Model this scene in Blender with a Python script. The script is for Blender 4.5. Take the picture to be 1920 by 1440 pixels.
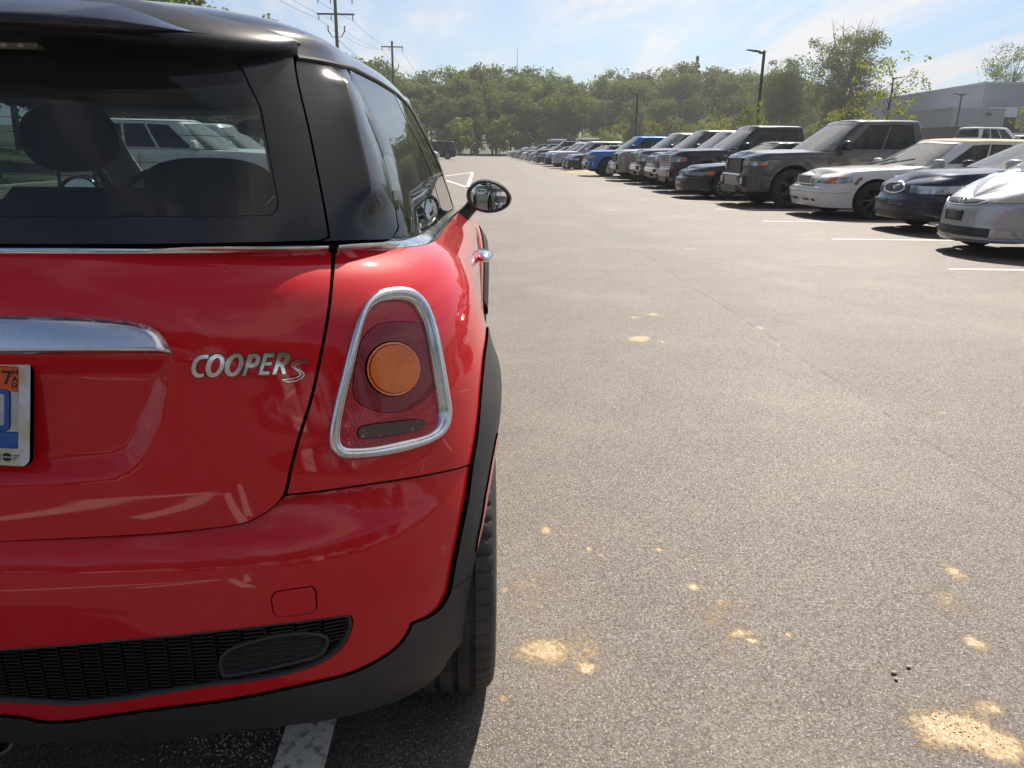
import bpy, math, random
import numpy as np
from mathutils import Vector, Matrix
from mathutils.geometry import delaunay_2d_cdt
for o in list(bpy.data.objects): bpy.data.objects.remove(o)
R=math.radians
scene=bpy.context.scene
# ---------------------------------------------------------------- camera, light, sky
cam=bpy.data.cameras.new('camera'); cam.lens=27.0; cam.sensor_width=36; cam.clip_start=.05; cam.clip_end=4000
camo=bpy.data.objects.new('camera',cam); scene.collection.objects.link(camo); scene.camera=camo
_M=Matrix.Rotation(R(-2.5),4,'Z')@Matrix.Rotation(R(90-17.0),4,'X')@Matrix.Rotation(R(.75),4,'Z')
camo.matrix_world=Matrix.Translation((0,0,1.15))@_M
cam.dof.use_dof=False
SUN_EL,SUN_AZ=48.5,25.            # azimuth to the right of +Y
sl=bpy.data.lights.new('sun','SUN'); sl.energy=4.2; sl.angle=R(.53); sl.color=(1,.91,.79)
so=bpy.data.objects.new('sun',sl); scene.collection.objects.link(so)
_s=Vector((math.sin(R(SUN_AZ))*math.cos(R(SUN_EL)),math.cos(R(SUN_AZ))*math.cos(R(SUN_EL)),math.sin(R(SUN_EL))))
so.rotation_euler=_s.to_track_quat('Z','Y').to_euler()
scene.view_settings.view_transform='Standard'; scene.view_settings.look='None'; scene.view_settings.gamma=1
scene.view_settings.exposure=1.0
w=bpy.data.worlds.new('World'); scene.world=w; w.use_nodes=True
nt=w.node_tree; nt.nodes.clear()
def N(nt,t,**k):
    n=nt.nodes.new(t)
    for a,b in k.items():
        if a in n.inputs.keys() if isinstance(a,str) else False: n.inputs[a].default_value=b
        else: setattr(n,a,b)
    return n
sky=N(nt,'ShaderNodeTexSky',sky_type='NISHITA',sun_disc=False,sun_elevation=R(SUN_EL),sun_rotation=R(SUN_AZ),air_density=1.0,dust_density=.1,ozone_density=5.0)
bg=N(nt,'ShaderNodeBackground'); bg.inputs[1].default_value=.05
out=N(nt,'ShaderNodeOutputWorld')
tc=N(nt,'ShaderNodeTexCoord'); sep=N(nt,'ShaderNodeSeparateXYZ'); nt.links.new(tc.outputs['Generated'],sep.inputs[0])
def MA(nt,op,a,b=None,c=None,clamp=False):
    n=nt.nodes.new('ShaderNodeMath'); n.operation=op; n.use_clamp=clamp
    for i,v in enumerate((a,b,c)):
        if v is None: continue
        if hasattr(v,'links') or hasattr(v,'is_linked'): nt.links.new(v,n.inputs[i])
        else: n.inputs[i].default_value=v
    return n.outputs[0]
zc=MA(nt,'ADD',sep.outputs[2],.09); zc=MA(nt,'MAXIMUM',zc,.02)
cx=MA(nt,'DIVIDE',sep.outputs[0],zc); cy=MA(nt,'DIVIDE',sep.outputs[1],zc)
cmb=N(nt,'ShaderNodeCombineXYZ'); nt.links.new(cx,cmb.inputs[0]); nt.links.new(cy,cmb.inputs[1])
def cloud(rot,sx,sy,scale,lo,hi,det=8,dist=.6,rough=.6,off=(0,0,0)):
    mp=N(nt,'ShaderNodeMapping'); mp.inputs['Rotation'].default_value=(0,0,R(rot)); mp.inputs['Scale'].default_value=(sx,sy,1); mp.inputs['Location'].default_value=off
    nt.links.new(cmb.outputs[0],mp.inputs[0])
    n=N(nt,'ShaderNodeTexNoise'); n.inputs['Scale'].default_value=scale; n.inputs['Detail'].default_value=det; n.inputs['Roughness'].default_value=rough; n.inputs['Distortion'].default_value=dist
    nt.links.new(mp.outputs[0],n.inputs['Vector'])
    r=N(nt,'ShaderNodeMapRange'); r.interpolation_type='SMOOTHSTEP'; r.inputs[1].default_value=lo; r.inputs[2].default_value=hi
    nt.links.new(n.outputs[0],r.inputs[0]); return r.outputs[0]
c1=cloud(35,1.0,.30,.9,.45,.64,off=(5.5,5.7,0),rough=.66); c2=cloud(-20,1,.22,1.7,.44,.70,dist=1.2,off=(9.3,3.2,0)); c3=cloud(12,.7,.5,.40,.33,.52,det=3,dist=.2,off=(2.5,8.0,0))
cl=MA(nt,'MULTIPLY',MA(nt,'ADD',c1,MA(nt,'MULTIPLY',c2,.55)),MA(nt,'ADD',MA(nt,'MULTIPLY',c3,.9),.18),clamp=True)
hz=MA(nt,'SUBTRACT',1,MA(nt,'MULTIPLY',sep.outputs[2],5.0),clamp=True)   # thin milky air near the horizon
cl=MA(nt,'MULTIPLY',cl,.90)
hx=N(nt,'ShaderNodeMix',data_type='RGBA'); nt.links.new(MA(nt,'MULTIPLY',hz,.75),hx.inputs[0]); nt.links.new(sky.outputs[0],hx.inputs[6]); hx.inputs[7].default_value=(4.0,5.7,7.4,1)
mx=N(nt,'ShaderNodeMix',data_type='RGBA'); nt.links.new(cl,mx.inputs[0]); nt.links.new(hx.outputs[2],mx.inputs[6]); mx.inputs[7].default_value=(7.9,7.7,7.7,1)
nt.links.new(mx.outputs[2],bg.inputs[0]); nt.links.new(bg.outputs[0],out.inputs[0])
# ---------------------------------------------------------------- helpers
def tag(o,label=None,cat=None,group=None,kind=None):
    if label:o['label']=label
    if cat:o['category']=cat
    if group:o['group']=group
    if kind:o['kind']=kind
    return o
def empty(name,loc=(0,0,0),rz=0,label=None,cat=None,group=None,parent=None):
    o=bpy.data.objects.new(name,None); scene.collection.objects.link(o); o.location=loc; o.rotation_euler=(0,0,rz); o.empty_display_size=.2
    if parent:o.parent=parent
    return tag(o,label,cat,group)
def mesh(name,V,F,mat=None,parent=None,smooth=True,normals=None,mats=None,fm=None):
    me=bpy.data.meshes.new(name); me.from_pydata([tuple(map(float,v)) for v in V],[],[tuple(int(i) for i in f) for f in F])
    for m in (mats or ([mat] if mat else [])): me.materials.append(m)
    if fm is not None: me.polygons.foreach_set('material_index',np.array(fm,dtype=np.int32))
    me.polygons.foreach_set('use_smooth',[bool(smooth)]*len(me.polygons)); me.update()
    if normals is not None: me.normals_split_custom_set_from_vertices([tuple(map(float,n)) for n in normals])
    o=bpy.data.objects.new(name,me); scene.collection.objects.link(o)
    if parent:o.parent=parent
    return o
def copy_tree(o,parent=None,loc=None,rz=None):
    c=o.copy(); scene.collection.objects.link(c)
    if parent is not None:c.parent=parent
    if loc is not None:c.location=loc
    if rz is not None:c.rotation_euler=(0,0,rz)
    for ch in list(o.children): copy_tree(ch,c)
    return c
class MB:                      # collects shapes into one mesh
    def __init__(s): s.V=[];s.F=[];s.M=[];s.m=0
    def add(s,V,F):
        b=len(s.V); s.V+=[tuple(v) for v in V]; s.F+=[tuple(i+b for i in f) for f in F]; s.M+=[s.m]*len(F)
    def box(s,x0,x1,y0,y1,z0,z1,bev=0):
        if bev<=0:
            s.add([(x,y,z) for z in(z0,z1) for y in(y0,y1) for x in(x0,x1)],[(0,2,3,1),(4,5,7,6),(0,1,5,4),(2,6,7,3),(0,4,6,2),(1,3,7,5)]);return
        b=min(bev,(x1-x0)/2.01,(y1-y0)/2.01,(z1-z0)/2.01); c=Vector(((x0+x1)/2,(y0+y1)/2,(z0+z1)/2)); h=Vector(((x1-x0)/2,(y1-y0)/2,(z1-z0)/2))
        V=[];idx={}
        for sx in(-1,1):
            for sy in(-1,1):
                for sz in(-1,1):
                    for ax in range(3):
                        p=[sx*(h.x-b),sy*(h.y-b),sz*(h.z-b)]; p[ax]=(sx,sy,sz)[ax]*h[ax]; idx[(sx,sy,sz,ax)]=len(V); V.append((c.x+p[0],c.y+p[1],c.z+p[2]))
        F=[]
        for ax in range(3):
            u,v=[i for i in range(3) if i!=ax]
            for sg in(-1,1):
                q=[]
                for a,bb in((-1,-1),(1,-1),(1,1),(-1,1)):
                    k=[0,0,0];k[ax]=sg;k[u]=a;k[v]=bb;q.append(idx[(*k,ax)])
                F.append(q)
            for a in(-1,1):
                for bb in(-1,1):
                    k1=[0,0,0];k1[u]=a;k1[v]=bb;k2=list(k1);k1[ax]=-1;k2[ax]=1
                    F.append([idx[(*k1,u)],idx[(*k2,u)],idx[(*k2,v)],idx[(*k1,v)]])
        for sx in(-1,1):
            for sy in(-1,1):
                for sz in(-1,1): F.append([idx[(sx,sy,sz,0)],idx[(sx,sy,sz,1)],idx[(sx,sy,sz,2)]])
        s.add(V,F)
    def tube(s,P,r,n=8,caps=True,flat=1.):
        P=[Vector(p) for p in P]; rr=r if hasattr(r,'__len__') else [r]*len(P); V=[];F=[]; prev=None
        for i,p in enumerate(P):
            t=(P[min(i+1,len(P)-1)]-P[max(i-1,0)]).normalized()
            if prev is None: a=t.cross(Vector((0,0,1))); a=a if a.length>.05 else t.cross(Vector((1,0,0)))
            else: a=prev-t*prev.dot(t)
            a.normalize(); prev=a; b=t.cross(a)
            for k in range(n):
                u=2*math.pi*k/n; V.append(p+(a*math.cos(u)+b*math.sin(u)*flat)*rr[i])
        for i in range(len(P)-1):
            for k in range(n): F.append((i*n+k,i*n+(k+1)%n,(i+1)*n+(k+1)%n,(i+1)*n+k))
        if caps: F+= [tuple(range(n))[::-1],tuple(range((len(P)-1)*n,len(P)*n))]
        s.add(V,F)
    def lathe(s,prof,n=32,axis='x',c=(0,0,0),close=False,rad=None):
        """prof: (axial, radius)"""
        V=[];F=[];m=len(prof)
        for k in range(n):
            u=2*math.pi*k/n
            for j,(a,r) in enumerate(prof):
                if rad: r=rad(k,j,r)
                p=(a,r*math.cos(u),r*math.sin(u)) if axis=='x' else (r*math.cos(u),r*math.sin(u),a) if axis=='z' else (r*math.cos(u),a,r*math.sin(u))
                V.append((p[0]+c[0],p[1]+c[1],p[2]+c[2]))
        for k in range(n):
            for j in range(m-1 if not close else m):
                j2=(j+1)%m; F.append((k*m+j,k*m+j2,((k+1)%n)*m+j2,((k+1)%n)*m+j))
        s.add(V,F)
    def sphere(s,c,rx,ry,rz,n=20,m=12,e=1.0):
        V=[];F=[]
        f=lambda v:math.copysign(abs(v)**e,v)
        for j in range(m+1):
            a=math.pi*j/m
            for k in range(n):
                u=2*math.pi*k/n; V.append((c[0]+rx*f(math.sin(a))*f(math.cos(u)),c[1]+ry*f(math.sin(a))*f(math.sin(u)),c[2]+rz*f(math.cos(a))))
        for j in range(m):
            for k in range(n): F.append((j*n+k,(j+1)*n+k,(j+1)*n+(k+1)%n,j*n+(k+1)%n))
        s.add(V,F)
    def build(s,name,mat=None,parent=None,smooth=True,mats=None,sharp=None,split=False):
        if split:
            par=list(range(len(s.V)))
            def fd(i):
                while par[i]!=i: par[i]=par[par[i]]; i=par[i]
                return i
            for f in s.F:
                for k in f[1:]: par[fd(k)]=fd(f[0])
            gr={}
            for f in s.F: gr.setdefault(fd(f[0]),[]).append(f)
            res=[]
            for g in gr.values():
                ids=sorted({k for f in g for k in f}); mp={k:i for i,k in enumerate(ids)}; b=MB(); b.add([s.V[k] for k in ids],[tuple(mp[k] for k in f) for f in g]); res.append(b.build(name,mat,parent,smooth,None,sharp))
            return res
        o=mesh(name,s.V,s.F,mat,parent,smooth,mats=mats,fm=s.M if mats else None)
        if smooth and sharp is not False:
            a=R(sharp or 35)
            import bmesh
            bm=bmesh.new(); bm.from_mesh(o.data)
            bmesh.ops.recalc_face_normals(bm,faces=bm.faces)
            for e in bm.edges: e.smooth=not(len(e.link_faces)==2 and e.calc_face_angle(0)>a)
            bm.to_mesh(o.data); bm.free()
        return o
# ---------------------------------------------------------------- materials
MT={}
def mat(name,col=(.5,.5,.5),rough=.5,metal=0,coat=0,spec=.5,noise=None,bump=None,emit=None,alpha=None,crough=.03):
    if name in MT:return MT[name]
    m=bpy.data.materials.new(name); m.use_nodes=True; t=m.node_tree; b=t.nodes['Principled BSDF']
    b.inputs['Base Color'].default_value=(*col,1); b.inputs['Roughness'].default_value=rough; b.inputs['Metallic'].default_value=metal
    b.inputs['Coat Weight'].default_value=coat; b.inputs['Coat Roughness'].default_value=crough; b.inputs['Specular IOR Level'].default_value=spec
    tc=t.nodes.new('ShaderNodeTexCoord')
    if noise:   # (scale, second colour, lo, hi[, roughness 2])
        n=t.nodes.new('ShaderNodeTexNoise'); n.inputs['Scale'].default_value=noise[0]; n.inputs['Detail'].default_value=6; t.links.new(tc.outputs['Object'],n.inputs['Vector'])
        r=t.nodes.new('ShaderNodeMapRange'); r.inputs[1].default_value=noise[2]; r.inputs[2].default_value=noise[3]; t.links.new(n.outputs[0],r.inputs[0])
        x=t.nodes.new('ShaderNodeMix'); x.data_type='RGBA'; x.inputs[6].default_value=(*col,1); x.inputs[7].default_value=(*noise[1],1); t.links.new(r.outputs[0],x.inputs[0]); t.links.new(x.outputs[2],b.inputs['Base Color'])
        if len(noise)>4:
            q=t.nodes.new('ShaderNodeMapRange'); q.inputs[3].default_value=rough; q.inputs[4].default_value=noise[4]; t.links.new(r.outputs[0],q.inputs[0]); t.links.new(q.outputs[0],b.inputs['Roughness'])
    if bump:    # (scale, strength, distance)
        n=t.nodes.new('ShaderNodeTexNoise'); n.inputs['Scale'].default_value=bump[0]; n.inputs['Detail'].default_value=4; t.links.new(tc.outputs['Object'],n.inputs['Vector'])
        u=t.nodes.new('ShaderNodeBump'); u.inputs['Strength'].default_value=bump[1]; u.inputs['Distance'].default_value=bump[2]; t.links.new(n.outputs[0],u.inputs['Height']); t.links.new(u.outputs[0],b.inputs['Normal'])
    if emit: b.inputs['Emission Color'].default_value=(*emit[0],1); b.inputs['Emission Strength'].default_value=emit[1]
    MT[name]=m; return m
def glassmat(name,tint,ior=1.5,rough=0.,dirt_glare=.0):
    if name in MT:return MT[name]
    m=bpy.data.materials.new(name); m.use_nodes=True; t=m.node_tree; t.nodes.clear()
    o=t.nodes.new('ShaderNodeOutputMaterial'); tr=t.nodes.new('ShaderNodeBsdfTransparent'); tr.inputs[0].default_value=(*tint,1)
    g=t.nodes.new('ShaderNodeBsdfGlossy'); g.inputs['Roughness'].default_value=rough; f=t.nodes.new('ShaderNodeFresnel'); gb=t.nodes.new('ShaderNodeNewGeometry'); t.links.new(MA(t,'ADD',ior,MA(t,'MULTIPLY',gb.outputs['Backfacing'],1/ior-ior)),f.inputs[0])
    x=t.nodes.new('ShaderNodeMixShader'); t.links.new(f.outputs[0],x.inputs[0]); t.links.new(tr.outputs[0],x.inputs[1]); t.links.new(g.outputs[0],x.inputs[2]); last=x
    if dirt_glare:
        d=t.nodes.new('ShaderNodeBsdfDiffuse'); d.inputs[0].default_value=(.55,.53,.5,1); n=t.nodes.new('ShaderNodeTexNoise'); n.inputs['Scale'].default_value=9; n.inputs['Detail'].default_value=8
        tc=t.nodes.new('ShaderNodeTexCoord'); t.links.new(tc.outputs['Object'],n.inputs['Vector'])
        r=t.nodes.new('ShaderNodeMapRange'); r.inputs[1].default_value=.3; r.inputs[2].default_value=.8; r.inputs[3].default_value=dirt_glare*.7; r.inputs[4].default_value=dirt_glare; t.links.new(n.outputs[0],r.inputs[0])
        y=t.nodes.new('ShaderNodeMixShader'); t.links.new(r.outputs[0],y.inputs[0]); t.links.new(x.outputs[0],y.inputs[1]); t.links.new(d.outputs[0],y.inputs[2]); last=y
    t.links.new(last.outputs[0],o.inputs[0]); MT[name]=m; return m
def paint(name,col,flake=0.,rough=.4,dust=.12):
    """car paint: base coat under clear coat with a light film of dust"""
    if name in MT:return MT[name]
    m=bpy.data.materials.new(name); m.use_nodes=True; t=m.node_tree; b=t.nodes['Principled BSDF']
    b.inputs['Metallic'].default_value=flake; b.inputs['Coat Weight'].default_value=1; b.inputs['Coat IOR'].default_value=1.45; b.inputs['Specular IOR Level'].default_value=.05
    b.inputs['Roughness'].default_value=rough
    tc=t.nodes.new('ShaderNodeTexCoord'); n=t.nodes.new('ShaderNodeTexNoise'); n.inputs['Scale'].default_value=5; n.inputs['Detail'].default_value=9; n.inputs['Roughness'].default_value=.7
    t.links.new(tc.outputs['Object'],n.inputs['Vector'])
    r=t.nodes.new('ShaderNodeMapRange'); r.inputs[1].default_value=.35; r.inputs[2].default_value=.75; r.inputs[3].default_value=0; r.inputs[4].default_value=dust; t.links.new(n.outputs[0],r.inputs[0])
    sp=t.nodes.new('ShaderNodeTexNoise'); sp.inputs['Scale'].default_value=260; sp.inputs['Detail'].default_value=2; t.links.new(tc.outputs['Object'],sp.inputs['Vector'])
    sr=t.nodes.new('ShaderNodeMapRange'); sr.inputs[1].default_value=.74; sr.inputs[2].default_value=.80; sr.inputs[4].default_value=.5; t.links.new(sp.outputs[0],sr.inputs[0])
    ad=MA(t,'ADD',r.outputs[0],sr.outputs[0],clamp=True)
    x=t.nodes.new('ShaderNodeMix'); x.data_type='RGBA'; x.inputs[6].default_value=(*col,1); x.inputs[7].default_value=(.50,.46,.42,1); t.links.new(ad,x.inputs[0]); t.links.new(x.outputs[2],b.inputs['Base Color'])
    q=t.nodes.new('ShaderNodeMapRange'); q.inputs[3].default_value=.01; q.inputs[4].default_value=.06; t.links.new(n.outputs[0],q.inputs[0]); t.links.new(q.outputs[0],b.inputs['Coat Roughness'])
    MT[name]=m; return m
# ---------------------------------------------------------------- numeric surfaces
def sm(a,b,x):
    t=np.clip((np.asarray(x,float)-a)/(b-a),0,1); return t*t*(3-2*t)
class Sp:                                   # monotone cubic through (x, y) pairs
    def __init__(s,pts):
        p=np.array(pts,float); s.x=p[:,0]; s.y=p[:,1]
        h=np.diff(s.x); d=np.diff(s.y)/h; m=np.zeros(len(s.x)); m[0]=d[0]; m[-1]=d[-1]
        for i in range(1,len(h)):
            m[i]=0 if d[i-1]*d[i]<=0 else 3*(h[i-1]+h[i])/((2*h[i]+h[i-1])/d[i-1]+(h[i]+2*h[i-1])/d[i])
        s.m=m
    def __call__(s,q):
        q=np.clip(np.asarray(q,float),s.x[0],s.x[-1]); i=np.clip(np.searchsorted(s.x,q)-1,0,len(s.x)-2)
        h=s.x[i+1]-s.x[i]; t=(q-s.x[i])/h
        return s.y[i]*(1+2*t)*(1-t)**2+s.m[i]*h*t*(1-t)**2+s.y[i+1]*t*t*(3-2*t)+s.m[i+1]*h*t*t*(t-1)
def plan(a,W,R,Fr,yr,yf,nr,nf):
    """half plan curve: a in 0..1 rear corner, 1..1+len side, then front corner; returns x, y"""
    Ls=yf-yr
    t=np.where(a<1,a,np.where(a<1+Ls,1,np.clip(2+Ls-a,0,1))); ph=t*np.pi/2
    c=np.cos(ph); sn=np.sin(ph); rear=a<1
    B=np.where(rear,yr-R,Fr-yf); n=np.where(rear,nr,nf)
    r=(np.maximum(sn/W,1e-6)**n+np.maximum(c/B,1e-6)**n)**(-1/n)
    x=np.where((a>=1)&(a<=1+Ls),W,r*sn)
    y=np.where(rear,yr-r*c,np.where(a<=1+Ls,yr+(a-1),yf+r*c))
    return x,y
class Lower:
    def __init__(s,**k): s.__dict__.update(k)
    def __call__(s,S,Z):
        S=np.asarray(S,float); Z=np.asarray(Z,float); a=np.abs(S)
        Ls=s.yf-s.yr; yy=np.where(a<1,s.yr*a,np.where(a<1+Ls,s.yr+a-1,s.yf+(a-1-Ls)*(s.L-s.yf)))
        d=np.maximum(s.E(yy)-Z,0)
        x,y=plan(a,s.W(Z)-s.sh(d),s.R(Z)+s.shr(d),s.F(Z)-s.shf(d),s.yr,s.yf,s.nr(Z) if callable(s.nr) else s.nr,s.nf)
        x=x*s.bar(y); P=np.stack([np.where(S<0,-x,x),y,Z+0*x],-1)
        return s.disp(P,S,Z) if s.disp else P
class Green:
    def __init__(s,**k): s.__dict__.update(k)
    def __call__(s,S,V):
        S=np.asarray(S,float); V=np.asarray(V,float); a=np.abs(S)
        def crv(c):
            # side parameter normalised: 1..2 side, 2..3 front
            aa=np.where(a<1,a,np.where(a<2,1+(a-1)*(c['yf']-c['yr']),a-2+1+(c['yf']-c['yr'])))
            x,y=plan(aa,c['W'],c['R'],c['F'],c['yr'],c['yf'],c['nr'],c['nf']); return x*(c['bar'](y) if 'bar' in c else 1),y
        xb,yb=crv(s.b); xt,yt=crv(s.t); zb=s.zb(yb); zt=s.zt(a)
        k=s.bul*4*V*(1-V)
        x=xb+(xt-xb)*V; y=yb+(yt-yb)*V; z=zb+(zt-zb)*V
        h=np.where(a<1,np.cos(a*np.pi/2),np.where(a>2,-np.sin((a-2)*np.pi/2),0))
        x=x+k*np.sqrt(np.maximum(0,1-h*h)); y=y-k*h
        P=np.stack([np.where(S<0,-x,x),y,z],-1)
        return s.disp(P,S,V) if getattr(s,'disp',None) else P
def normals(f,S,Z,e=2e-3):
    du=f(S+e,Z)-f(S-e,Z); dv=f(S,Z+e)-f(S,Z-e); n=np.cross(du,dv)
    return n/np.maximum(np.linalg.norm(n,axis=-1,keepdims=True),1e-12)
# ---------------------------------------------------------------- the hatchback's own surface (y forward from the tail, x right)
MO=np.array([-.80,1.02,0.])                  # where its tail stands in the world
belt=Sp([(0,1.008),(.2,1.003),(.4,.987),(.8,.969),(1.4,.946),(2.2,.907),(2.6,.885),(3.1,.84),(3.45,.78),(3.66,.70)])
AX=(.55,3.017); AZ=.305
def arch_r(P):
    return np.minimum(np.hypot(P[...,1]-AX[0],P[...,2]-AZ),np.hypot(P[...,1]-AX[1],P[...,2]-AZ))
hatch_shr=Sp([(0,.088),(.015,.068),(.035,.046),(.06,.028),(.09,.014),(.13,.005),(.18,.001),(.24,0),(.5,0)])
nr_z=Sp([(.15,3.4),(.3,4.0),(.5,4.0),(.72,3.4),(.9,2.9),(1.0,2.75)])
mini_kw=dict(L=3.70,yr=.6,yf=3.0,nr=nr_z,nf=2.6,E=belt,
    W=Sp([(.1,.765),(.2,.785),(.35,.797),(.5,.803),(.7,.806),(1.0,.802)]),
    sh=Sp([(0,.118),(.012,.090),(.03,.062),(.06,.036),(.1,.017),(.16,.005),(.25,0),(.9,0)]),
    shr=hatch_shr,shf=Sp([(0,.10),(.04,.05),(.1,.02),(.2,0),(.6,0)]),
    F=Sp([(.1,3.6),(.25,3.68),(.45,3.70),(.6,3.66),(.75,3.55),(1.0,3.40)]),
    bar=lambda y:1-.10*sm(3.3,3.7,y))
# recess for the number plate in the hatch: outline in (x, z)
def sdpoly(px,pz,poly):
    q=np.array(poly); d=np.full(np.shape(px),9.); ins=np.zeros(np.shape(px),bool)
    for i in range(len(q)):
        a=q[i-1];b=q[i]; e=b-a; w0=px-a[0]; w1=pz-a[1]
        t=np.clip((w0*e[0]+w1*e[1])/(e@e+1e-12),0,1); d=np.minimum(d,np.hypot(w0-e[0]*t,w1-e[1]*t))
        c=((a[1]>pz)!=(b[1]>pz)); 
        xx=a[0]+(pz-a[1])/np.where(abs(b[1]-a[1])<1e-9,1e-9,b[1]-a[1])*e[0]
        ins^=c&(px<xx)
    return np.where(ins,-d,d)
RECESS=[(0,0.868),(0.358,0.8589),(0.3572,0.8492),(0.3563,0.8395),(0.3542,0.8281),(0.3504,0.8138),(0.3451,0.7978),(0.3399,0.7825),(0.3354,0.7689),(0.3306,0.756),(0.325,0.7434),(0.3184,0.7305),(0.3109,0.7179),(0.3038,0.7074),(0.2988,0.7005),(0.294,0.6956),(0.287,0.6911),(0.2782,0.6865),(0.267,0.6822),(0.2515,0.6785),(0.2302,0.6761),(0.2046,0.6742),(0.1781,0.6726),(0.152,0.6715),(0.1253,0.6706),(0.0987,0.6698),(0,0.667)]
def bulge(P,S):
    # the flanks swell towards the wheel arches
    Q=P.copy(); r=arch_r(P); Q[...,0]+=np.sign(P[...,0])*.021*sm(.45,.95,np.abs(S))*sm(.56,.40,r); return Q
def body_disp(P,S,Z):
    d=sdpoly(np.abs(P[...,0]),P[...,2],RECESS)
    k=sm(.004,-.036,d)*.017*sm(.9,.5,np.abs(S))
    # the lower part of the hatch is drawn in towards the floor
    Q=P.copy(); Q[...,1]+=k
    return bulge(Q,S)
bodyR=Sp([(.1,.05),(.5,.036),(.58,.032),(.65,.036),(.72,.043),(.80,.048),(.9,.044),(1.0,.034),(1.1,.034)])
mini_body=Lower(R=bodyR,disp=body_disp,**mini_kw)
# bumper: its shoulder line falls from the quarter panel towards the middle
bumpR=Sp([(.1,.10),(.16,.06),(.22,.035),(.28,.015),(.34,.004),(.42,0),(.50,.002),(.54,.008),(.565,.018),(.59,.040),(.64,.062),(.9,.07)])
bumpR2=Sp([(.1,.10),(.16,.06),(.22,.035),(.28,.015),(.34,.006),(.42,.004),(.50,.010),(.55,.022),(.60,.033),(.66,.037),(.72,.040),(.9,.05)])
def bump_disp(P,S,Z): return P
class Bump:
    def __call__(s,S,Z):
        w=sm(.25,.85,np.abs(S))
        A=Lower(R=bumpR,disp=None,**mini_kw)(S,Z); B=Lower(R=bumpR2,disp=None,**mini_kw)(S,Z)
        return bulge(A*(1-w[...,None])+B*w[...,None],S)
mini_bump=Bump()
class Clad:                                  # black wheel-arch trim standing proud of the body
    def __call__(s,S,Z):
        P=mini_bump(S,Z); r=arch_r(P); side=sm(.45,.95,np.abs(S))
        o=.004+.015*side*sm(.455,.375,r)
        n=normals(mini_bump,S,Z); f=np.where((S<0),-1,1)[...,None]
        n=np.where((n*np.stack([np.sign(P[...,0]+1e-9),np.where(np.abs(S)<.6,-1,0)+0*P[...,0],0*P[...,0]],-1)).sum(-1,keepdims=True)<0,-n,n)
        return P+n*o[...,None]
mini_clad=Clad()
ridge_s=Sp([(0,.712),(.116,.717),(.3,.727),(.51,.743),(.886,.80),(1,.82)])
def cpil(P,S,V):
    # sharp ridge moulded into the rear pillar
    a=np.abs(S)-ridge_s(V)
    k=np.where(a<0,np.clip(1+a/.075,0,1)**2.2,np.clip(1-a/.10,0,1))*sm(.02,.30,V)*sm(.93,.82,V)
    Q=P.copy(); Q[...,0]+=np.sign(S)*k*.022; Q[...,1]-=k*.007
    return Q
mini_green=Green(b=dict(W=.688,R=.112,F=2.80,yr=.58,yf=2.35,nr=3.0,nf=2.6,bar=lambda y:1-.01*sm(1.2,.3,y)),
    t=dict(W=.560,R=.245,F=2.12,yr=.62,yf=1.80,nr=3.0,nf=3.0,bar=lambda y:1-.035*sm(1.2,.5,y)),
    zb=lambda y:belt(y)+.012,zt=Sp([(0,1.318),(.7,1.312),(1,1.310),(1.5,1.308),(2,1.292),(2.3,1.305),(3,1.325)]),bul=.014,disp=cpil)
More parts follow.
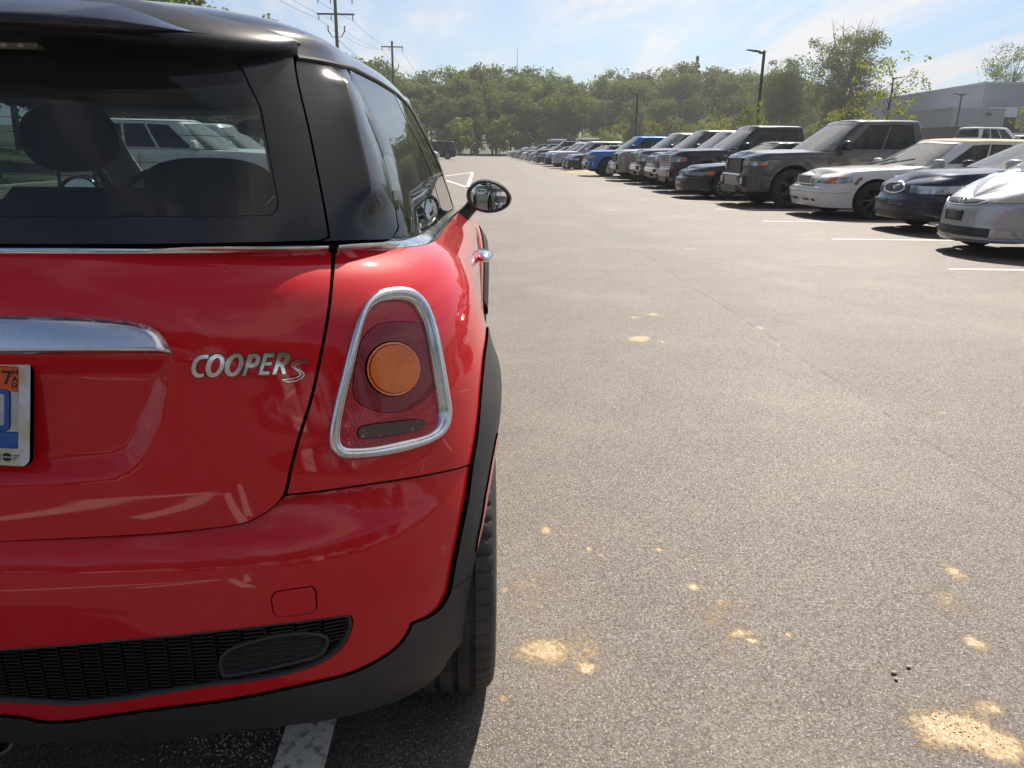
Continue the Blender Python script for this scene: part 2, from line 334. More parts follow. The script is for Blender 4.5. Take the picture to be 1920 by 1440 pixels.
D={'shut':[(0.6394,0.9847),(0.6286,0.9788),(0.6202,0.9731),(0.6121,0.9666),(0.6033,0.9584),(0.5945,0.9478),(0.5863,0.9354),(0.5788,0.9217),(0.5716,0.9074),(0.5647,0.8917),(0.5579,0.8748),(0.5517,0.8575),(0.5463,0.841),(0.5414,0.8256),(0.5369,0.8108),(0.5325,0.7964),(0.5278,0.7824),(0.5229,0.7689),(0.5178,0.7559),(0.5128,0.7432),(0.5082,0.7305),(0.5038,0.7176),(0.4996,0.7048),(0.4955,0.6925),(0.4918,0.6812),(0.4887,0.6708),(0.4861,0.6611),(0.4837,0.6523),(0.481,0.6446),(0.478,0.6385),(0.4749,0.6336),(0.4715,0.6295),(0.4677,0.6253),(0.4635,0.6211),(0.459,0.6171),(0.4541,0.6134),(0.4489,0.61),(0.4439,0.607),(0.4389,0.6043),(0.433,0.602),(0.4255,0.5999),(0.4163,0.5983),(0.4057,0.597),(0.3933,0.5958),(0.3786,0.5946),(0.3625,0.5934),(0.3448,0.5921),(0.323,0.5908),(0.2942,0.5894),(0.255,0.5878),(0.2063,0.5859),(0.152,0.5838),(0.0971,0.5815)],'hatchbot_b':[(0.4874,0.6377),(0.483,0.631),(0.4785,0.6246),(0.4732,0.6188),(0.467,0.6136),(0.4601,0.6088),(0.4528,0.6047),(0.4457,0.6012),(0.4381,0.5983),(0.4281,0.5958),(0.4151,0.5939),(0.3995,0.5925),(0.3801,0.591),(0.358,0.5895),(0.3315,0.5881),(0.2942,0.5866),(0.239,0.585),(0.1696,0.5832),(0.0968,0.5812)],'shut_g':[(0.7229,1.0255),(0.7173,0.998),(0.712,0.9708),(0.7058,0.9356),(0.6985,0.8905),(0.6909,0.8378),(0.6835,0.7764),(0.6771,0.7044),(0.6713,0.624),(0.6659,0.5396),(0.6603,0.4487),(0.6552,0.3538),(0.6514,0.2668),(0.6486,0.1891),(0.6464,0.119),(0.6449,0.0638),(0.6439,0.0312),(0.643,0.0137),(0.6422,-0.0038)],'strip_top':[(0.145,1.0108),(0.191,1.0108),(0.2352,1.0107),(0.2777,1.0105),(0.3188,1.0102),(0.3587,1.0099),(0.3977,1.0094),(0.4362,1.009),(0.4745,1.0084),(0.5128,1.0077),(0.5518,1.0066),(0.5922,1.005),(0.6354,1.0027)],'strip_bot':[(0.1468,0.9985),(0.1913,0.9984),(0.2342,0.9982),(0.2758,0.998),(0.3161,0.9976),(0.3554,0.9972),(0.3943,0.9966),(0.4331,0.9959),(0.472,0.9951),(0.5114,0.994),(0.5514,0.9925),(0.5921,0.9908),(0.6356,0.9882)],'strip2_top':[(0.6551,1.0012),(0.6712,1.0008),(0.6886,1.0001),(0.7065,0.9993),(0.7241,0.9988),(0.7403,0.9984),(0.7558,0.9982),(0.7719,0.9983),(0.7905,0.9986),(0.8141,0.9991),(0.844,0.9997),(0.8836,0.9995),(0.9443,0.997),(1.0592,0.9895),(1.19,0.9813),(1.3324,0.9726),(1.5048,0.962)],'strip2_bot':[(0.6494,0.9864),(0.6657,0.9858),(0.6828,0.985),(0.7004,0.9842),(0.7176,0.9835),(0.7335,0.983),(0.7488,0.9826),(0.7651,0.9824),(0.7849,0.9823),(0.8109,0.9822),(0.8408,0.9824),(0.8797,0.9818),(0.9385,0.9788),(1.0008,0.9756),(1.0837,0.9711),(1.1718,0.9664),(1.2716,0.9611)],'qbot':[(0.4822,0.6402),(0.4917,0.6402),(0.5011,0.64),(0.5107,0.6398),(0.5212,0.6397),(0.5329,0.6397),(0.5455,0.6396),(0.5587,0.6394),(0.5719,0.6388),(0.5853,0.6376),(0.5993,0.6361),(0.6136,0.6341),(0.628,0.6319),(0.6433,0.6293),(0.6596,0.6261),(0.6759,0.6225),(0.691,0.6188),(0.7035,0.6156),(0.714,0.6131),(0.724,0.6106),(0.7361,0.607)],'qbot_b':[(0.4885,0.6333),(0.498,0.6336),(0.5073,0.6337),(0.5169,0.6338),(0.5272,0.634),(0.5387,0.6344),(0.5511,0.6347),(0.564,0.6348),(0.5769,0.6346),(0.59,0.6339),(0.6035,0.6327),(0.6173,0.6312),(0.6314,0.6293),(0.6462,0.6271),(0.6619,0.6244),(0.6777,0.6211),(0.6925,0.6177),(0.7048,0.6148),(0.715,0.6124),(0.7249,0.61),(0.7368,0.6066)],'cladA_b':[(0.7422,0.6015),(0.7345,0.5841),(0.7267,0.5669),(0.7188,0.5499),(0.7103,0.5337),(0.7018,0.5177),(0.6944,0.501),(0.688,0.4826),(0.682,0.4638),(0.6771,0.4462),(0.6736,0.4299),(0.6709,0.415),(0.6682,0.4031),(0.6652,0.3959),(0.662,0.3919),(0.6585,0.3885),(0.6549,0.3846),(0.6511,0.3813),(0.6463,0.3789),(0.6406,0.3774),(0.6342,0.3765),(0.6272,0.3763),(0.6185,0.3775),(0.6095,0.3792),(0.6031,0.3794),(0.6009,0.3777),(0.601,0.375),(0.6006,0.3718),(0.5991,0.3683),(0.5972,0.3643),(0.5946,0.36),(0.5913,0.355),(0.5874,0.3496),(0.5828,0.3448),(0.5777,0.3409),(0.572,0.3375),(0.5658,0.3343),(0.5591,0.3311),(0.552,0.328),(0.5443,0.3252),(0.5364,0.3227),(0.5281,0.3204),(0.5183,0.3188),(0.5075,0.318),(0.4952,0.3177),(0.4803,0.3168),(0.4606,0.3144),(0.438,0.3107),(0.4167,0.3069),(0.4,0.304),(0.3848,0.3017),(0.3653,0.2993),(0.337,0.296),(0.3032,0.2918),(0.2705,0.2871),(0.241,0.2818),(0.2133,0.2763),(0.1892,0.2716),(0.1713,0.2684),(0.1579,0.2665),(0.1456,0.2654),(0.133,0.2652),(0.1216,0.2658),(0.1113,0.2674),(0.1032,0.2701),(0.0963,0.2737),(0.0877,0.277),(0.0759,0.2796),(0.0623,0.282),(0.0488,0.2843)],'cladA':[(0.855,0.7671),(0.8414,0.7584),(0.8298,0.7492),(0.8201,0.74),(0.8125,0.7315),(0.8058,0.7231),(0.7988,0.7132),(0.7905,0.7004),(0.7816,0.6862),(0.7731,0.6727),(0.7655,0.6606),(0.7584,0.649),(0.7516,0.6379),(0.7452,0.628),(0.739,0.6186),(0.7323,0.607),(0.7247,0.5914),(0.7164,0.5738),(0.7082,0.5567),(0.7002,0.5406),(0.6923,0.5247),(0.6852,0.5085),(0.679,0.4906),(0.6733,0.472),(0.6686,0.4547),(0.6651,0.4388),(0.6625,0.4242),(0.6599,0.4125),(0.6573,0.405),(0.6546,0.4007),(0.6516,0.3969),(0.6486,0.3926),(0.6453,0.3888),(0.6412,0.3858),(0.6362,0.3835),(0.6305,0.3819),(0.6241,0.3811),(0.616,0.3817),(0.6074,0.3829),(0.6012,0.383),(0.5991,0.3812),(0.5992,0.3785),(0.5988,0.3754),(0.5973,0.3719),(0.5954,0.3679),(0.5929,0.3636),(0.5896,0.3586),(0.5858,0.3532),(0.5813,0.3484),(0.5763,0.3445),(0.5707,0.3411),(0.5646,0.338),(0.558,0.3349),(0.5509,0.3318),(0.5433,0.3291),(0.5355,0.3266),(0.5273,0.3244),(0.5177,0.3228),(0.5069,0.3221),(0.4948,0.3218),(0.48,0.3209),(0.4606,0.3186),(0.4382,0.315),(0.417,0.3113),(0.4005,0.3085),(0.3854,0.3064),(0.3661,0.304),(0.3381,0.3008),(0.3047,0.2968),(0.2723,0.2922),(0.2431,0.2869),(0.2157,0.2815),(0.1919,0.2771),(0.1742,0.2741),(0.161,0.2722),(0.1488,0.2712),(0.1364,0.2709),(0.1251,0.2716),(0.1149,0.2731),(0.1068,0.2757),(0.0999,0.2791),(0.0913,0.2822),(0.0796,0.2848),(0.0662,0.2872),(0.0527,0.2895)],'cladbot':[(0.0272,0.2222),(0.1029,0.2209),(0.1762,0.2192),(0.2366,0.2184),(0.2792,0.2194),(0.3114,0.2217),(0.342,0.2241),(0.3739,0.2261),(0.4043,0.2278),(0.4338,0.2284),(0.4639,0.2265),(0.4941,0.2224),(0.5219,0.2182),(0.5464,0.2163),(0.5686,0.2154),(0.5886,0.2147),(0.6053,0.2148),(0.6189,0.2168),(0.6307,0.2204),(0.6415,0.2248),(0.6505,0.2307),(0.6576,0.2398),(0.6627,0.2533),(0.6668,0.2689),(0.6718,0.2835),(0.6774,0.2975),(0.6831,0.3119),(0.6896,0.3256)],'cladsplit':[(0.6618,0.4164),(0.6802,0.4163),(0.7037,0.4116)],'grille':[(0.0812,0.4184),(0.1086,0.4203),(0.1357,0.4221),(0.1622,0.4239),(0.1883,0.4258),(0.2137,0.4278),(0.2386,0.4297),(0.2627,0.4317),(0.2862,0.4335),(0.309,0.4353),(0.3312,0.4369),(0.3527,0.4384),(0.3737,0.4397),(0.3946,0.4408),(0.4153,0.4415),(0.4351,0.4419),(0.4535,0.4418),(0.4713,0.4415),(0.4887,0.4407),(0.5041,0.4395),(0.5158,0.4378),(0.5225,0.4363),(0.5254,0.4352),(0.5262,0.434),(0.527,0.4319),(0.5281,0.4288),(0.5285,0.4251),(0.5283,0.4207),(0.5277,0.4158),(0.5266,0.4096),(0.525,0.4025),(0.5231,0.3954),(0.521,0.389),(0.5188,0.3839),(0.5164,0.3794),(0.5137,0.3753),(0.5105,0.3714),(0.5067,0.3677),(0.5026,0.3641),(0.498,0.3609),(0.4929,0.3578),(0.4876,0.355),(0.4822,0.3523),(0.4758,0.3498),(0.4676,0.3477),(0.4568,0.3457),(0.444,0.3437),(0.4304,0.3417),(0.4172,0.3401),(0.4059,0.3393),(0.3956,0.3392),(0.3835,0.3389),(0.3668,0.3374),(0.3422,0.3337),(0.3112,0.3282),(0.2783,0.322),(0.2489,0.3167),(0.2251,0.3131),(0.2045,0.3105),(0.1861,0.3088),(0.1689,0.3079),(0.1533,0.3083),(0.14,0.3098),(0.1276,0.3117),(0.1146,0.3134),(0.1008,0.3147),(0.087,0.316),(0.0731,0.3173),(0.0592,0.3186)],'oval':[(0.3747,0.3813),(0.376,0.3858),(0.378,0.3899),(0.3804,0.3936),(0.383,0.397),(0.3853,0.3998),(0.3876,0.4021),(0.3909,0.4043),(0.3959,0.4068),(0.4037,0.4098),(0.4135,0.4131),(0.4236,0.4161),(0.4326,0.4182),(0.4403,0.4192),(0.4473,0.4195),(0.4539,0.4194),(0.4601,0.419),(0.466,0.4184),(0.4714,0.4176),(0.4766,0.4165),(0.4814,0.4149),(0.4861,0.4127),(0.4907,0.4101),(0.4947,0.4072),(0.4978,0.4044),(0.4998,0.4017),(0.5009,0.3991),(0.5014,0.3963),(0.5014,0.3931),(0.5011,0.389),(0.5002,0.3844),(0.4989,0.3798),(0.4971,0.3758),(0.4956,0.3727),(0.4942,0.37),(0.4914,0.3677),(0.486,0.3656),(0.4772,0.3635),(0.4657,0.3613),(0.4529,0.3591),(0.44,0.3569),(0.4259,0.3546),(0.4102,0.3521),(0.3955,0.35),(0.3844,0.3492),(0.3786,0.35),(0.3764,0.3521),(0.376,0.3552),(0.3755,0.359),(0.3745,0.3639),(0.374,0.3698),(0.3741,0.3759)],'tow':[(0.4433,0.49),(0.4442,0.4921),(0.4453,0.494),(0.4466,0.4955),(0.4471,0.4965),(0.4478,0.4971),(0.4516,0.4976),(0.4615,0.4983),(0.4745,0.4987),(0.4843,0.4984),(0.488,0.4977),(0.4886,0.4966),(0.4889,0.4948),(0.4899,0.4925),(0.4907,0.4893),(0.4911,0.4845),(0.4908,0.4762),(0.4902,0.4662),(0.4894,0.4585),(0.4885,0.4553),(0.4875,0.4545),(0.4862,0.454),(0.4856,0.4531),(0.4848,0.4525),(0.4813,0.4522),(0.4726,0.4522),(0.4612,0.4522),(0.4522,0.4525),(0.4482,0.4528),(0.4467,0.4535),(0.4456,0.455),(0.4442,0.4572),(0.4431,0.4602),(0.4424,0.4643),(0.4419,0.4702),(0.4417,0.4771),(0.4418,0.4827),(0.442,0.486),(0.4426,0.4881)],'ring_o':[(0.6846,0.9302),(0.6799,0.9308),(0.6752,0.9311),(0.6704,0.9311),(0.6657,0.931),(0.6613,0.9308),(0.657,0.9306),(0.6524,0.9299),(0.6473,0.9285),(0.6415,0.9263),(0.6352,0.9235),(0.6288,0.9201),(0.6229,0.9162),(0.6174,0.9116),(0.6123,0.9065),(0.6075,0.9008),(0.6029,0.8945),(0.5984,0.8876),(0.5942,0.8802),(0.59,0.8722),(0.5858,0.8634),(0.5816,0.8535),(0.5772,0.8427),(0.573,0.8316),(0.5689,0.8205),(0.565,0.8096),(0.5611,0.7985),(0.5573,0.7877),(0.5537,0.7771),(0.5503,0.7666),(0.5471,0.7561),(0.5442,0.7462),(0.5419,0.7376),(0.5403,0.7307),(0.5391,0.7249),(0.5383,0.7199),(0.5377,0.7151),(0.5374,0.7105),(0.5373,0.7063),(0.5376,0.7024),(0.5383,0.6987),(0.5394,0.6953),(0.5408,0.6921),(0.5428,0.6892),(0.5458,0.6868),(0.5499,0.685),(0.5549,0.6836),(0.5607,0.6824),(0.5674,0.6814),(0.5752,0.6803),(0.5841,0.6792),(0.5937,0.6782),(0.6034,0.6775),(0.6134,0.677),(0.6239,0.6767),(0.6346,0.6765),(0.6447,0.6766),(0.6542,0.6769),(0.6633,0.6776),(0.6718,0.6787),(0.6796,0.6802),(0.6862,0.6824),(0.6918,0.6853),(0.6967,0.6887),(0.701,0.6928),(0.7047,0.6973),(0.7077,0.7025),(0.7101,0.7084),(0.712,0.7149),(0.7133,0.7221),(0.7139,0.7297),(0.7143,0.7383),(0.7147,0.7482),(0.7154,0.7597),(0.7159,0.7726),(0.7163,0.7861),(0.7167,0.7992),(0.7171,0.8121),(0.7176,0.825),(0.7182,0.8376),(0.7189,0.8493),(0.7194,0.8602),(0.72,0.8706),(0.7203,0.8801),(0.7202,0.8885),(0.7197,0.8956),(0.7188,0.9014),(0.7174,0.9065),(0.7156,0.9112),(0.7133,0.9154),(0.7104,0.9192),(0.707,0.9224),(0.7033,0.925),(0.699,0.927),(0.6943,0.9284),(0.6894,0.9294)],'ring_i':[(0.6667,0.9126),(0.6628,0.9129),(0.6588,0.913),(0.6549,0.913),(0.6511,0.9127),(0.6476,0.9123),(0.6441,0.9118),(0.6407,0.911),(0.6372,0.9098),(0.6336,0.9082),(0.6299,0.9064),(0.6262,0.904),(0.6224,0.9007),(0.6187,0.8966),(0.6151,0.8919),(0.6113,0.886),(0.6069,0.8782),(0.6018,0.8678),(0.5965,0.8551),(0.5914,0.8416),(0.5867,0.8291),(0.5825,0.8178),(0.5785,0.807),(0.5746,0.7964),(0.5708,0.7857),(0.567,0.7743),(0.5632,0.7626),(0.5598,0.7515),(0.5571,0.7419),(0.5552,0.734),(0.5539,0.7274),(0.5531,0.7218),(0.5526,0.717),(0.5524,0.7132),(0.5525,0.7103),(0.5529,0.7081),(0.5538,0.7062),(0.5549,0.7046),(0.5563,0.7034),(0.5584,0.7025),(0.5618,0.7015),(0.5667,0.7004),(0.5729,0.6992),(0.5801,0.6981),(0.5879,0.6973),(0.5966,0.6969),(0.6065,0.6967),(0.6168,0.6964),(0.6267,0.6961),(0.6362,0.6955),(0.6456,0.6948),(0.6546,0.6942),(0.6624,0.6943),(0.6688,0.695),(0.6738,0.6963),(0.678,0.6984),(0.6819,0.7014),(0.6853,0.7052),(0.6881,0.7098),(0.6902,0.7155),(0.692,0.7223),(0.6931,0.7301),(0.6937,0.7389),(0.694,0.7488),(0.6944,0.76),(0.695,0.7734),(0.6956,0.7885),(0.6962,0.8037),(0.6968,0.8173),(0.6977,0.8291),(0.6988,0.8398),(0.6999,0.8495),(0.7007,0.8584),(0.7011,0.8663),(0.7011,0.8732),(0.7008,0.8795),(0.7002,0.8852),(0.6994,0.8905),(0.6984,0.8953),(0.697,0.8994),(0.6952,0.9029),(0.6925,0.9055),(0.6892,0.9075),(0.6855,0.909),(0.6819,0.9103),(0.6782,0.9113),(0.6744,0.9119),(0.6706,0.9123)],'amber':[(0.6741,0.8009),(0.6751,0.8106),(0.674,0.8203),(0.6708,0.8295),(0.6659,0.8376),(0.6595,0.8442),(0.6519,0.8489),(0.6436,0.8516),(0.6351,0.8522),(0.6267,0.8506),(0.6188,0.847),(0.612,0.8416),(0.6063,0.8346),(0.6022,0.8265),(0.5998,0.8175),(0.5991,0.8082),(0.6001,0.799),(0.6027,0.7904),(0.6069,0.7827),(0.6124,0.7764),(0.619,0.7716),(0.6266,0.7687),(0.6348,0.7678),(0.6433,0.7689),(0.6515,0.772),(0.6592,0.777),(0.6658,0.7836),(0.6709,0.7918)],'smoke':[(0.6054,0.8649),(0.6111,0.8706),(0.6181,0.8759),(0.6258,0.8798),(0.6342,0.8819),(0.6433,0.8825),(0.6529,0.8822),(0.6637,0.8809),(0.6751,0.8785),(0.6851,0.8757),(0.6929,0.8735),(0.699,0.871),(0.7028,0.8653),(0.7036,0.8543),(0.7025,0.8399),(0.7015,0.8261),(0.7009,0.814),(0.6999,0.8026),(0.6986,0.7917),(0.6973,0.7811),(0.6957,0.7712),(0.6928,0.7631),(0.6882,0.7576),(0.6824,0.7539),(0.6753,0.7508),(0.6666,0.7476),(0.657,0.7449),(0.6477,0.7429),(0.639,0.7419),(0.6304,0.7416),(0.622,0.7427),(0.6131,0.7454),(0.6042,0.7494),(0.5965,0.7537),(0.5904,0.7583),(0.5853,0.7634),(0.5815,0.7686),(0.5791,0.7731),(0.578,0.7777),(0.5781,0.7843),(0.5798,0.7943),(0.5826,0.8063),(0.5856,0.8177),(0.5887,0.8279),(0.5921,0.8374),(0.5955,0.8459),(0.5985,0.8531),(0.6014,0.8592)],'revlamp':[(0.5769,0.7273),(0.5796,0.7293),(0.5834,0.7302),(0.5892,0.7304),(0.5979,0.7301),(0.6088,0.7289),(0.6195,0.7276),(0.6298,0.7263),(0.64,0.7247),(0.6488,0.7227),(0.6558,0.7205),(0.661,0.718),(0.6642,0.7152),(0.6653,0.7116),(0.6642,0.7078),(0.6598,0.7053),(0.651,0.7051),(0.6395,0.7058),(0.6286,0.7066),(0.619,0.707),(0.6098,0.7075),(0.6009,0.7083),(0.5914,0.7094),(0.5821,0.7109),(0.5759,0.7133),(0.5739,0.7176),(0.5748,0.723)],'handle':[(0.1522,0.92),(0.1861,0.9194),(0.2191,0.9187),(0.2477,0.9177),(0.271,0.9164),(0.2904,0.9148),(0.3069,0.9132),(0.3203,0.9116),(0.3311,0.91),(0.3404,0.9078),(0.3486,0.9051),(0.3555,0.9018),(0.3612,0.898),(0.3655,0.8936),(0.3687,0.8886),(0.3713,0.8837),(0.3735,0.8786),(0.3751,0.8735),(0.3761,0.8692),(0.3769,0.8661),(0.3771,0.8637),(0.3763,0.8622),(0.377,0.8615),(0.3766,0.8617),(0.3671,0.8622),(0.3429,0.863),(0.3084,0.8638),(0.2706,0.8644),(0.2314,0.8648),(0.1886,0.8649),(0.1442,0.8648)],'recess':[(0.3775,0.8595),(0.3762,0.8499),(0.3749,0.8402),(0.3725,0.8288),(0.3683,0.8144),(0.3631,0.7983),(0.3577,0.783),(0.3526,0.7693),(0.3475,0.7563),(0.3417,0.7437),(0.3348,0.7306),(0.3273,0.7179),(0.3203,0.7075),(0.315,0.7004),(0.3103,0.6956),(0.3037,0.6912),(0.295,0.6864),(0.2842,0.6821),(0.2694,0.6786),(0.2485,0.6761),(0.223,0.6744),(0.1961,0.673),(0.1689,0.6719),(0.1404,0.6711),(0.1113,0.6703)],'doorline':[(1.7705,0.9199),(1.7725,0.9144),(1.783,0.9081),(1.7663,0.9011),(1.7191,0.892),(1.6722,0.8801),(1.6293,0.8682),(1.5837,0.8584),(1.5382,0.8491),(1.5055,0.8385)],'pil_r':[(0.9289,0.9586),(0.9064,0.8925),(0.8793,0.8255),(0.8663,0.7636),(0.8663,0.7069),(0.8633,0.6517),(0.8592,0.598),(0.8556,0.545),(0.8513,0.4918),(0.8465,0.4386),(0.8416,0.3858),(0.8364,0.3325),(0.8305,0.2776),(0.8235,0.2206),(0.8149,0.1621),(0.8084,0.103),(0.8038,0.0443)],'drip':[(0.7087,0.9323),(0.7223,0.9312),(0.7367,0.9304),(0.7528,0.9301),(0.7719,0.9305),(0.7969,0.9331),(0.8308,0.9386),(0.8783,0.947),(0.949,0.9592),(1.028,0.9719),(1.0875,0.978),(1.1434,0.9797),(1.2006,0.9791),(1.2604,0.9759),(1.3229,0.9701),(1.3948,0.9644),(1.4925,0.9638)],'ridge':[(0.789,0.8828),(0.7584,0.7489),(0.7422,0.6212),(0.7317,0.5118),(0.726,0.4289),(0.7224,0.3622),(0.7193,0.2991),(0.7183,0.2365),(0.7211,0.1771),(0.7294,0.117)],'bpil':[(1.463,0.9527),(1.4386,0.8286),(1.4312,0.6998),(1.457,0.5573),(1.4826,0.3943),(1.4521,0.2086),(1.4346,0.0119)],'clear':[(0.5943,0.7415),(0.5957,0.7124),(0.5971,0.6834),(0.5973,0.6488),(0.5958,0.6107),(0.5931,0.5673),(0.59,0.5073),(0.5862,0.413),(0.5828,0.3024),(0.5806,0.2179),(0.5796,0.1809),(0.5788,0.1696),(0.5771,0.1603),(0.5745,0.1448),(0.571,0.1313),(0.5663,0.1215),(0.5642,0.1164),(0.5609,0.1149),(0.5455,0.1145),(0.5137,0.1143),(0.4699,0.1146),(0.4153,0.1146),(0.3449,0.1142),(0.2573,0.113),(0.1613,0.1111)],'let_C_0':[(0.4203,0.859),(0.4188,0.8538),(0.4158,0.8538),(0.4115,0.8537),(0.4079,0.8516),(0.405,0.8478),(0.4032,0.8431),(0.4026,0.8389),(0.4032,0.8351),(0.4052,0.8326),(0.4085,0.8322),(0.4118,0.833),(0.4104,0.8281),(0.4075,0.8271),(0.4037,0.8271),(0.4001,0.8291),(0.3979,0.8327),(0.3972,0.8381),(0.3982,0.8439),(0.4003,0.8496),(0.404,0.8552),(0.4083,0.8583),(0.4131,0.8597),(0.417,0.8596)],'let_O1_0':[(0.4275,0.8593),(0.4318,0.8597),(0.4353,0.8576),(0.4371,0.8538),(0.4373,0.8485),(0.4362,0.8427),(0.434,0.837),(0.4305,0.8319),(0.4263,0.8279),(0.4219,0.8263),(0.4181,0.827),(0.4153,0.8296),(0.4139,0.834),(0.4141,0.8398),(0.4156,0.8456),(0.4182,0.8512),(0.4216,0.8558)],'let_O1_1':[(0.4286,0.8543),(0.4253,0.8521),(0.4223,0.8478),(0.4202,0.8427),(0.4193,0.8374),(0.4197,0.8336),(0.4216,0.8316),(0.4242,0.832),(0.4275,0.8353),(0.43,0.8399),(0.4318,0.8451),(0.4326,0.8498),(0.4318,0.8531),(0.4303,0.8543)],'let_O2_0':[(0.4497,0.8585),(0.454,0.8589),(0.4573,0.8569),(0.459,0.853),(0.4591,0.8477),(0.4578,0.8417),(0.4554,0.836),(0.4517,0.8309),(0.4475,0.8271),(0.4432,0.8259),(0.4396,0.827),(0.437,0.83),(0.4359,0.8344),(0.4364,0.84),(0.4379,0.8458),(0.4408,0.8514),(0.4443,0.8557)],'let_O2_1':[(0.4507,0.8536),(0.4473,0.8513),(0.4445,0.8469),(0.4423,0.8418),(0.4412,0.8368),(0.4418,0.8332),(0.4435,0.8311),(0.4461,0.8315),(0.4492,0.8347),(0.4519,0.8395),(0.4537,0.8449),(0.4544,0.8491),(0.4539,0.8523),(0.4524,0.8536)],'let_P_0':[(0.4659,0.8567),(0.4725,0.857),(0.4768,0.8554),(0.4785,0.8517),(0.4781,0.8469),(0.4758,0.8418),(0.4721,0.8384),(0.4673,0.8369),(0.4634,0.8373),(0.4588,0.826),(0.4551,0.8259),(0.4625,0.848)],'let_P_1':[(0.4697,0.8517),(0.4661,0.8424),(0.4697,0.8429),(0.4724,0.8453),(0.4738,0.8484),(0.4733,0.8508),(0.4717,0.8517)],'let_E_0':[(0.4834,0.8561),(0.496,0.856),(0.4942,0.8506),(0.4864,0.8507),(0.4838,0.8438),(0.4907,0.8434),(0.4891,0.8387),(0.4818,0.8389),(0.4781,0.8306),(0.4871,0.8298),(0.4851,0.8252),(0.4731,0.8255)],'let_R_0':[(0.4998,0.8558),(0.5064,0.8558),(0.5108,0.8543),(0.5123,0.8501),(0.5114,0.8453),(0.5083,0.8397),(0.5037,0.8364),(0.5044,0.8241),(0.5003,0.8243),(0.4993,0.8358),(0.4978,0.836),(0.4928,0.8249),(0.4885,0.8249),(0.4939,0.838)],'let_R_1':[(0.5022,0.8506),(0.4992,0.8412),(0.5027,0.8414),(0.5057,0.8441),(0.5073,0.8479),(0.5065,0.8504)],'let_S':[(0.4982,0.8164),(0.511,0.8168),(0.5179,0.819),(0.5199,0.8215),(0.5191,0.8246),(0.5159,0.8286),(0.5124,0.8333),(0.5117,0.8361),(0.5136,0.8394),(0.5178,0.8421),(0.5229,0.8431),(0.5289,0.8428),(0.5324,0.8366),(0.5272,0.8381),(0.5213,0.8374),(0.5168,0.8353),(0.5159,0.8335),(0.5178,0.8305),(0.5223,0.8267),(0.5251,0.8231),(0.5251,0.8198),(0.5215,0.8147),(0.5146,0.8117),(0.505,0.8109)]}
# ---------------------------------------------------------------- panels cut from a surface
def resamp(poly,step,closed=True):
    P=[np.array(p,float) for p in poly]; out=[]; n=len(P)
    for i in range(n if closed else n-1):
        a=P[i];b=P[(i+1)%n]; k=max(1,int(math.ceil(np.linalg.norm(b-a)/step)))
        for j in range(k): out.append(a+(b-a)*j/k)
    if not closed: out.append(P[-1])
    return np.array(out)
def sarea(p): p=np.array(p); q=np.roll(p,-1,0); return .5*np.sum(p[:,0]*q[:,1]-q[:,0]*p[:,1])
def offs(poly,d):
    """offset a closed polygon inwards by d"""
    p=np.array(poly,float); 
    if sarea(p)<0:p=p[::-1]
    e=np.roll(p,-1,0)-p; e/=np.maximum(np.linalg.norm(e,axis=1,keepdims=True),1e-9)
    n=np.stack([-e[:,1],e[:,0]],1); m=n+np.roll(n,1,0); m/=np.maximum(np.linalg.norm(m,axis=1,keepdims=True),1e-9)
    c=np.maximum((m*n).sum(1,keepdims=True),.5); return p+m*d/c
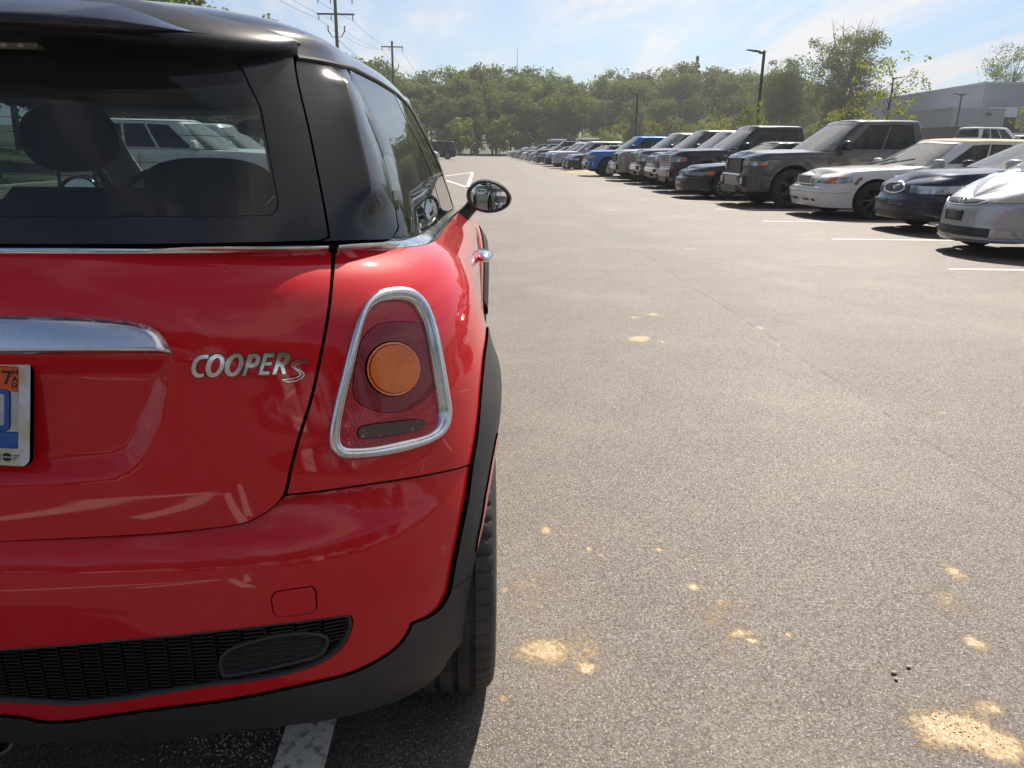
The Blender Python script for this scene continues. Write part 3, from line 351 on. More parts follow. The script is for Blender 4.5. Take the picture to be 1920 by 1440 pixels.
def panel(name,f,outer,material,parent=None,holes=(),step=.02,vs=1.,rim=.010,soft=.0012,off=0.,gap=0.,mirror=False,both=False,flip=False,cen=(0,1.8,.6),dom=None,fine=None,avoid=None):
    """cut the polygon `outer` (surface coordinates) from surface f; vs = metres per unit of the second coordinate"""
    sc=np.array([1.,vs]); out=np.array(outer,float)*sc
    if sarea(out)<0: out=out[::-1]
    if gap: out=offs(out,gap)
    hs=[]
    for h in holes:
        h=np.array(h,float)*sc
        if sarea(h)<0:h=h[::-1]
        if gap: h=offs(h,-gap)
        hs.append(resamp(h,step*.8))
    out=resamp(out,step*.8)
    lo=out.min(0);hi=out.max(0)
    gx=np.arange(lo[0]+step*.37,hi[0],step); gy=np.arange(lo[1]+step*.41,hi[1],step*.9)
    X,Y=np.meshgrid(gx,gy); X=X+ (np.arange(len(gy))%2)[:,None]*step*.5; X=X.ravel();Y=Y.ravel()
    keep=sdpoly_f(X,Y,out)<-step*.45
    for h in hs: keep&=sdpoly_f(X,Y,h)>step*.45
    if avoid is not None: keep&=avoid(X/sc[0],Y/sc[1])
    pts=np.stack([X[keep],Y[keep]],1)
    if fine is not None:
        pts=np.concatenate([pts,np.array(fine,float)*sc])
    verts=[];edges=[];loops=[]
    for l in [out]+hs:
        b=len(verts); verts+=l.tolist(); edges+=[(b+i,b+(i+1)%len(l)) for i in range(len(l))]; loops.append(list(range(b,b+len(l))))
    nb=len(verts); verts+=pts.tolist()
    r=delaunay_2d_cdt([Vector(v) for v in verts],edges,[],0,1e-7)
    nv=np.array([tuple(v) for v in r[0]]); orig=r[3]; tri=np.array([list(t) for t in r[2]])
    mp={}
    for i,o_ in enumerate(orig):
        for q in o_: mp[q]=i
    c=nv[tri].mean(1); ok=inside(c[:,0],c[:,1],out)
    for h in hs: ok&=~inside(c[:,0],c[:,1],h)
    tri=tri[ok]; D2=nv/sc
    P=f(D2[:,0],D2[:,1]); Nn=normals(f,D2[:,0],D2[:,1])
    cc=P-np.array([0,np.clip(P[:,1].mean(),.9,2.8),cen[2]]); 
    if (Nn*cc).sum(1).mean()<0: Nn=-Nn
    if flip: Nn=-Nn
    # keep signs coherent across the centre line
    P=P+Nn*off
    fn=np.cross(P[tri[:,1]]-P[tri[:,0]],P[tri[:,2]]-P[tri[:,0]])
    sgn=(fn*Nn[tri[:,0]]).sum(1)<0; tri[sgn]=tri[sgn][:,::-1]
    V=P.tolist();NN=Nn.tolist();F=tri.tolist()
    if rim>0:
        for li,lp in enumerate(loops):
            ids=[mp[i] for i in lp]; A=P[ids]; M_=Nn[ids]; T=np.roll(A,-1,0)-np.roll(A,1,0); T/=np.maximum(np.linalg.norm(T,axis=1,keepdims=True),1e-9)
            Bo=np.cross(T,M_)
            # outward: away from the face
            cN=f(*( (nv[ids]+ (1 if li else -1)*0).T/sc[:,None])) if False else None
            dd=D2[ids]; e=np.roll(nv[ids],-1,0)-np.roll(nv[ids],1,0); e/=np.maximum(np.linalg.norm(e,axis=1,keepdims=True),1e-9)
            o2=np.stack([e[:,1],-e[:,0]],1)*(1 if li==0 else -1)
            q=(nv[ids]+o2*1e-3)/sc; W_=f(q[:,0],q[:,1])-f(dd[:,0],dd[:,1]); s_=np.sign((Bo*W_).sum(1,keepdims=True)); s_[s_==0]=1; Bo=Bo*s_
            rings=[(0.35*soft,-.12*soft,.75,.66),(soft,-soft,1,.15),(soft,-rim,1,0)]
            prev=ids
            for (bo,no,nb_,nn_) in rings:
                b=len(V); V+=(A+Bo*bo+M_*no).tolist(); q=Bo*nb_+M_*nn_; NN+=(q/np.linalg.norm(q,axis=1,keepdims=True)).tolist()
                for k in range(len(ids)):
                    k2=(k+1)%len(ids); F.append((prev[k],prev[k2],b+k2,b+k))
                prev=list(range(b,b+len(ids)))
    V=np.array(V);NN=np.array(NN)
    res=[]
    if not mirror or both: res.append(mesh(name,V,F,material,parent,True,NN))
    if mirror or both:
        V2=V*[-1,1,1];N2=NN*[-1,1,1]; res.append(mesh(name,V2,[t[::-1] for t in F],material,parent,True,N2))
    return res[0] if len(res)==1 else res
def inside(px,pz,poly):
    a=np.roll(poly,1,0);b=poly; res=np.zeros(len(px),bool)
    for i in range(len(poly)):
        y0=a[i,1];y1=b[i,1]
        if y0==y1: continue
        c=((y1>pz)!=(y0>pz)); res^=c&(px<b[i,0]+(pz-y1)/(y0-y1)*(a[i,0]-b[i,0]))
    return res
def sdpoly_f(px,pz,poly):
    ins=inside(px,pz,poly); d=np.full(len(px),9.); a=np.roll(poly,1,0)
    for i in range(len(poly)):
        e=poly[i]-a[i]; w0=px-a[i,0];w1=pz-a[i,1]; t=np.clip((w0*e[0]+w1*e[1])/(e@e+1e-12),0,1); d=np.minimum(d,np.hypot(w0-e[0]*t,w1-e[1]*t))
    return np.where(ins,-d,d)
def onsurf(f,S,Z,off=0.,cen=(0,1.8,.6)):
    S=np.array(S,float);Z=np.array(Z,float); P=f(S,Z); n=normals(f,S,Z); c=P-np.array([0,np.clip(P[...,1].mean(),.9,2.8),cen[2]])
    if (n*c).sum(-1).mean()<0:n=-n
    return P+n*off,n
def band(f,A,B,prof):
    """strip between two matching polylines A and B on f; prof = [(t across, height)]"""
    A=np.array(A);B=np.array(B); V=[];m=len(prof)
    for a,b in zip(A,B):
        for t,h in prof:
            q=a+(b-a)*t; P,n=onsurf(f,q[:1],q[1:2],h); V.append(P[0])
    F=[(i*m+j,i*m+j+1,(i+1)*m+j+1,(i+1)*m+j) for i in range(len(A)-1) for j in range(m-1)]
    return V,F
def match(poly,n,closed=False,start=None):
    """resample a polyline to n points evenly by arc length"""
    p=np.array(poly,float)
    if closed: p=np.vstack([p,p[:1]])
    d=np.r_[0,np.cumsum(np.linalg.norm(np.diff(p,axis=0),axis=1))]; u=np.linspace(0,d[-1],n+(1 if closed else 0)); q=np.stack([np.interp(u,d,p[:,k]) for k in(0,1)],1)
    return q[:-1] if closed else q
mir=lambda L:[(-a,b) for a,b in L][::-1]
# ---------------------------------------------------------------- the red hatchback
RED=paint('red_paint',(.56,.006,.014),0,.45,dust=.03)
BLK=paint('black_gloss_paint',(.014,.014,.016),0,.3,dust=.04)
FAD=mat('faded_black_plastic',(.014,.015,.019),.13,spec=.42,noise=(8,(.019,.020,.024),.4,.7,.19))
PLA=mat('black_trim_plastic',(.028,.028,.030),.55,bump=(900,.25,.0005),noise=(6,(.045,.043,.042),.4,.75))
CHR=mat('worn_chrome',(.70,.71,.74),.22,1,noise=(90,(.60,.59,.57),.5,.8,.32))
CHR2=mat('bright_chrome',(.78,.78,.80),.10,1,noise=(40,(.5,.48,.45),.5,.8,.3))
RUB=mat('tyre_rubber',(.034,.032,.031),.7,noise=(14,(.062,.058,.052),.4,.7),bump=(400,.3,.001))
DRK=mat('dark_void',(.006,.006,.007),.8)
GLS=glassmat('tinted_rear_glass',(.46,.55,.55),1.5,dirt_glare=.045)
GLS2=glassmat('side_glass',(.35,.42,.40),1.55,dirt_glare=.01)
INT=mat('interior_black_cloth',(.02,.021,.024),.9)
GRY=mat('interior_grey_lining',(.34,.335,.32),.85)
mini=empty('hatchback_car',tuple(MO),0,'red two-door hatchback with black roof, seen close up from behind','car')
def ins_pts(A,B): return list(A)+list(B)
zb_=.1
# --- tailgate
sh=D['shut']; sb=D['strip_bot']
top=[(a,b+.004) for a,b in sb]
tg_poly=top+sh+mir(top+sh)
# thin dark joint between panels comes from the 4 mm gap and the black liner behind it
tailgate=panel('tailgate',mini_body,tg_poly,RED,mini,step=.0095,gap=.002,rim=.018,soft=.0022)
# --- rear quarter with lamp hole
qb=D['qbot']; cB=[(S,Z) for S,Z in D['cladA_b']]
def s_of(y,z,f=mini_body):
    lo,hi=.0,4.2
    for _ in range(40):
        m=(lo+hi)/2
        if float(f(np.array(m),np.array(z))[1])<y: lo=m
        else: hi=m
    return lo
def arcpts(cy,r,a0,a1,n,f=mini_body,cz=AZ): return [(s_of(cy+r*math.cos(R(a)),cz+r*math.sin(R(a)),f),cz+r*math.sin(R(a))) for a in np.linspace(a0,a1,n)]
RA=.462
arc=arcpts(AX[0],RA,148,0,40)
dl=1.33
def bl(y,d): z=float(belt(y))-d; return (s_of(y,z),z)
door_edge=[(s_of(y,z),z) for y,z in [(1.02,.30),(1.10,.45),(1.20,.60),(1.30,.72),(1.37,.82),(1.40,.90),(1.39,float(belt(1.39))-.008)]]
toplineq=[bl(y,.008) for y in np.linspace(1.36,.26,30)]
qpoly=[(S+.000,Z) for S,Z in qb if S<.83]+arc+[(s_of(1.01,.22),.22)]+door_edge+toplineq+[(a,b) for a,b in reversed(sh[::-1])]
# order: start at bottom-left corner of the quarter and walk round
low=sh[-1::-1]
cut=[p for p in sh if p[1]>qb[0][1]+.002]
top_s=[(a,b) for a,b in zip(*np.array(D['strip2_bot']).T)]
arc=arcpts(AX[0],.358,132,0,40)
qpoly=[p for p in qb if p[0]<.772]+arc+[(s_of(.93,.24),.24)]+door_edge+toplineq+cut
ring_o=D['ring_o'];ring_i=D['ring_i']
quarter=panel('rear_quarter_panel',mini_body,qpoly,RED,mini,holes=[offs(ring_o,.006)],step=.013,gap=.002,rim=.02,soft=.002,both=True)
# door and front wing
dpoly=[bl(y,.008) for y in np.linspace(2.36,1.41,24)]+door_edge[::-1][1:]+[(s_of(1.02,.24),.24),(s_of(2.35,.24),.24),(s_of(2.42,.5),.5),(s_of(2.40,.8),.8)]
doors=panel('door',mini_body,dpoly,RED,mini,step=.02,gap=.002,both=True)
arcf=arcpts(AX[1],RA,20,160,36)
arcf=arcpts(AX[1],.40,20,184,36)
wing=[(s_of(2.405,.8),.8),(s_of(2.425,.5),.5),(s_of(2.355,.25),.25),(s_of(2.60,.25),.25)]+arcf[::-1]+[(s_of(3.46,.40),.40)]
Smax=1+(3.0-.6)+1
nose=[(Smax,.40),(Smax,float(belt(3.69))-.004)]
tp=[(S,float(belt(float(mini_body(np.array(S),np.array(.8))[1])))-.006) for S in np.linspace(Smax-.02,s_of(2.40,.9),26)]
panel('front_wing',mini_body,wing+nose+tp,RED,mini,step=.035,gap=.002,both=True)
# bonnet, ruled between the two belt lines, with a raised crown
def bonnet():
    V=[];F=[];n=14
    Ss=np.linspace(s_of(2.36,.88),Smax,40)
    for S in Ss:
        for _ in range(3):
            y=float(mini_body(np.array(S),np.array(.8))[1]); z=float(belt(y))-.004
        P=mini_body(np.array(S),np.array(z))
        for k in np.linspace(-1,1,n*2+1): V.append((P[0]*k,P[1],P[2]+.062*float(sm(2.45,2.95,P[1]))*math.sqrt(max(0,1-k*k))*min(1,abs(P[0])/.4)))
    m=n*2+1
    for i in range(len(Ss)-1):
        for k in range(m-1): F.append((i*m+k,i*m+k+1,(i+1)*m+k+1,(i+1)*m+k))
    return mesh('bonnet',V,F,RED,mini)
bonnet()
# --- rear bumper
cb=D['cladA_b']
hb=D['hatchbot_b']          # runs inwards along the bottom edge of the tailgate
bp_top=[(.0,.612)]+[(a-.002,b+.016) for a,b in hb[::-1] if a>.03 and a<.45]+[(.475,.625)]+[(a,b) for a,b in D['qbot_b'] if a<.772]
half=bp_top+[((a+.014*float(sm(.30,.36,b)),b-.012*float(sm(.36,.30,b)))) for a,b in cb if a>.012]
bpoly=half+mir(half)
gr=[p for p in D['grille'] if p[0]>.004]; gr_full=gr+mir(gr)
tow=D['tow']
bumper=panel('rear_bumper',mini_bump,bpoly,RED,mini,holes=[gr_full,tow],step=.0125,gap=.0012,rim=.02,soft=.002)
towc=panel('towing_eye_cover',mini_bump,tow,RED,bumper,step=.01,gap=.0011,rim=.006,soft=.0012)
# black liner behind all gaps
def liner():
    V=[];F=[]; 
    Sg=np.concatenate([np.linspace(-2.8,2.8,200)]); Zg=np.linspace(.25,.985,34)
    for S in Sg:
        for Z in Zg:
            P=mini_bump(np.array(S),np.array(Z)) if Z<.6 and abs(S)<.8 else mini_body(np.array(S),np.array(Z))
            P=P.copy(); c=np.array([0,np.clip(P[1],.6,2.9),P[2]]); d=P-c; L=np.linalg.norm(d)+1e-9; P=P-d/L*.026
            V.append(P)
    m=len(Zg)
    Vn=np.array(V); lam=[]
    for i in range(len(Sg)-1):
        for j in range(m-1):
            ids=(i*m+j,i*m+j+1,(i+1)*m+j+1,(i+1)*m+j); c=Vn[list(ids)].mean(0)
            if float(arch_r(c))<.45: continue
            if sdpoly(np.array([abs(c[0])]),np.array([c[2]]),[(.57,.66),(.76,.66),(.76,.96),(.57,.96)])[0]<0 and c[1]<.5: continue
            if abs(c[0])<.62 and .30<c[2]<.46 and c[1]<.3: continue
            F.append(ids)
    return mesh('inner_shell',V,F,DRK,mini)
liner()
# --- grille of the bumper: staggered long cells
def grille():
    b=MB(); poly=np.array(gr_full); w,h=.0300,.0066
    def P(s,z,o): 
        p=mini_bump(np.array(s),np.array(z)); c=np.array([0,.6,p[2]]); d=(p-c)/np.linalg.norm(p-c); return p-d*o
    def edge(s0,z0,s1,z1,t=.0008,d=.010):
        for s,z in((s0,z0),(s1,z1)):
            if not inside(np.array([s]),np.array([z]),poly)[0]: return
        A=P(s0,z0,.006);B=P(s1,z1,.006);A2=P(s0,z0,.006+d);B2=P(s1,z1,.006+d)
        u=np.array([0,0,1.]) if abs(s1-s0)>abs(z1-z0)*.8 else np.array([1.,0,0]); u=u*t
        b.add([A-u,A+u,B+u,B-u,A2-u,A2+u,B2+u,B2-u],[(0,1,2,3),(1,5,6,2),(0,3,7,4),(4,7,6,5),(0,4,5,1),(3,2,6,7)])
    for c in range(-20,21):
        for r in range(-3,28):
            cs=c*w; cz=.29+(r+.5*(c%2))*h+.05*max(0,abs(cs)-.25)**2; e=.0035
            edge(cs-w/2+e,cz+h/2,cs+w/2-e,cz+h/2,.0011)
            edge(cs+w/2-e,cz+h/2,cs+w/2+e*.2,cz,.0006); edge(cs+w/2+e*.2,cz,cs+w/2-e,cz-h/2,.0006)
    g=b.build('bumper_grille',mat('grille_plastic',(.012,.012,.013),.38),bumper,smooth=False)
    # frame lip round the opening, and the raised outline of the oval lamp blank
    n=120; o=match(gr_full,n,True); i=match(offs(gr_full,.005),n,True)
    def ringm(name,o,i,prof,material,parent,f=mini_bump):
        # align starts
        k=int(np.argmin(((i-o[0])**2).sum(1))); i=np.roll(i,-k,0)
        if ((np.roll(i,-3,0)[0]-np.roll(o,-3,0)[0])**2).sum()>((i[-3]-np.roll(o,-3,0)[0])**2).sum(): i=np.roll(i[::-1],1,0)
        V,F=band(f,np.vstack([o,o[:1]]),np.vstack([i,i[:1]]),prof); return mesh(name,V,F,material,parent)
    ringm('grille_surround',o,i,[(0,-.001),(.3,.001),(.7,-.001),(1,-.014)],PLA,bumper)
    ov=D['oval']; n=70; o=match(ov,n,True); i=match(offs(ov,.005),n,True)
    def ribmat():
        m=mat('ribbed_blank',(.02,.02,.022),.45); t=m.node_tree; b_=t.nodes['Principled BSDF']; tc=t.nodes.new('ShaderNodeTexCoord'); s=t.nodes.new('ShaderNodeSeparateXYZ'); t.links.new(tc.outputs['Object'],s.inputs[0]); w_=MA(t,'PINGPONG',MA(t,'MULTIPLY',s.outputs[2],1/.0021),1.); u=t.nodes.new('ShaderNodeBump'); u.inputs['Strength'].default_value=1; u.inputs['Distance'].default_value=.003; t.links.new(w_,u.inputs['Height']); t.links.new(u.outputs[0],b_.inputs['Normal']); return m
    panel('lamp_blank_face',mini_bump,offs(ov,.002),ribmat(),bumper,step=.012,off=-.0055,rim=.004)
    ringm('lamp_blank',o,i,[(0,-.012),(.1,-.002),(.8,-.002),(1,-.012)],PLA,bumper)
    bk=panel('grille_backing',mini_bump,offs(gr_full,-.01),DRK,bumper,step=.04,off=-.020,rim=0)
    return ringm
ringm=grille()
# --- black wheel-arch and lower trim
def clad_side():
    A=[(a,b) for a,b in D['cladA']]          # red/black boundary from the top of the arch down to the middle
    P0=mini_clad(np.array(A[0][0]),np.array(A[0][1])); a0=math.degrees(math.atan2(P0[2]-AZ,P0[1]-AX[0])); r0=float(arch_r(P0))
    up=[(s_of(AX[0]+r*math.cos(R(a)),AZ+r*math.sin(R(a)),mini_clad),AZ+r*math.sin(R(a))) for a,r in zip(np.linspace(a0-3,0,36),np.linspace(r0,.45,36))]
    inn=arcpts(AX[0],.352,-14,184,60,mini_clad)
    bot=[(a,b) for a,b in D['cladbot'] if a<.668]
    return A[::-1]+up+[(s_of(1.03,.235,mini_clad),.235),(s_of(.93,.20,mini_clad),.20)]+inn+bot[::-1]
cp=clad_side()
trim=panel('wheel_arch_trim',mini_clad,cp,PLA,mini,step=.012,rim=.02,soft=.003,both=True)
# joint in the trim
sp=D['cladsplit']
V,F=band(mini_clad,match(sp,8),match([(a+.004,b-.004) for a,b in sp],8),[(0,.0004),(1,.0004)]); mesh('trim_joint',V,F,DRK,mini)
# sills and front arches
sill=[(s_of(1.03,.235,mini_clad),.235),(s_of(1.02,.32,mini_clad),.32),(s_of(2.50,.33,mini_clad),.33),(s_of(2.62,.2,mini_clad),.20),(s_of(.97,.2,mini_clad),.20)]
panel('sill_trim',mini_clad,sill,PLA,mini,step=.05,rim=.03,both=True)
fa=arcpts(AX[1],RA,160,20,30,mini_clad)+arcpts(AX[1],.352,14,168,30,mini_clad)
panel('front_arch_trim',mini_clad,fa,PLA,mini,step=.03,rim=.03,both=True)
panel('front_bumper',mini_body,[(s_of(3.46,.40),.41),(s_of(3.40,.22),.22),(Smax,.20),(Smax,.41)],PLA,mini,step=.05,both=True)
# side marker set in the arch trim
mk=[(s_of(AX[0]+r*math.cos(R(a)),AZ+r*math.sin(R(a)),mini_clad),AZ+r*math.sin(R(a))) for r,a in [(.3535,120),(.3535,130),(.3535,140),(.3535,152),(.357,156),(.361,152),(.366,140),(.368,130),(.368,122),(.364,119)]]
panel('side_marker',mini_clad,mk,mat('red_reflector',(.55,.02,.03),.15,coat=1),mini,step=.01,off=.003,rim=.003,both=True)
# underbody
b=MB(); b.box(-.70,.70,.20,3.5,.20,.26); b.box(-.62,.62,.10,.30,.22,.34)
b.build('floor_pan',DRK,mini,smooth=False)
# wheel housings
b=MB()
for sx in(-1,1):
    for ay in AX:
        n_=24; V_=[]
        for k in range(n_+1):
            u=R(8+164*k/n_); c_,s_=math.cos(u),math.sin(u); V_+=[(sx*.50,ay+.05*c_,AZ+.05*s_),(sx*.50,ay+.345*c_,AZ+.345*s_),(sx*.775,ay+.345*c_,AZ+.345*s_)]
        b.add(V_,[(k*3+j,k*3+j+1,k*3+j+4,k*3+j+3) for k in range(n_) for j in range(2)])
b.build('wheel_housing',DRK,mini,split=True)
# --- wheels
def mini_wheel():
    w=empty('wheel',(0,0,0),parent=mini)
    W=.0975
    prof=[(-W+.012,.205),(-W+.002,.225),(-W-.001,.258),(-W+.003,.285),(-W+.010,.297),(-W+.022,.3045)]
    g=[-.052,-.018,.018,.052]; x=-W+.022
    for c in g:
        prof+=[(c-.0062,.3095),(c-.0052,.300),(c+.0052,.300),(c+.0062,.3095)]
    prof+=[(W-.022,.3045),(W-.010,.297),(W-.003,.285),(W+.001,.258),(W-.002,.225),(W-.012,.205)]
    n=300
    def rad(k,j,r):
        a=prof[j][0]
        if r>.3005 and abs(a)>.05: return r-(.006 if k%5==0 else 0)
        if r>.305 and (k%5==0): return r-.0035
        return r
    b=MB(); b.lathe(prof,n,'x',rad=rad); t=b.build('tyre',RUB,w,sharp=28)
    b=MB(); b.lathe([(.07,.206),(.085,.205),(.088,.196),(.06,.190),(.0,.186),(-.08,.188),(-.085,.206)],48,'x')
    for k in range(5):
        for d in(-.13,.13):
            u=2*math.pi*k/5
            p0=(.055,.05*math.cos(u),.05*math.sin(u)); p1=(.062,.192*math.cos(u+d),.192*math.sin(u+d)); b.tube([p0,p1],[.018,.012],8)
    b.lathe([(.075,.0),(.075,.03),(.06,.062),(.02,.066)],24,'x'); b.build('rim',mat('alloy_silver',(.5,.5,.52),.3,.9),w)
    b=MB(); b.lathe([(.0,.0),(.0,.14),(.01,.14)],32,'x'); b.build('brake_disc',mat('brake_steel',(.12,.10,.09),.4,.8),w)
    return w
w0=mini_wheel(); w0.location=(.7335,AX[0]-.033,AZ+.006)
for x,y,rz in((.7335,AX[1],0),(-.7335,AX[0]-.033,math.pi),(-.7335,AX[1],math.pi)):
    c=copy_tree(w0,mini,(x,y,AZ),rz)
# --- chrome window line
PR=[(0,.000),(.12,.0045),(.5,.0062),(.88,.0045),(1,.000)]
A=match(D['strip_bot'],40);B=match(D['strip_top'],40)
A=np.vstack([A,A[::-1]*[-1,1]]) if False else A
def strip(name,A,B,parent,both=True,closeA=None):
    V,F=band(mini_body,A,B,PR); V=np.array(V)
    mesh(name,V,F,CHR2,parent)
    if both: mesh(name,V*[-1,1,1],[f[::-1] for f in F],CHR2,parent)
s0=D['strip_bot'][0]; s1=D['strip_top'][0]
A=np.vstack([[(0,s0[1])],np.array(D['strip_bot'])]);B=np.vstack([[(0,s1[1])],np.array(D['strip_top'])])
Af=np.vstack([A[::-1]*[-1,1],A[1:]]);Bf=np.vstack([B[::-1]*[-1,1],B[1:]])
V,F=band(mini_body,match(Af,70),match(Bf,70),PR); mesh('chrome_strip',V,F,CHR2,tailgate)
# the side strip follows the belt
def beltpts(y0,y1,d,n):
    return [bl(y,d) for y in np.linspace(y0,y1,n)]
a0=D['strip2_bot'][0];b0=D['strip2_top'][0]
ys=np.r_[np.linspace(.30,.6,14),np.linspace(.7,3.0,30)]
A=[a0]+[bl(y,.0095) for y in ys]; B=[b0]+[(bl(y,-.006)) for y in ys]
strip('chrome_belt_strip',match(A,60),match(B,60),mini)
# --- rear window, pillars, side windows on the upper surface
G=mini_green
sg=[(a,min(b,1.0)) for a,b in D['shut_g']]          # top to bottom
gl=[(.0,1.0)]+[(a-.0,b) for a,b in sg]+[(.626,-.024),(.0,-.024)]
gl=[p for p in gl if p[0]>0.001]
full=gl+mir(gl)
cl_=[p for p in D['clear'] if p[0]>0.02]
cl_=[(.592,.90)]+cl_; clf=cl_+mir(cl_)
rw=panel('rear_window_frame',G,full,FAD,tailgate,holes=[clf],step=.016,vs=.31,gap=.0022,rim=.016,soft=.002)
panel('rear_window',G,offs(np.array(clf)*[1,.31],-.003)/np.array([1,.31]),GLS,tailgate,step=.03,vs=.31,off=-.003,rim=0)
# heating wires in the glass
b=MB()
for k,v in enumerate(np.linspace(.17,.70,9)):
    P_,_=onsurf(G,np.linspace(-.545,.545,24),np.full(24,v),-.0045); b.tube([tuple(p) for p in P_],.00045,4,False)
b.build('heating_wire',DRK,tailgate,split=True,sharp=False)
pr=D['pil_r']; dr=D['drip']
dripS=Sp([(.70,.93),(.83,.937),(1.03,.968),(1.2,.972),(1.4,.963),(1.9,.955),(2.2,.95)])
pil=[(a+.0,b) for a,b in sg if b<.925]+[(.6265,-.024)]+[(.769,-.024)]+[(a-.001,b) for a,b in pr[::-1] if b<.95]+[(s,float(dripS(s))) for s in np.linspace(.90,.71,9)]
panel('rear_pillar',G,pil,FAD,mini,step=.0085,vs=.31,gap=.0018,rim=.014,soft=.0015,both=True,fine=[(float(ridge_s(v))+d,v) for v in np.linspace(.05,.90,110) for d in(-.0045,-.0002,.0026)],avoid=lambda s,v:np.abs(s-ridge_s(v)+.001)>.0075)
bp=D['bpil']
qw=[(a+.001,b) for a,b in pr if b<.952]+[(.772,-.012)]+[(bp[-1][0]-.01,-.012)]+[(a-.012,b) for a,b in bp[::-1]]+[(s,float(dripS(s))) for s in np.linspace(1.43,.94,12)]
panel('side_window',G,qw,GLS2,mini,step=.03,vs=.31,gap=.0012,rim=.004,soft=.0005,both=True)
dw=[(a+.012,b) for a,b in bp]+[(bp[-1][0]+.004,-.012),(1.95,-.012),(1.925,.5),(1.86,.90),(1.83,.952)]+[(s,float(dripS(s))) for s in np.linspace(1.80,1.47,8)]
panel('door_window',G,dw,GLS2,mini,step=.04,vs=.31,gap=.0012,rim=.004,soft=.0005,both=True)
bpp=[(a-.010,b) for a,b in bp]+[(bp[-1][0]-.008,.0),(bp[-1][0]+.003,.0)]+[(a+.010,b) for a,b in bp[::-1]]
panel('door_pillar',G,bpp,BLK,mini,step=.02,vs=.31,rim=.012,off=.001,both=True)
ap=[(1.955,.0),(1.93,.5),(1.865,.90),(1.835,.955),(2.02,.955),(2.05,.9),(2.10,.5),(2.13,.0)]
panel('windscreen_pillar',G,ap,BLK,mini,step=.03,vs=.31,off=.002,rim=.02,both=True)
ws=[(2.13,.02),(2.10,.5),(2.05,.9),(2.03,.955),(2.985,.955),(2.985,.02)]
wsf=[(s,v) for s,v in ws]
panel('windscreen',G,wsf+[(2.99,.02)],glassmat('windscreen_glass',(.72,.80,.78),1.5,dirt_glare=.015),mini,step=.05,vs=.31,rim=0,both=True)
# --- roof with its side rails
def roof():
    V=[];F=[]; Sg=np.concatenate([np.linspace(0,.9,34),np.linspace(.93,2,50),np.linspace(2.03,3,24)])
    rows=[]
    for S in Sg:
        row=[]
        lo=float(dripS(max(S,.70))) if S>.70 else .985
        for v in np.linspace(lo,1,4):
            p=G(np.array(S),np.array(v)); row.append(p)
        E=G(np.array(S),np.array(1.0)); C=np.array([0,np.clip(E[1],.75,1.70),1.405])
        for r in list(1-np.linspace(0,1,16)**1.7*1.0)[1:]:
            k=(1-r**2.25)**(1/1.9); p=C+(E-C)*r; p[2]=E[2]+(C[2]-E[2])*k; row.append(p)
        rows.append(row)
    m=len(rows[0])
    for sx in(1,-1):
        b=len(V)
        for row in rows: V+=[(p[0]*sx,p[1],p[2]) for p in row]
        for i in range(len(rows)-1):
            for j in range(m-1):
                f=(b+i*m+j,b+(i+1)*m+j,b+(i+1)*m+j+1,b+i*m+j+1); F.append(f if sx>0 else f[::-1])
    o=mesh('roof',V,F,BLK,mini)
    V2=[(x*.95,y+(.03 if y<1 else -.03),z-.035) for x,y,z in V]
    mesh('roof_lining',V2,F,GRY,mini)
    return o
roofo=roof()
# dark seal under the roof edge
P_=np.array([onsurf(G,[s],[float(dripS(s))-.004],.0015)[0][0] for s in np.linspace(.71,1.82,50)])
b=MB(); b.tube([tuple(p) for p in P_],.0045,6); b.tube([(-p[0],p[1],p[2]) for p in P_],.0045,6); b.build('roof_seal',PLA,mini,split=True)
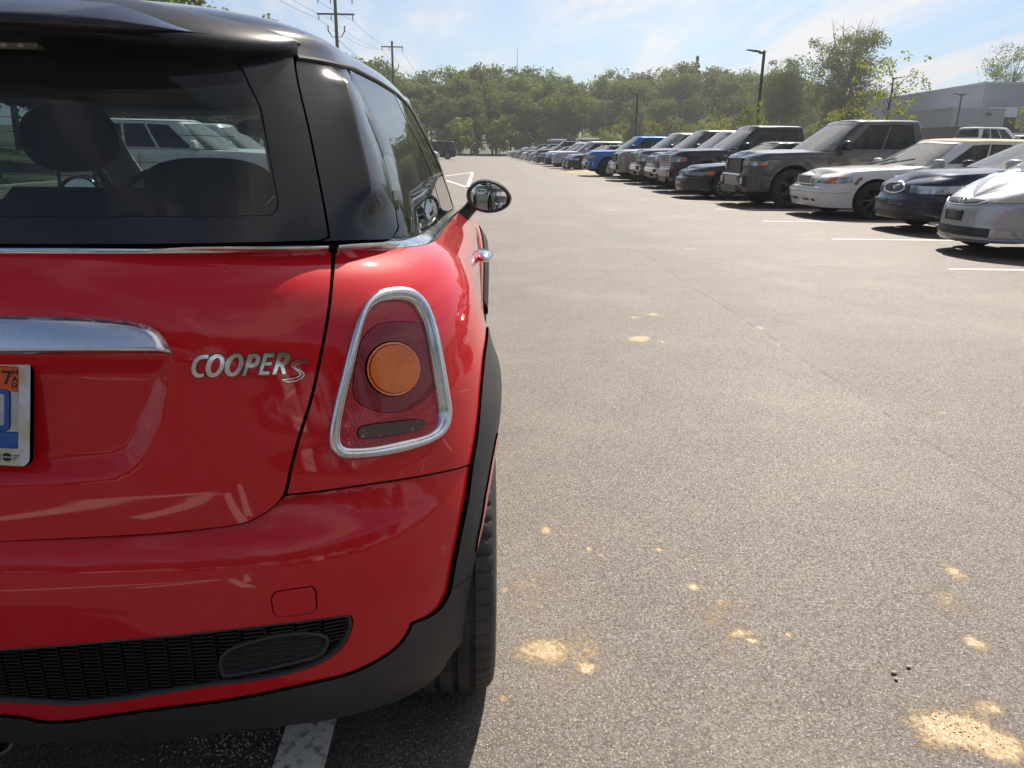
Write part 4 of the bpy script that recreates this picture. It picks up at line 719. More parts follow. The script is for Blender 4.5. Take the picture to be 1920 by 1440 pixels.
# --- roof spoiler
def spoiler():
    prof=[(.46,1.395,0),(.32,1.386,0),(.25,1.370,0),(.205,1.352,0),(.182,1.340,0),(.166,1.327,0),(.157,1.314,0),(.157,1.304,0),(.170,1.297,0),(.215,1.288,0),(.262,1.262,0),(.288,1.236,0),(.34,1.236,0)]
    xs=np.concatenate([-np.cos(np.linspace(0,np.pi,61))*.522]); V=[];F=[];m=len(prof)
    for x in xs:
        u=min(1,abs(x)/.522); k=(1-u**2.3)**.6; dr_=.034*u*u
        for y,z,_ in prof:
            ye=.372; ze=1.306+ (z-1.3)*.10
            V.append((x*.955,ye+(y-ye)*(k if y<ye else 1),ze+(z-dr_-ze)*k**.9))
    for i in range(len(xs)-1):
        for j in range(m-1): F.append((i*m+j,(i+1)*m+j,(i+1)*m+j+1,i*m+j+1))
    o=mesh('roof_spoiler',V,F,mat('spoiler_black',(.016,.017,.020),.36,spec=.3,noise=(9,(.03,.03,.033),.4,.7)),mini)
    o.modifiers.new('s','SUBSURF').levels=1; o.modifiers['s'].render_levels=1
    # raised blade along the trailing edge
    V=[];F=[]; xs=np.linspace(-.42,.42,60); pr2=[(.200,1.3475),(.170,1.337),(.134,1.3205),(.1275,1.3165),(.1258,1.311),(.1275,1.3045),(.134,1.3015),(.165,1.3025)]
    for x in xs:
        u=abs(x)/.42; k=max(0.02,(1-sm(.62,1.0,u)*1.0)); cy=.012*u*u+.035*max(0,u-.6)
        for y,z in pr2:
            zc=1.312; V.append((x,.150+cy+(y-.150)*float(k)**.6,zc-.012*u**2+(z-zc)*float(k)))
    m=len(pr2)
    for i in range(len(xs)-1):
        for j in range(m-1): F.append((i*m+j,(i+1)*m+j,(i+1)*m+j+1,i*m+j+1))
    bl_=mesh('spoiler_blade',V,F,BLK,o)
    # high brake light under the visor
    b=MB(); b.box(-.165,.165,.20,.222,1.279,1.2895,.003); b.build('brake_light',mat('smoked_lens',(.15,.15,.14),.25,coat=.4),o)
    b=MB()
    for k in range(-6,7): b.sphere((k*.024,.1985,1.2840),.0055,.002,.0035,8,6)
    b.build('lamp_diode',mat('diode_lens',(.35,.38,.36),.2),o,split=True)
    return o
spoiler()
# --- tail lamps
def lamp(sx):
    t=empty('tail_light',(0,0,0),parent=mini)
    n=110; o=match(ring_o,n,True); i=match(ring_i,n,True)
    k=int(np.argmin(((i-o[0])**2).sum(1))); i=np.roll(i,-k,0)
    V,F=band(mini_body,np.vstack([o,o[:1]]),np.vstack([i,i[:1]]),[(-.04,-.012),(0,.001),(.08,.0065),(.22,.0100),(.42,.0115),(.60,.0108),(.70,.0085),(.74,.0060),(.80,.0055),(.90,.0045),(.97,-.001),(1.05,-.016)])
    V=np.array(V)*[sx,1,1]; mesh('chrome_ring',V,[f if sx>0 else f[::-1] for f in F],CHR,t)
    kw=dict(mirror=sx<0)
    red=MT.get('lens_red') or lensmat('lens_red',(.66,.055,.085))
    smk=lensmat('lens_smoked',(.36,.030,.050)); amb=lensmat('lens_amber',(1.0,.20,.028),conc=True)
    panel('lens',mini_body,offs(ring_i,-.004),red,t,step=.008,off=-.0035,rim=0,**kw)
    panel('reflector_bowl',mini_body,D['smoke'],smk,t,step=.008,off=-.0026,rim=.002,**kw)
    am=np.array(D['amber']); c=am.mean(0)
    panel('indicator',mini_body,am,mat('amber_rim',(.95,.16,.03),.2,coat=1),t,step=.008,off=.0005,rim=.006,soft=.002,**kw)
    panel('indicator_lens',mini_body,c+(am-c)*.90,amb,t,step=.006,off=.0022,rim=.003,soft=.001,**kw)
    panel('reversing_lamp',mini_body,D['revlamp'],mat('reversing_glass',(.09,.045,.05),.12,coat=1,noise=(60,(.22,.20,.20),.58,.70)),t,step=.008,off=-.0016,rim=.002,**kw)
    return t
def lensmat(name,col,conc=False):
    if name in MT:return MT[name]
    m=mat(name,col,.3,0,.55,crough=.02,spec=.25); t=m.node_tree; b=t.nodes['Principled BSDF']
    tc=t.nodes.new('ShaderNodeTexCoord'); v=t.nodes.new('ShaderNodeTexVoronoi'); v.inputs['Scale'].default_value=330; v.inputs['Randomness'].default_value=.15; t.links.new(tc.outputs['Object'],v.inputs['Vector'])
    r=t.nodes.new('ShaderNodeMapRange'); r.inputs[1].default_value=0; r.inputs[2].default_value=.5; 
    if conc:     # moulded rings round the bulb
        cS=np.array(D['amber']).mean(0); cP=mini_body(*cS); 
        ab=t.nodes.new('ShaderNodeVectorMath'); ab.operation='ABSOLUTE'; t.links.new(tc.outputs['Object'],ab.inputs[0])
        ds=t.nodes.new('ShaderNodeVectorMath'); ds.operation='DISTANCE'; t.links.new(ab.outputs[0],ds.inputs[0]); ds.inputs[1].default_value=tuple(float(q) for q in cP)
        wv=MA(t,'PINGPONG',MA(t,'MULTIPLY',ds.outputs['Value'],1/.0017),1.); t.links.new(MA(t,'MULTIPLY',MA(t,'ADD',MA(t,'MULTIPLY',wv,.45),MA(t,'MULTIPLY',v.outputs['Distance'],.9)),.36),r.inputs[0])
    else: t.links.new(v.outputs['Distance'],r.inputs[0])
    x=t.nodes.new('ShaderNodeMix'); x.data_type='RGBA'; x.inputs[6].default_value=(min(1,col[0]*1.5),col[1]*1.3,col[2]*1.3,1); x.inputs[7].default_value=(col[0]*.55,col[1]*.4,col[2]*.4,1); t.links.new(r.outputs[0],x.inputs[0])
    n=t.nodes.new('ShaderNodeTexNoise'); n.inputs['Scale'].default_value=22; n.inputs['Detail'].default_value=5; t.links.new(tc.outputs['Object'],n.inputs['Vector'])
    r2=t.nodes.new('ShaderNodeMapRange'); r2.inputs[1].default_value=.45; r2.inputs[2].default_value=.75; r2.inputs[4].default_value=.35; t.links.new(n.outputs[0],r2.inputs[0])
    y=t.nodes.new('ShaderNodeMix'); y.data_type='RGBA'; t.links.new(r2.outputs[0],y.inputs[0]); t.links.new(x.outputs[2],y.inputs[6]); y.inputs[7].default_value=(col[0]*.25,col[1]*.3,col[2]*.3,1); t.links.new(y.outputs[2],b.inputs['Base Color'])
    u=t.nodes.new('ShaderNodeBump'); u.inputs['Strength'].default_value=.4; u.inputs['Distance'].default_value=.001; t.links.new(v.outputs['Distance'],u.inputs['Height']); t.links.new(u.outputs[0],b.inputs['Normal'])
    return m
lamp(1);lamp(-1)
# lamp cavity
panel('lamp_backing',mini_body,offs(ring_o,-.004),DRK,mini,step=.03,off=-.016,rim=0,both=True)
# --- chrome grip of the tailgate
hd=[p for p in D['handle'] if p[0]>.15]
hf=[(0,hd[0][1]+.0006)]+hd+[(0,hd[-1][1])]
hf=hf[1:-1]; hfull=hf+mir(hf)
def domed(name,f,poly,h,material,parent,step=.01,edge=.010,pw=.5,base=-.001,tilt=None):
    pl=np.array(poly,float)
    if sarea(pl)<0: pl=pl[::-1]
    plr=resamp(pl,step)
    def g(S,Z):
        S=np.asarray(S,float);Z=np.asarray(Z,float); P=f(S,Z); n=normals(f,S,Z); c=P-np.array([0,1.8,.6]); n=np.where((n*c).sum(-1,keepdims=True)<0,-n,n)
        sh_=S.shape; d=-sdpoly_f(S.ravel(),Z.ravel(),plr).reshape(sh_); k=np.clip(d/edge,0,1); k=1-(1-k)**2
        hh=h if tilt is None else (h*(.35+.65*np.clip((tilt[1]-Z)/(tilt[1]-tilt[0]),0,1)))[...,None]
        return P+n*(hh*k[...,None]+base)
    return panel(name,g,offs(pl,.0006),material,parent,step=step,rim=.012,soft=.001)
domed('tailgate_grip',mini_body,hfull,.022,CHR,tailgate,step=.0045,edge=.010,tilt=(.866,.924))
# --- badge
bg_=empty('badge',(0,0,0),parent=tailgate)
for k,nm in(('C','C'),('O1','O'),('O2','O'),('P','P'),('E','E'),('R','R')):
    hl=[D['let_%s_1'%k]] if 'let_%s_1'%k in D else []
    panel('letter_'+nm.lower(),mini_body,D['let_%s_0'%k],CHR2,bg_,holes=hl,step=.0035,off=.0032,rim=.004,soft=.0007)
so_=np.array(D['let_S']); 
panel('letter_s',mini_body,so_,CHR2,bg_,step=.003,off=.0026,rim=.004,soft=.0005)
panel('letter_inlay',mini_body,offs(so_,.0014),RED,bg_,step=.003,off=.0031,rim=.001,soft=.0002)
# --- number plate in its worn frame
def plate():
    p=empty('number_plate',(-.002,.050,.791),parent=tailgate); p.rotation_euler=(R(-11),R(4.0),0)
    def rrect(w,h,r,n=6,cx=0,cz=0):
        L=[]
        for sx,sz,a in((1,1,0),(-1,1,90),(-1,-1,180),(1,-1,270)):
            for k in range(n+1):
                u=R(a+90*k/n); L.append((cx+sx*(w/2-r)+r*math.cos(u),cz+sz*(h/2-r)+r*math.sin(u)))
        return L
    def slab(name,poly,y0,y1,material,holes=(),parent=p):
        f=lambda S,Z:np.stack([np.asarray(S,float),y0+0*np.asarray(S,float),np.asarray(Z,float)],-1)
        o=panel(name,f,poly,material,parent,holes=holes,step=.012,rim=abs(y1-y0),soft=.0008); return o
    PW=mat('plate_white',(.50,.49,.50),.45,noise=(45,(.42,.41,.43),.42,.66)); BLU=mat('plate_blue',(.015,.09,.36),.4,noise=(60,(.05,.13,.38),.5,.7)); FR=mat('frame_worn_cream',(.50,.46,.34),.5,noise=(22,(.58,.60,.66),.48,.58))
    slab('plate_face',rrect(.30,.142,.008),.0,.003,PW)
    slab('plate_frame',rrect(.318,.158,.013),-.0045,.004,FR,holes=[rrect(.287,.120,.004,cz=.005)])
    slab('state_band',[(-.1425,-.054),(.1425,-.054),(.1425,-.031),(-.1425,-.034)],-.0012,.0,BLU)
    slab('registration_sticker',rrect(.039,.034,.003,cx=.1228,cz=.0462),-.0014,.0,mat('sticker_orange',(.72,.10,.015),.4))
    # visible edge of the last plate character
    slab('plate_character',rrect(.036,.060,.008,cx=.1110,cz=.0010),-.0018,.0,BLU,holes=[rrect(.022,.047,.004,cx=.1110,cz=.0010)])
    BK=mat('print_black',(.01,.01,.012),.5)
    def stroke(b,pts,wd,y=-.0022):
        for a,c in zip(pts[:-1],pts[1:]):
            a=np.array(a);c=np.array(c);d=c-a;d=d/np.linalg.norm(d);n=np.array([-d[1],d[0]])*wd/2; e=d*wd*.35
            q=[a-n-e,a+n-e,c+n+e,c-n+e]; b.add([(x,y,z) for x,z in q]+[(x,y+.0006,z) for x,z in q],[(0,1,2,3),(0,4,5,1),(1,5,6,2),(2,6,7,3),(3,7,4,0)])
    b=MB(); stroke(b,[(.1190,.0560),(.1295,.0560),(.1235,.0395)],.0032)
    x0=.1325;gl=lambda L,z:[(x0+a*.0070,z+c*.0072) for a,c in L]
    stroke(b,gl([(0,0),(0,1),(.5,.35),(1,1),(1,0)],.0525),.0012)
    stroke(b,gl([(0,0),(.5,1),(1,0)],.0428),.0012); stroke(b,gl([(.2,.35),(.8,.35)],.0428),.0011)
    stroke(b,gl([(0,0),(0,1),(.8,1),(.95,.75),(.8,.5),(0,.5)],.0330),.0012); stroke(b,gl([(.45,.5),(1,0)],.0330),.0012)
    b.build('sticker_print',BK,p,smooth=False)
    b=MB()
    # winged roundel on the lower edge of the frame
    for k in range(3):
        for sx in(-1,1): stroke(b,[(.128+sx*.0085,-.0665-.0030*(k-1)),(.128+sx*(.017-.0025*k),-.0665-.0030*(k-1))],.0010,-.0052)
    for h in(1,-1): 
        L=[(.128+.0065*math.cos(u)*1,-.0665+h*(.0010+.0052*math.sin(u))) for u in np.linspace(0,np.pi,9)]
        b.add([(x,-.0052,z) for x,z in L],[tuple(range(len(L)))])
    b.build('frame_roundel',BK,p,smooth=False)
plate()
# --- mirrors, handle, exhaust, cabin
def door_mirror(sx):
    m=empty('door_mirror',(sx*.838,2.28,.958),parent=mini)
    b=MB(); V=[];F=[];n=40
    prof=[(.028,.80),(.012,.99),(-.004,1.0),(-.012,.97),(-.012,.84),(-.006,.82)]
    cap=[(.085,.02),(.083,.35),(.07,.62),(.05,.8),(.028,.93),(.010,1.0),(-.008,1.0),(-.016,.97),(-.017,.90),(-.013,.84),(-.006,.82)]
    for y,r in cap:
        for k in range(n):
            u=2*math.pi*k/n; rx=.093;rz=.066; x=rx*r*math.cos(u)*(1); z=rz*r*math.sin(u)*(1.0+.10*math.cos(u)*sx*-1); a=R(-8)*sx
            V.append((x*math.cos(a)-z*math.sin(a),y,x*math.sin(a)+z*math.cos(a)))
    for i in range(len(cap)-1):
        for k in range(n): F.append((i*n+k,i*n+(k+1)%n,(i+1)*n+(k+1)%n,(i+1)*n+k))
    b.add(V,F); b.tube([(-sx*.055,.02,-.02),(-sx*.085,.02,-.055),(-sx*.125,.015,-.095)],[.030,.027,.034],14,flat=1); b.build('mirror_housing',mat('mirror_black',(.02,.02,.022),.25,coat=.6),m,sharp=50)
    V=[(0,-.006,0)]
    for k in range(n):
        u=2*math.pi*k/n; x=.078*math.cos(u); z=.0555*math.sin(u)*(1.0+.10*math.cos(u)*sx*-1); a=R(-8)*sx; V.append((x*math.cos(a)-z*math.sin(a),-.006,x*math.sin(a)+z*math.cos(a)))
    g=mesh('mirror_glass',V,[(0,1+k,1+(k+1)%n) for k in range(n)],mat('mirror_silver',(.80,.82,.84),.0,1),m,False)
    g.rotation_euler=(R(-1.5),0,R(4*sx))
    # painted cap on the front
    V=[];F=[];cp_=[(.089,.02),(.087,.36),(.074,.64),(.054,.83),(.031,.955),(.012,1.02)]
    for y,r in cp_:
        for k in range(n):
            u=2*math.pi*k/n; x=.0935*r*math.cos(u); z=.0665*r*math.sin(u)*(1.0+.10*math.cos(u)*sx*-1); a=R(-8)*sx; V.append((x*math.cos(a)-z*math.sin(a),y,x*math.sin(a)+z*math.cos(a)))
    for i in range(len(cp_)-1):
        for k in range(n): F.append((i*n+k,i*n+(k+1)%n,(i+1)*n+(k+1)%n,(i+1)*n+k))
    mesh('mirror_cap',V,F,CHR2,m)
door_mirror(1);door_mirror(-1)
b=MB()
for sx in(1,-1):
    b.sphere((sx*.812,1.47,.822),.030,.085,.019,24,16); 
b.build('door_handle',CHR2,mini,split=True)
b=MB()
for sx in(-.105,-.025): b.lathe([(.14,.0),(.14,.030),(.02,.031),(.00,.030),(-.012,.033),(-.012,.0375),(.0,.039),(.16,.039)],28,'y',(sx,.09,.190))
b.build('exhaust_pipe',CHR,mini,split=True)
# cabin
def seat(name,x,y,w,ztop,hr,zh,lift=True):
    s=empty(name,(x,y,0),parent=mini)
    b=MB(); b.box(-w/2,w/2,.02,.14,.45,ztop,.05); b.box(-w/2,w/2,.1,.55,.38,.52,.05); b.build('seat_back',INT,s)
    b=MB(); b.sphere((0,.06,zh),*hr,28,18,.8); b.build('headrest',INT,s)
    b=MB()
    for sx in(-.055,.055): b.tube([(sx,.07,ztop-.02),(sx,.07,zh-.03)],.006,8)
    b.build('headrest_post',mat('dull_steel',(.25,.25,.26),.35,.9),s,split=True); return s
seat('front_seat',-.445,1.42,.50,1.02,(.142,.055,.098),1.165)
seat('front_seat',.375,1.42,.50,1.02,(.133,.055,.090),1.158)
for x in(.27,-.27): seat('rear_seat',x,.50,.52,1.035,(.125,.05,.052),1.075)
b=MB(); b.box(-.62,.62,2.15,2.75,.55,.93,.06); b.box(-.55,-.2,2.05,2.2,.78,.955,.04); b.build('dashboard',INT,mini)
b=MB(); b.lathe([(-.012,.19),(0,.202),(.012,.19),(0,.178)],36,'y',(-.37,1.98,.87),close=True); b.build('steering_wheel',INT,mini)
b=MB(); b.sphere((-.03,2.10,1.215),.098,.022,.034,24,12,.9); b.tube([(-.03,2.11,1.23),(-.02,2.16,1.31)],.01,8); b.build('rear_view_mirror',mat('mirror_black'),mini)
# grey pillar linings
b=MB()
for sx in(-1,1):
    P_=[G(np.array(sx*s),np.array(v)) for s,v in((2.05,.0),(2.02,.5),(1.97,.93))]; b.tube([(p[0]*.90-sx*.012,p[1]-.06,p[2]) for p in P_],[.078,.058,.05],12,flat=.6)
    P_=[G(np.array(sx*s),np.array(v)) for s,v in((1.33,.0),(1.40,.5),(1.46,.93))]; b.tube([(p[0]*.92,p[1],p[2]) for p in P_],[.045,.04,.035],10,flat=.5)
b.build('pillar_lining',GRY,mini,split=True)
b=MB()
for sx in(-1,1): b.box(*sorted((sx*.60,sx*.66)),.35,2.4,.3,.93,.02)
b.build('side_lining',INT,mini,split=True)
b=MB(); b.box(-.58,.58,.13,.5,.50,.60,.02); b.build('boot_floor',INT,mini)
# ---------------------------------------------------------------- other vehicles: one builder, many shapes
TYR=mat('tyre_black',(.018,.018,.018),.8); CGL=glassmat('car_side_glass',(.16,.19,.18),1.5); WGL=glassmat('car_windscreen',(.42,.48,.46),2.9,dirt_glare=.30)  # pale windscreen film: dust plus sky glare put into the colour
HLM=mat('headlamp_glass',(.46,.48,.50),.15,.35,1,noise=(9,(.22,.22,.24),.45,.65)); YHL=mat('yellowed_lamp',(.55,.48,.33),.25,0,1,noise=(20,(.7,.68,.6),.5,.7)); ORL=mat('orange_lamp',(.65,.13,.02),.2,0,1)
GRB=mat('grille_black',(.012,.012,.013),.35); RIMS=mat('rim_silver',(.42,.42,.43),.3,.85); RIMB=mat('rim_black',(.02,.02,.022),.3,coat=.5)
def mkwheel(name,r,wd,spk,rm,n=40):
    w=empty(name); W=wd/2; rr=r*.66
    b=MB(); b.lathe([(-W+.01,rr),(-W,r*.8),(-W+.012,r*.95),(-W+.03,r),(0,r*1.003),(W-.03,r),(W-.012,r*.95),(W,r*.8),(W-.01,rr),(-W+.01,rr)],n,'x'); b.build('tyre',TYR,w)
    b=MB(); b.lathe([(W-.012,rr+.002),(W-.006,rr-.008),(W-.03,rr-.02),(-W+.02,rr-.03)],n,'x')
    for k in range(spk):
        u=2*math.pi*k/spk
        for d in ((-.10,.10) if spk<8 else (0,)):
            b.tube([(W-.035,.03*math.cos(u),.03*math.sin(u)),(W-.022,(rr-.01)*math.cos(u+d),(rr-.01)*math.sin(u+d))],[r*.06,r*.05 if spk<8 else r*.035],6)
    b.lathe([(W-.012,.0),(W-.012,r*.12),(W-.03,r*.2),(W-.06,r*.22)],18,'x'); b.build('rim',rm,w)
    b=MB(); b.lathe([(-W+.05,.0),(-W+.05,rr-.03)],20,'x'); b.build('brake_disc',DRK,w)
    bpy.data.objects.remove(w) if False else None
    return w
WH={}
class Car:
    def __init__(c,name,label,cat,P,col,group=None,step=.075):
        c.P=P; c.root=empty(name,label=label,cat=cat,group=group); L,W=P['L'],P['W']; c.L=L; c.col=col; c.step=step
        E=Sp(P['E']); c.E=E; ysl=P.get('yr',.75); yf=L-P.get('fl',.85); c.yr=ysl;c.yf=yf
        bt=P.get('tuck',.06); H1=P.get('zs',.2)
        fl=P.get('flare',0.); ax=P['ax']; wr=P['wr']
        def disp(Q,S,Z):
            if not fl: return Q
            r=np.minimum(np.hypot(Q[...,1]-ax[0],Q[...,2]-wr),np.hypot(Q[...,1]-ax[1],Q[...,2]-wr)); R_=Q.copy(); R_[...,0]+=np.sign(Q[...,0])*fl*sm(wr+.20,wr+.09,r)*sm(.3,.6,np.abs(Q[...,0])); return R_
        c.f=Lower(L=L,yr=ysl,yf=yf,nr=P.get('nr',3.5),nf=P.get('nf',3.),E=E,W=Sp([(0,W-bt),(H1+.25,W-.012),(H1+.42,W),(2.2,W-.015)]),
            sh=Sp(P.get('sh',[(0,.085),(.02,.05),(.06,.022),(.12,.006),(.2,0),(2,0)])),shr=Sp([(0,.08),(.03,.04),(.08,.012),(.15,0),(2,0)]),shf=Sp(P.get('shf',[(0,.08),(.02,.045),(.06,.015),(.12,0),(2,0)])),
            R=Sp(P['R']),F=Sp([(z,L-d) for z,d in P['F']]),bar=lambda y:1-P.get('nose',.05)*sm(L-1.2,L,y)-.03*sm(.9,0,y),disp=disp if fl else None)
        c.Sm=1+(yf-ysl)+1
        c.zs=Sp(P['Z']) if 'Z' in P else Sp([(0,H1+.1),(.6,H1),(L-.7,H1),(L,H1+.02)])
        c.body()
    def yy(c,S):
        a=abs(S);Ls=c.yf-c.yr; return c.yr*a if a<1 else (c.yr+a-1 if a<1+Ls else c.yf+(a-1-Ls)*(c.L-c.yf))
    def Y(c,y,z):
        lo,hi=0,c.Sm
        for _ in range(26):
            m=(lo+hi)/2
            if float(c.f(np.array(m),np.array(z))[1])<y: lo=m
            else: hi=m
        return (lo,z)
    def X(c,x,z):
        lo,hi=c.Sm-1,c.Sm
        for _ in range(26):
            m=(lo+hi)/2
            if float(c.f(np.array(m),np.array(z))[0])>x: lo=m
            else: hi=m
        return (lo,z)
    def pt(c,p): return c.X(p[1],p[2]) if p[0]=='x' else c.Y(p[1],p[2])
    def body(c):
        P=c.P;L=c.L;wr=P['wr'];ax=P['ax'];ra=wr+P.get('gap',.055)
        top=[(s,float(c.E(c.yy(s)))) for s in np.linspace(c.Sm,0,70)]
        bot=[(s,float(c.zs(c.yy(s)))) for s in np.linspace(0,.5,6)]
        seg=[]
        for a in ax:
            z0=float(c.zs(a)); th=math.degrees(math.asin(min(1,max(-1,(z0-wr)/ra))))
            seg+=[c.Y(a+ra*math.cos(R(t)),wr+ra*math.sin(R(t))) for t in np.linspace(180-th,th,18)]
        s1=max(c.Sm-.55,seg[-1][0]+.03); end=[(s,float(c.zs(c.yy(s)))) for s in np.linspace(s1,c.Sm,6)]
        pl=bot+seg+end+top
        kw=dict(step=c.step,rim=.03,soft=.004)
        A,B=panel('body',c.f,pl,c.col,c.root,both=True,**kw)
        # join both halves and the top surfaces to one shell
        V=[];F=[];Nn=[]
        def take(o):
            me=o.data; b=len(V); V.extend([tuple(v.co) for v in me.vertices]); F.extend([tuple(i+b for i in p.vertices) for p in me.polygons])
            cn=np.zeros(len(me.loops)*3,np.float32); me.corner_normals.foreach_get('vector',cn); cn=cn.reshape(-1,3); lv=np.zeros(len(me.loops),np.int32); me.loops.foreach_get('vertex_index',lv); q=np.zeros((len(me.vertices),3)); q[lv]=cn; Nn.extend(q.tolist())
            bpy.data.objects.remove(o); bpy.data.meshes.remove(me)
        take(A);take(B)
        # bonnet / boot surface
        Ss=np.linspace(0,c.Sm,max(30,int(9/c.step*.9))); n=10; m=2*n+1; g=[]
        cr=P.get('crown',.05); ce=P.get('cedge',.25)
        for s in Ss:
            z=float(c.E(c.yy(s))); p=c.f(np.array(s),np.array(z))
            for k in np.linspace(-1,1,m):
                ak=abs(k); bulge=cr*(1-ak**2.2)*min(1,p[0]/.5)
                if 'ribs' in P: bulge+=P['ribs']*float(sm(.62,.52,ak)*sm(.20,.34,ak))*float(sm(L-.1,L-.5,p[1])*sm(L-1.7,L-1.2,p[1]))
                g.append((p[0]*k,p[1],z+bulge))
        g=np.array(g).reshape(len(Ss),m,3); du=np.gradient(g,axis=0);dv=np.gradient(g,axis=1); nn=np.cross(du,dv); nn/=np.maximum(np.linalg.norm(nn,axis=-1,keepdims=True),1e-9); nn[nn[...,2]<0]*=-1
        b=len(V); V.extend(g.reshape(-1,3).tolist()); Nn.extend(nn.reshape(-1,3).tolist())
        for i in range(len(Ss)-1):
            for k in range(m-1): F.append((b+i*m+k,b+i*m+k+1,b+(i+1)*m+k+1,b+(i+1)*m+k))
        c.bodyo=mesh('body',V,F,c.col,c.root,True,Nn)
        b=MB(); b.box(-c.P['W']+.14,c.P['W']-.14,.75,L-1.15,.19,float(c.E(L/2))-.25); b.box(-c.P['W']+.38,c.P['W']-.38,L-1.16,L-.32,.22,.55); b.box(-c.P['W']+.30,c.P['W']-.30,.25,.76,.25,.6); b.build('underbody',DRK,c.root,smooth=False)
        # cabin
        if 'g' in P: c.cabin(P['g'])
        # wheels
        key=(wr,P.get('spk',5),P.get('rim','s'))
        if key not in WH:
            w=mkwheel('wheel',wr,P.get('tw',.2),P.get('spk',5),RIMB if P.get('rim')=='b' else RIMS); WH[key]=w; first=True
        w=WH[key]; W_=P['W']-P.get('tw',.2)/2-.015+P.get('flare',0)
        for x,y,rz in((W_,ax[0],0),(W_,ax[1],0),(-W_,ax[0],math.pi),(-W_,ax[1],math.pi)):
            if w.parent is None and not w.get('used'): w['used']=1; w.parent=c.root; w.location=(x,y,wr)
            else: copy_tree(w,c.root,(x,y,wr),rz)
            if w.parent==c.root and (w.location-Vector((x,y,wr))).length<1e-4: w.rotation_euler=(0,0,rz)
        b=MB(); 
        for y in ax:
            for sx in(-1,1):
                V_=[]
                for k in range(17):
                    u=R(5+170*k/16); c_,s_=math.cos(u),math.sin(u); V_+=[(sx*(W_-.30),y+.03*c_,wr+.03*s_),(sx*(W_-.30),y+(ra-.004)*c_,wr+(ra-.004)*s_),(sx*(P['W']-.13),y+(ra-.004)*c_,wr+(ra-.004)*s_)]
                b.add(V_,[(k*3+j,k*3+j+1,k*3+j+4,k*3+j+3) for k in range(16) for j in range(2)])
        b.build('wheel_housing',DRK,c.root,split=True)
    def cabin(c,g):
        zb=c.E; 
        c.g=Green(b=dict(W=g['Wb'],R=g['rb'],F=g['fb'],yr=g['yrb'],yf=g['yfb'],nr=g.get('nr',4),nf=g.get('nf',3.2)),t=dict(W=g['Wt'],R=g['rt'],F=g['ft'],yr=g['yrt'],yf=g['yft'],nr=4,nf=3.6),
            zb=lambda y:zb(np.clip(y,g.get('y0',.3),g['fb']-.1))-.0,zt=Sp([(0,g['zt']-.02),(1,g['zt']-.005),(1.5,g['zt']),(2,g['zt']-.025),(3,g['zt']+.01)]),bul=g.get('bul',.02))
        st=c.step; H=[]; gl=[]
        hw=[(2.10,.10),(2.17,.90),(3.0,.90),(3.0,.08)]; rwp=[(0,.12),(0,.88),(.80,.88),(.86,.15)]
        for a in g['win']: gl.append(('side_window',a))
        outer=[(0,0),(3,0),(3,1),(0,1)]
        wsh=[(2.12,.06),(2.16,.5),(2.20,.93),(2.9995,.93),(2.9995,.04)]
        rwn=[(.0005,.14),(.0005,.90),(.80,.88),(.88,.18)]
        holes=[a for _,a in gl]+[wsh,rwn]
        # frames: the pillars as one shell with openings
        pil=c.P.get('roofcol',c.col); fcol=c.P.get('framecol',pil)
        shell_outer=[(-.0,0),(3,0),(3,1),(0,1)]
        kw=dict(step=st*.8,vs=.45,both=True)
        A,B=panel('pillars',c.g,[(0,-.03),(3,-.03),(3,.04),(2.12,.06),(2.16,.5),(2.20,.93),(3,.93),(3,1),(0,1),(0,.90),(.80,.90),(.88,.18),(0,.14)],fcol,c.root,holes=g['win'],rim=.012,soft=.002,**kw)
        for h in g['win']: panel('side_window',c.g,offs(np.array(h)*[1,.45],-.01)/[1,.45],CGL,c.root,off=-.006,rim=0,**kw)
        fr=c.P.get('frames',True)
        def two(name,h,m):
            full=[(x if x<2.99 else 2.999,y) for x,y in h]
            panel(name,c.g,full,m,c.root,off=-.005,rim=0,**kw)
        two('windscreen',wsh,WGL); two('rear_window',rwn,CGL)
        # roof
        rows=[];Sg=np.linspace(0,3,60); V=[];F=[]
        zc=g['zt']+g.get('rc',.05)
        for s in Sg:
            E=c.g(np.array(s),np.array(1.)); C=np.array([0,np.clip(E[1],g['rt']+.35,g['ft']-.35),zc])
            rows.append([C*(1-r)+E*r+np.array([0,0,(zc-E[2])*((1-r**2.6)**(1/2.2))-(zc-E[2])*(1-r)]) for r in 1-np.linspace(0,1,10)**1.6])
        m=10
        for sx in(1,-1):
            b=len(V)
            for row in rows: V+=[(p[0]*sx,p[1],p[2]) for p in row]
            for i in range(len(rows)-1):
                for j in range(m-1): F.append((b+i*m+j,b+(i+1)*m+j,b+(i+1)*m+j+1,b+i*m+j+1))
        o=mesh('roof',V,F,pil,c.root)
        # seats
        b=MB(); zz=float(c.E((g['rb']+g['fb'])/2)); ys=[g['fb']-1.35,g['fb']-2.2] if g['fb']-g['rb']>2.3 else [g['fb']-1.3]
        for y in ys:
            for x in(-.37,.37):
                b2=MB(); b2.box(x-.24,x+.24,y-.08,y+.06,zz-.4,zz+.10,.05); b2.sphere((x,y-.03,zz+.22),.13,.06,.10,12,8,.8); b2.build('seat',INT,c.root)
        b.box(-g['Wb']+.1,g['Wb']-.1,g['fb']-.95,g['fb']-.25,zz-.3,zz-.02,.04); b.build('dashboard',INT,c.root)
    def patch(c,name,pts,m,off=.004,rim=.004,both=True,step=None,parent=None):
        pl=[c.pt(p) for p in pts]; return panel(name,c.f,pl,m,parent or c.root,step=step or c.step*.7,off=off,rim=rim,soft=.001,both=both)
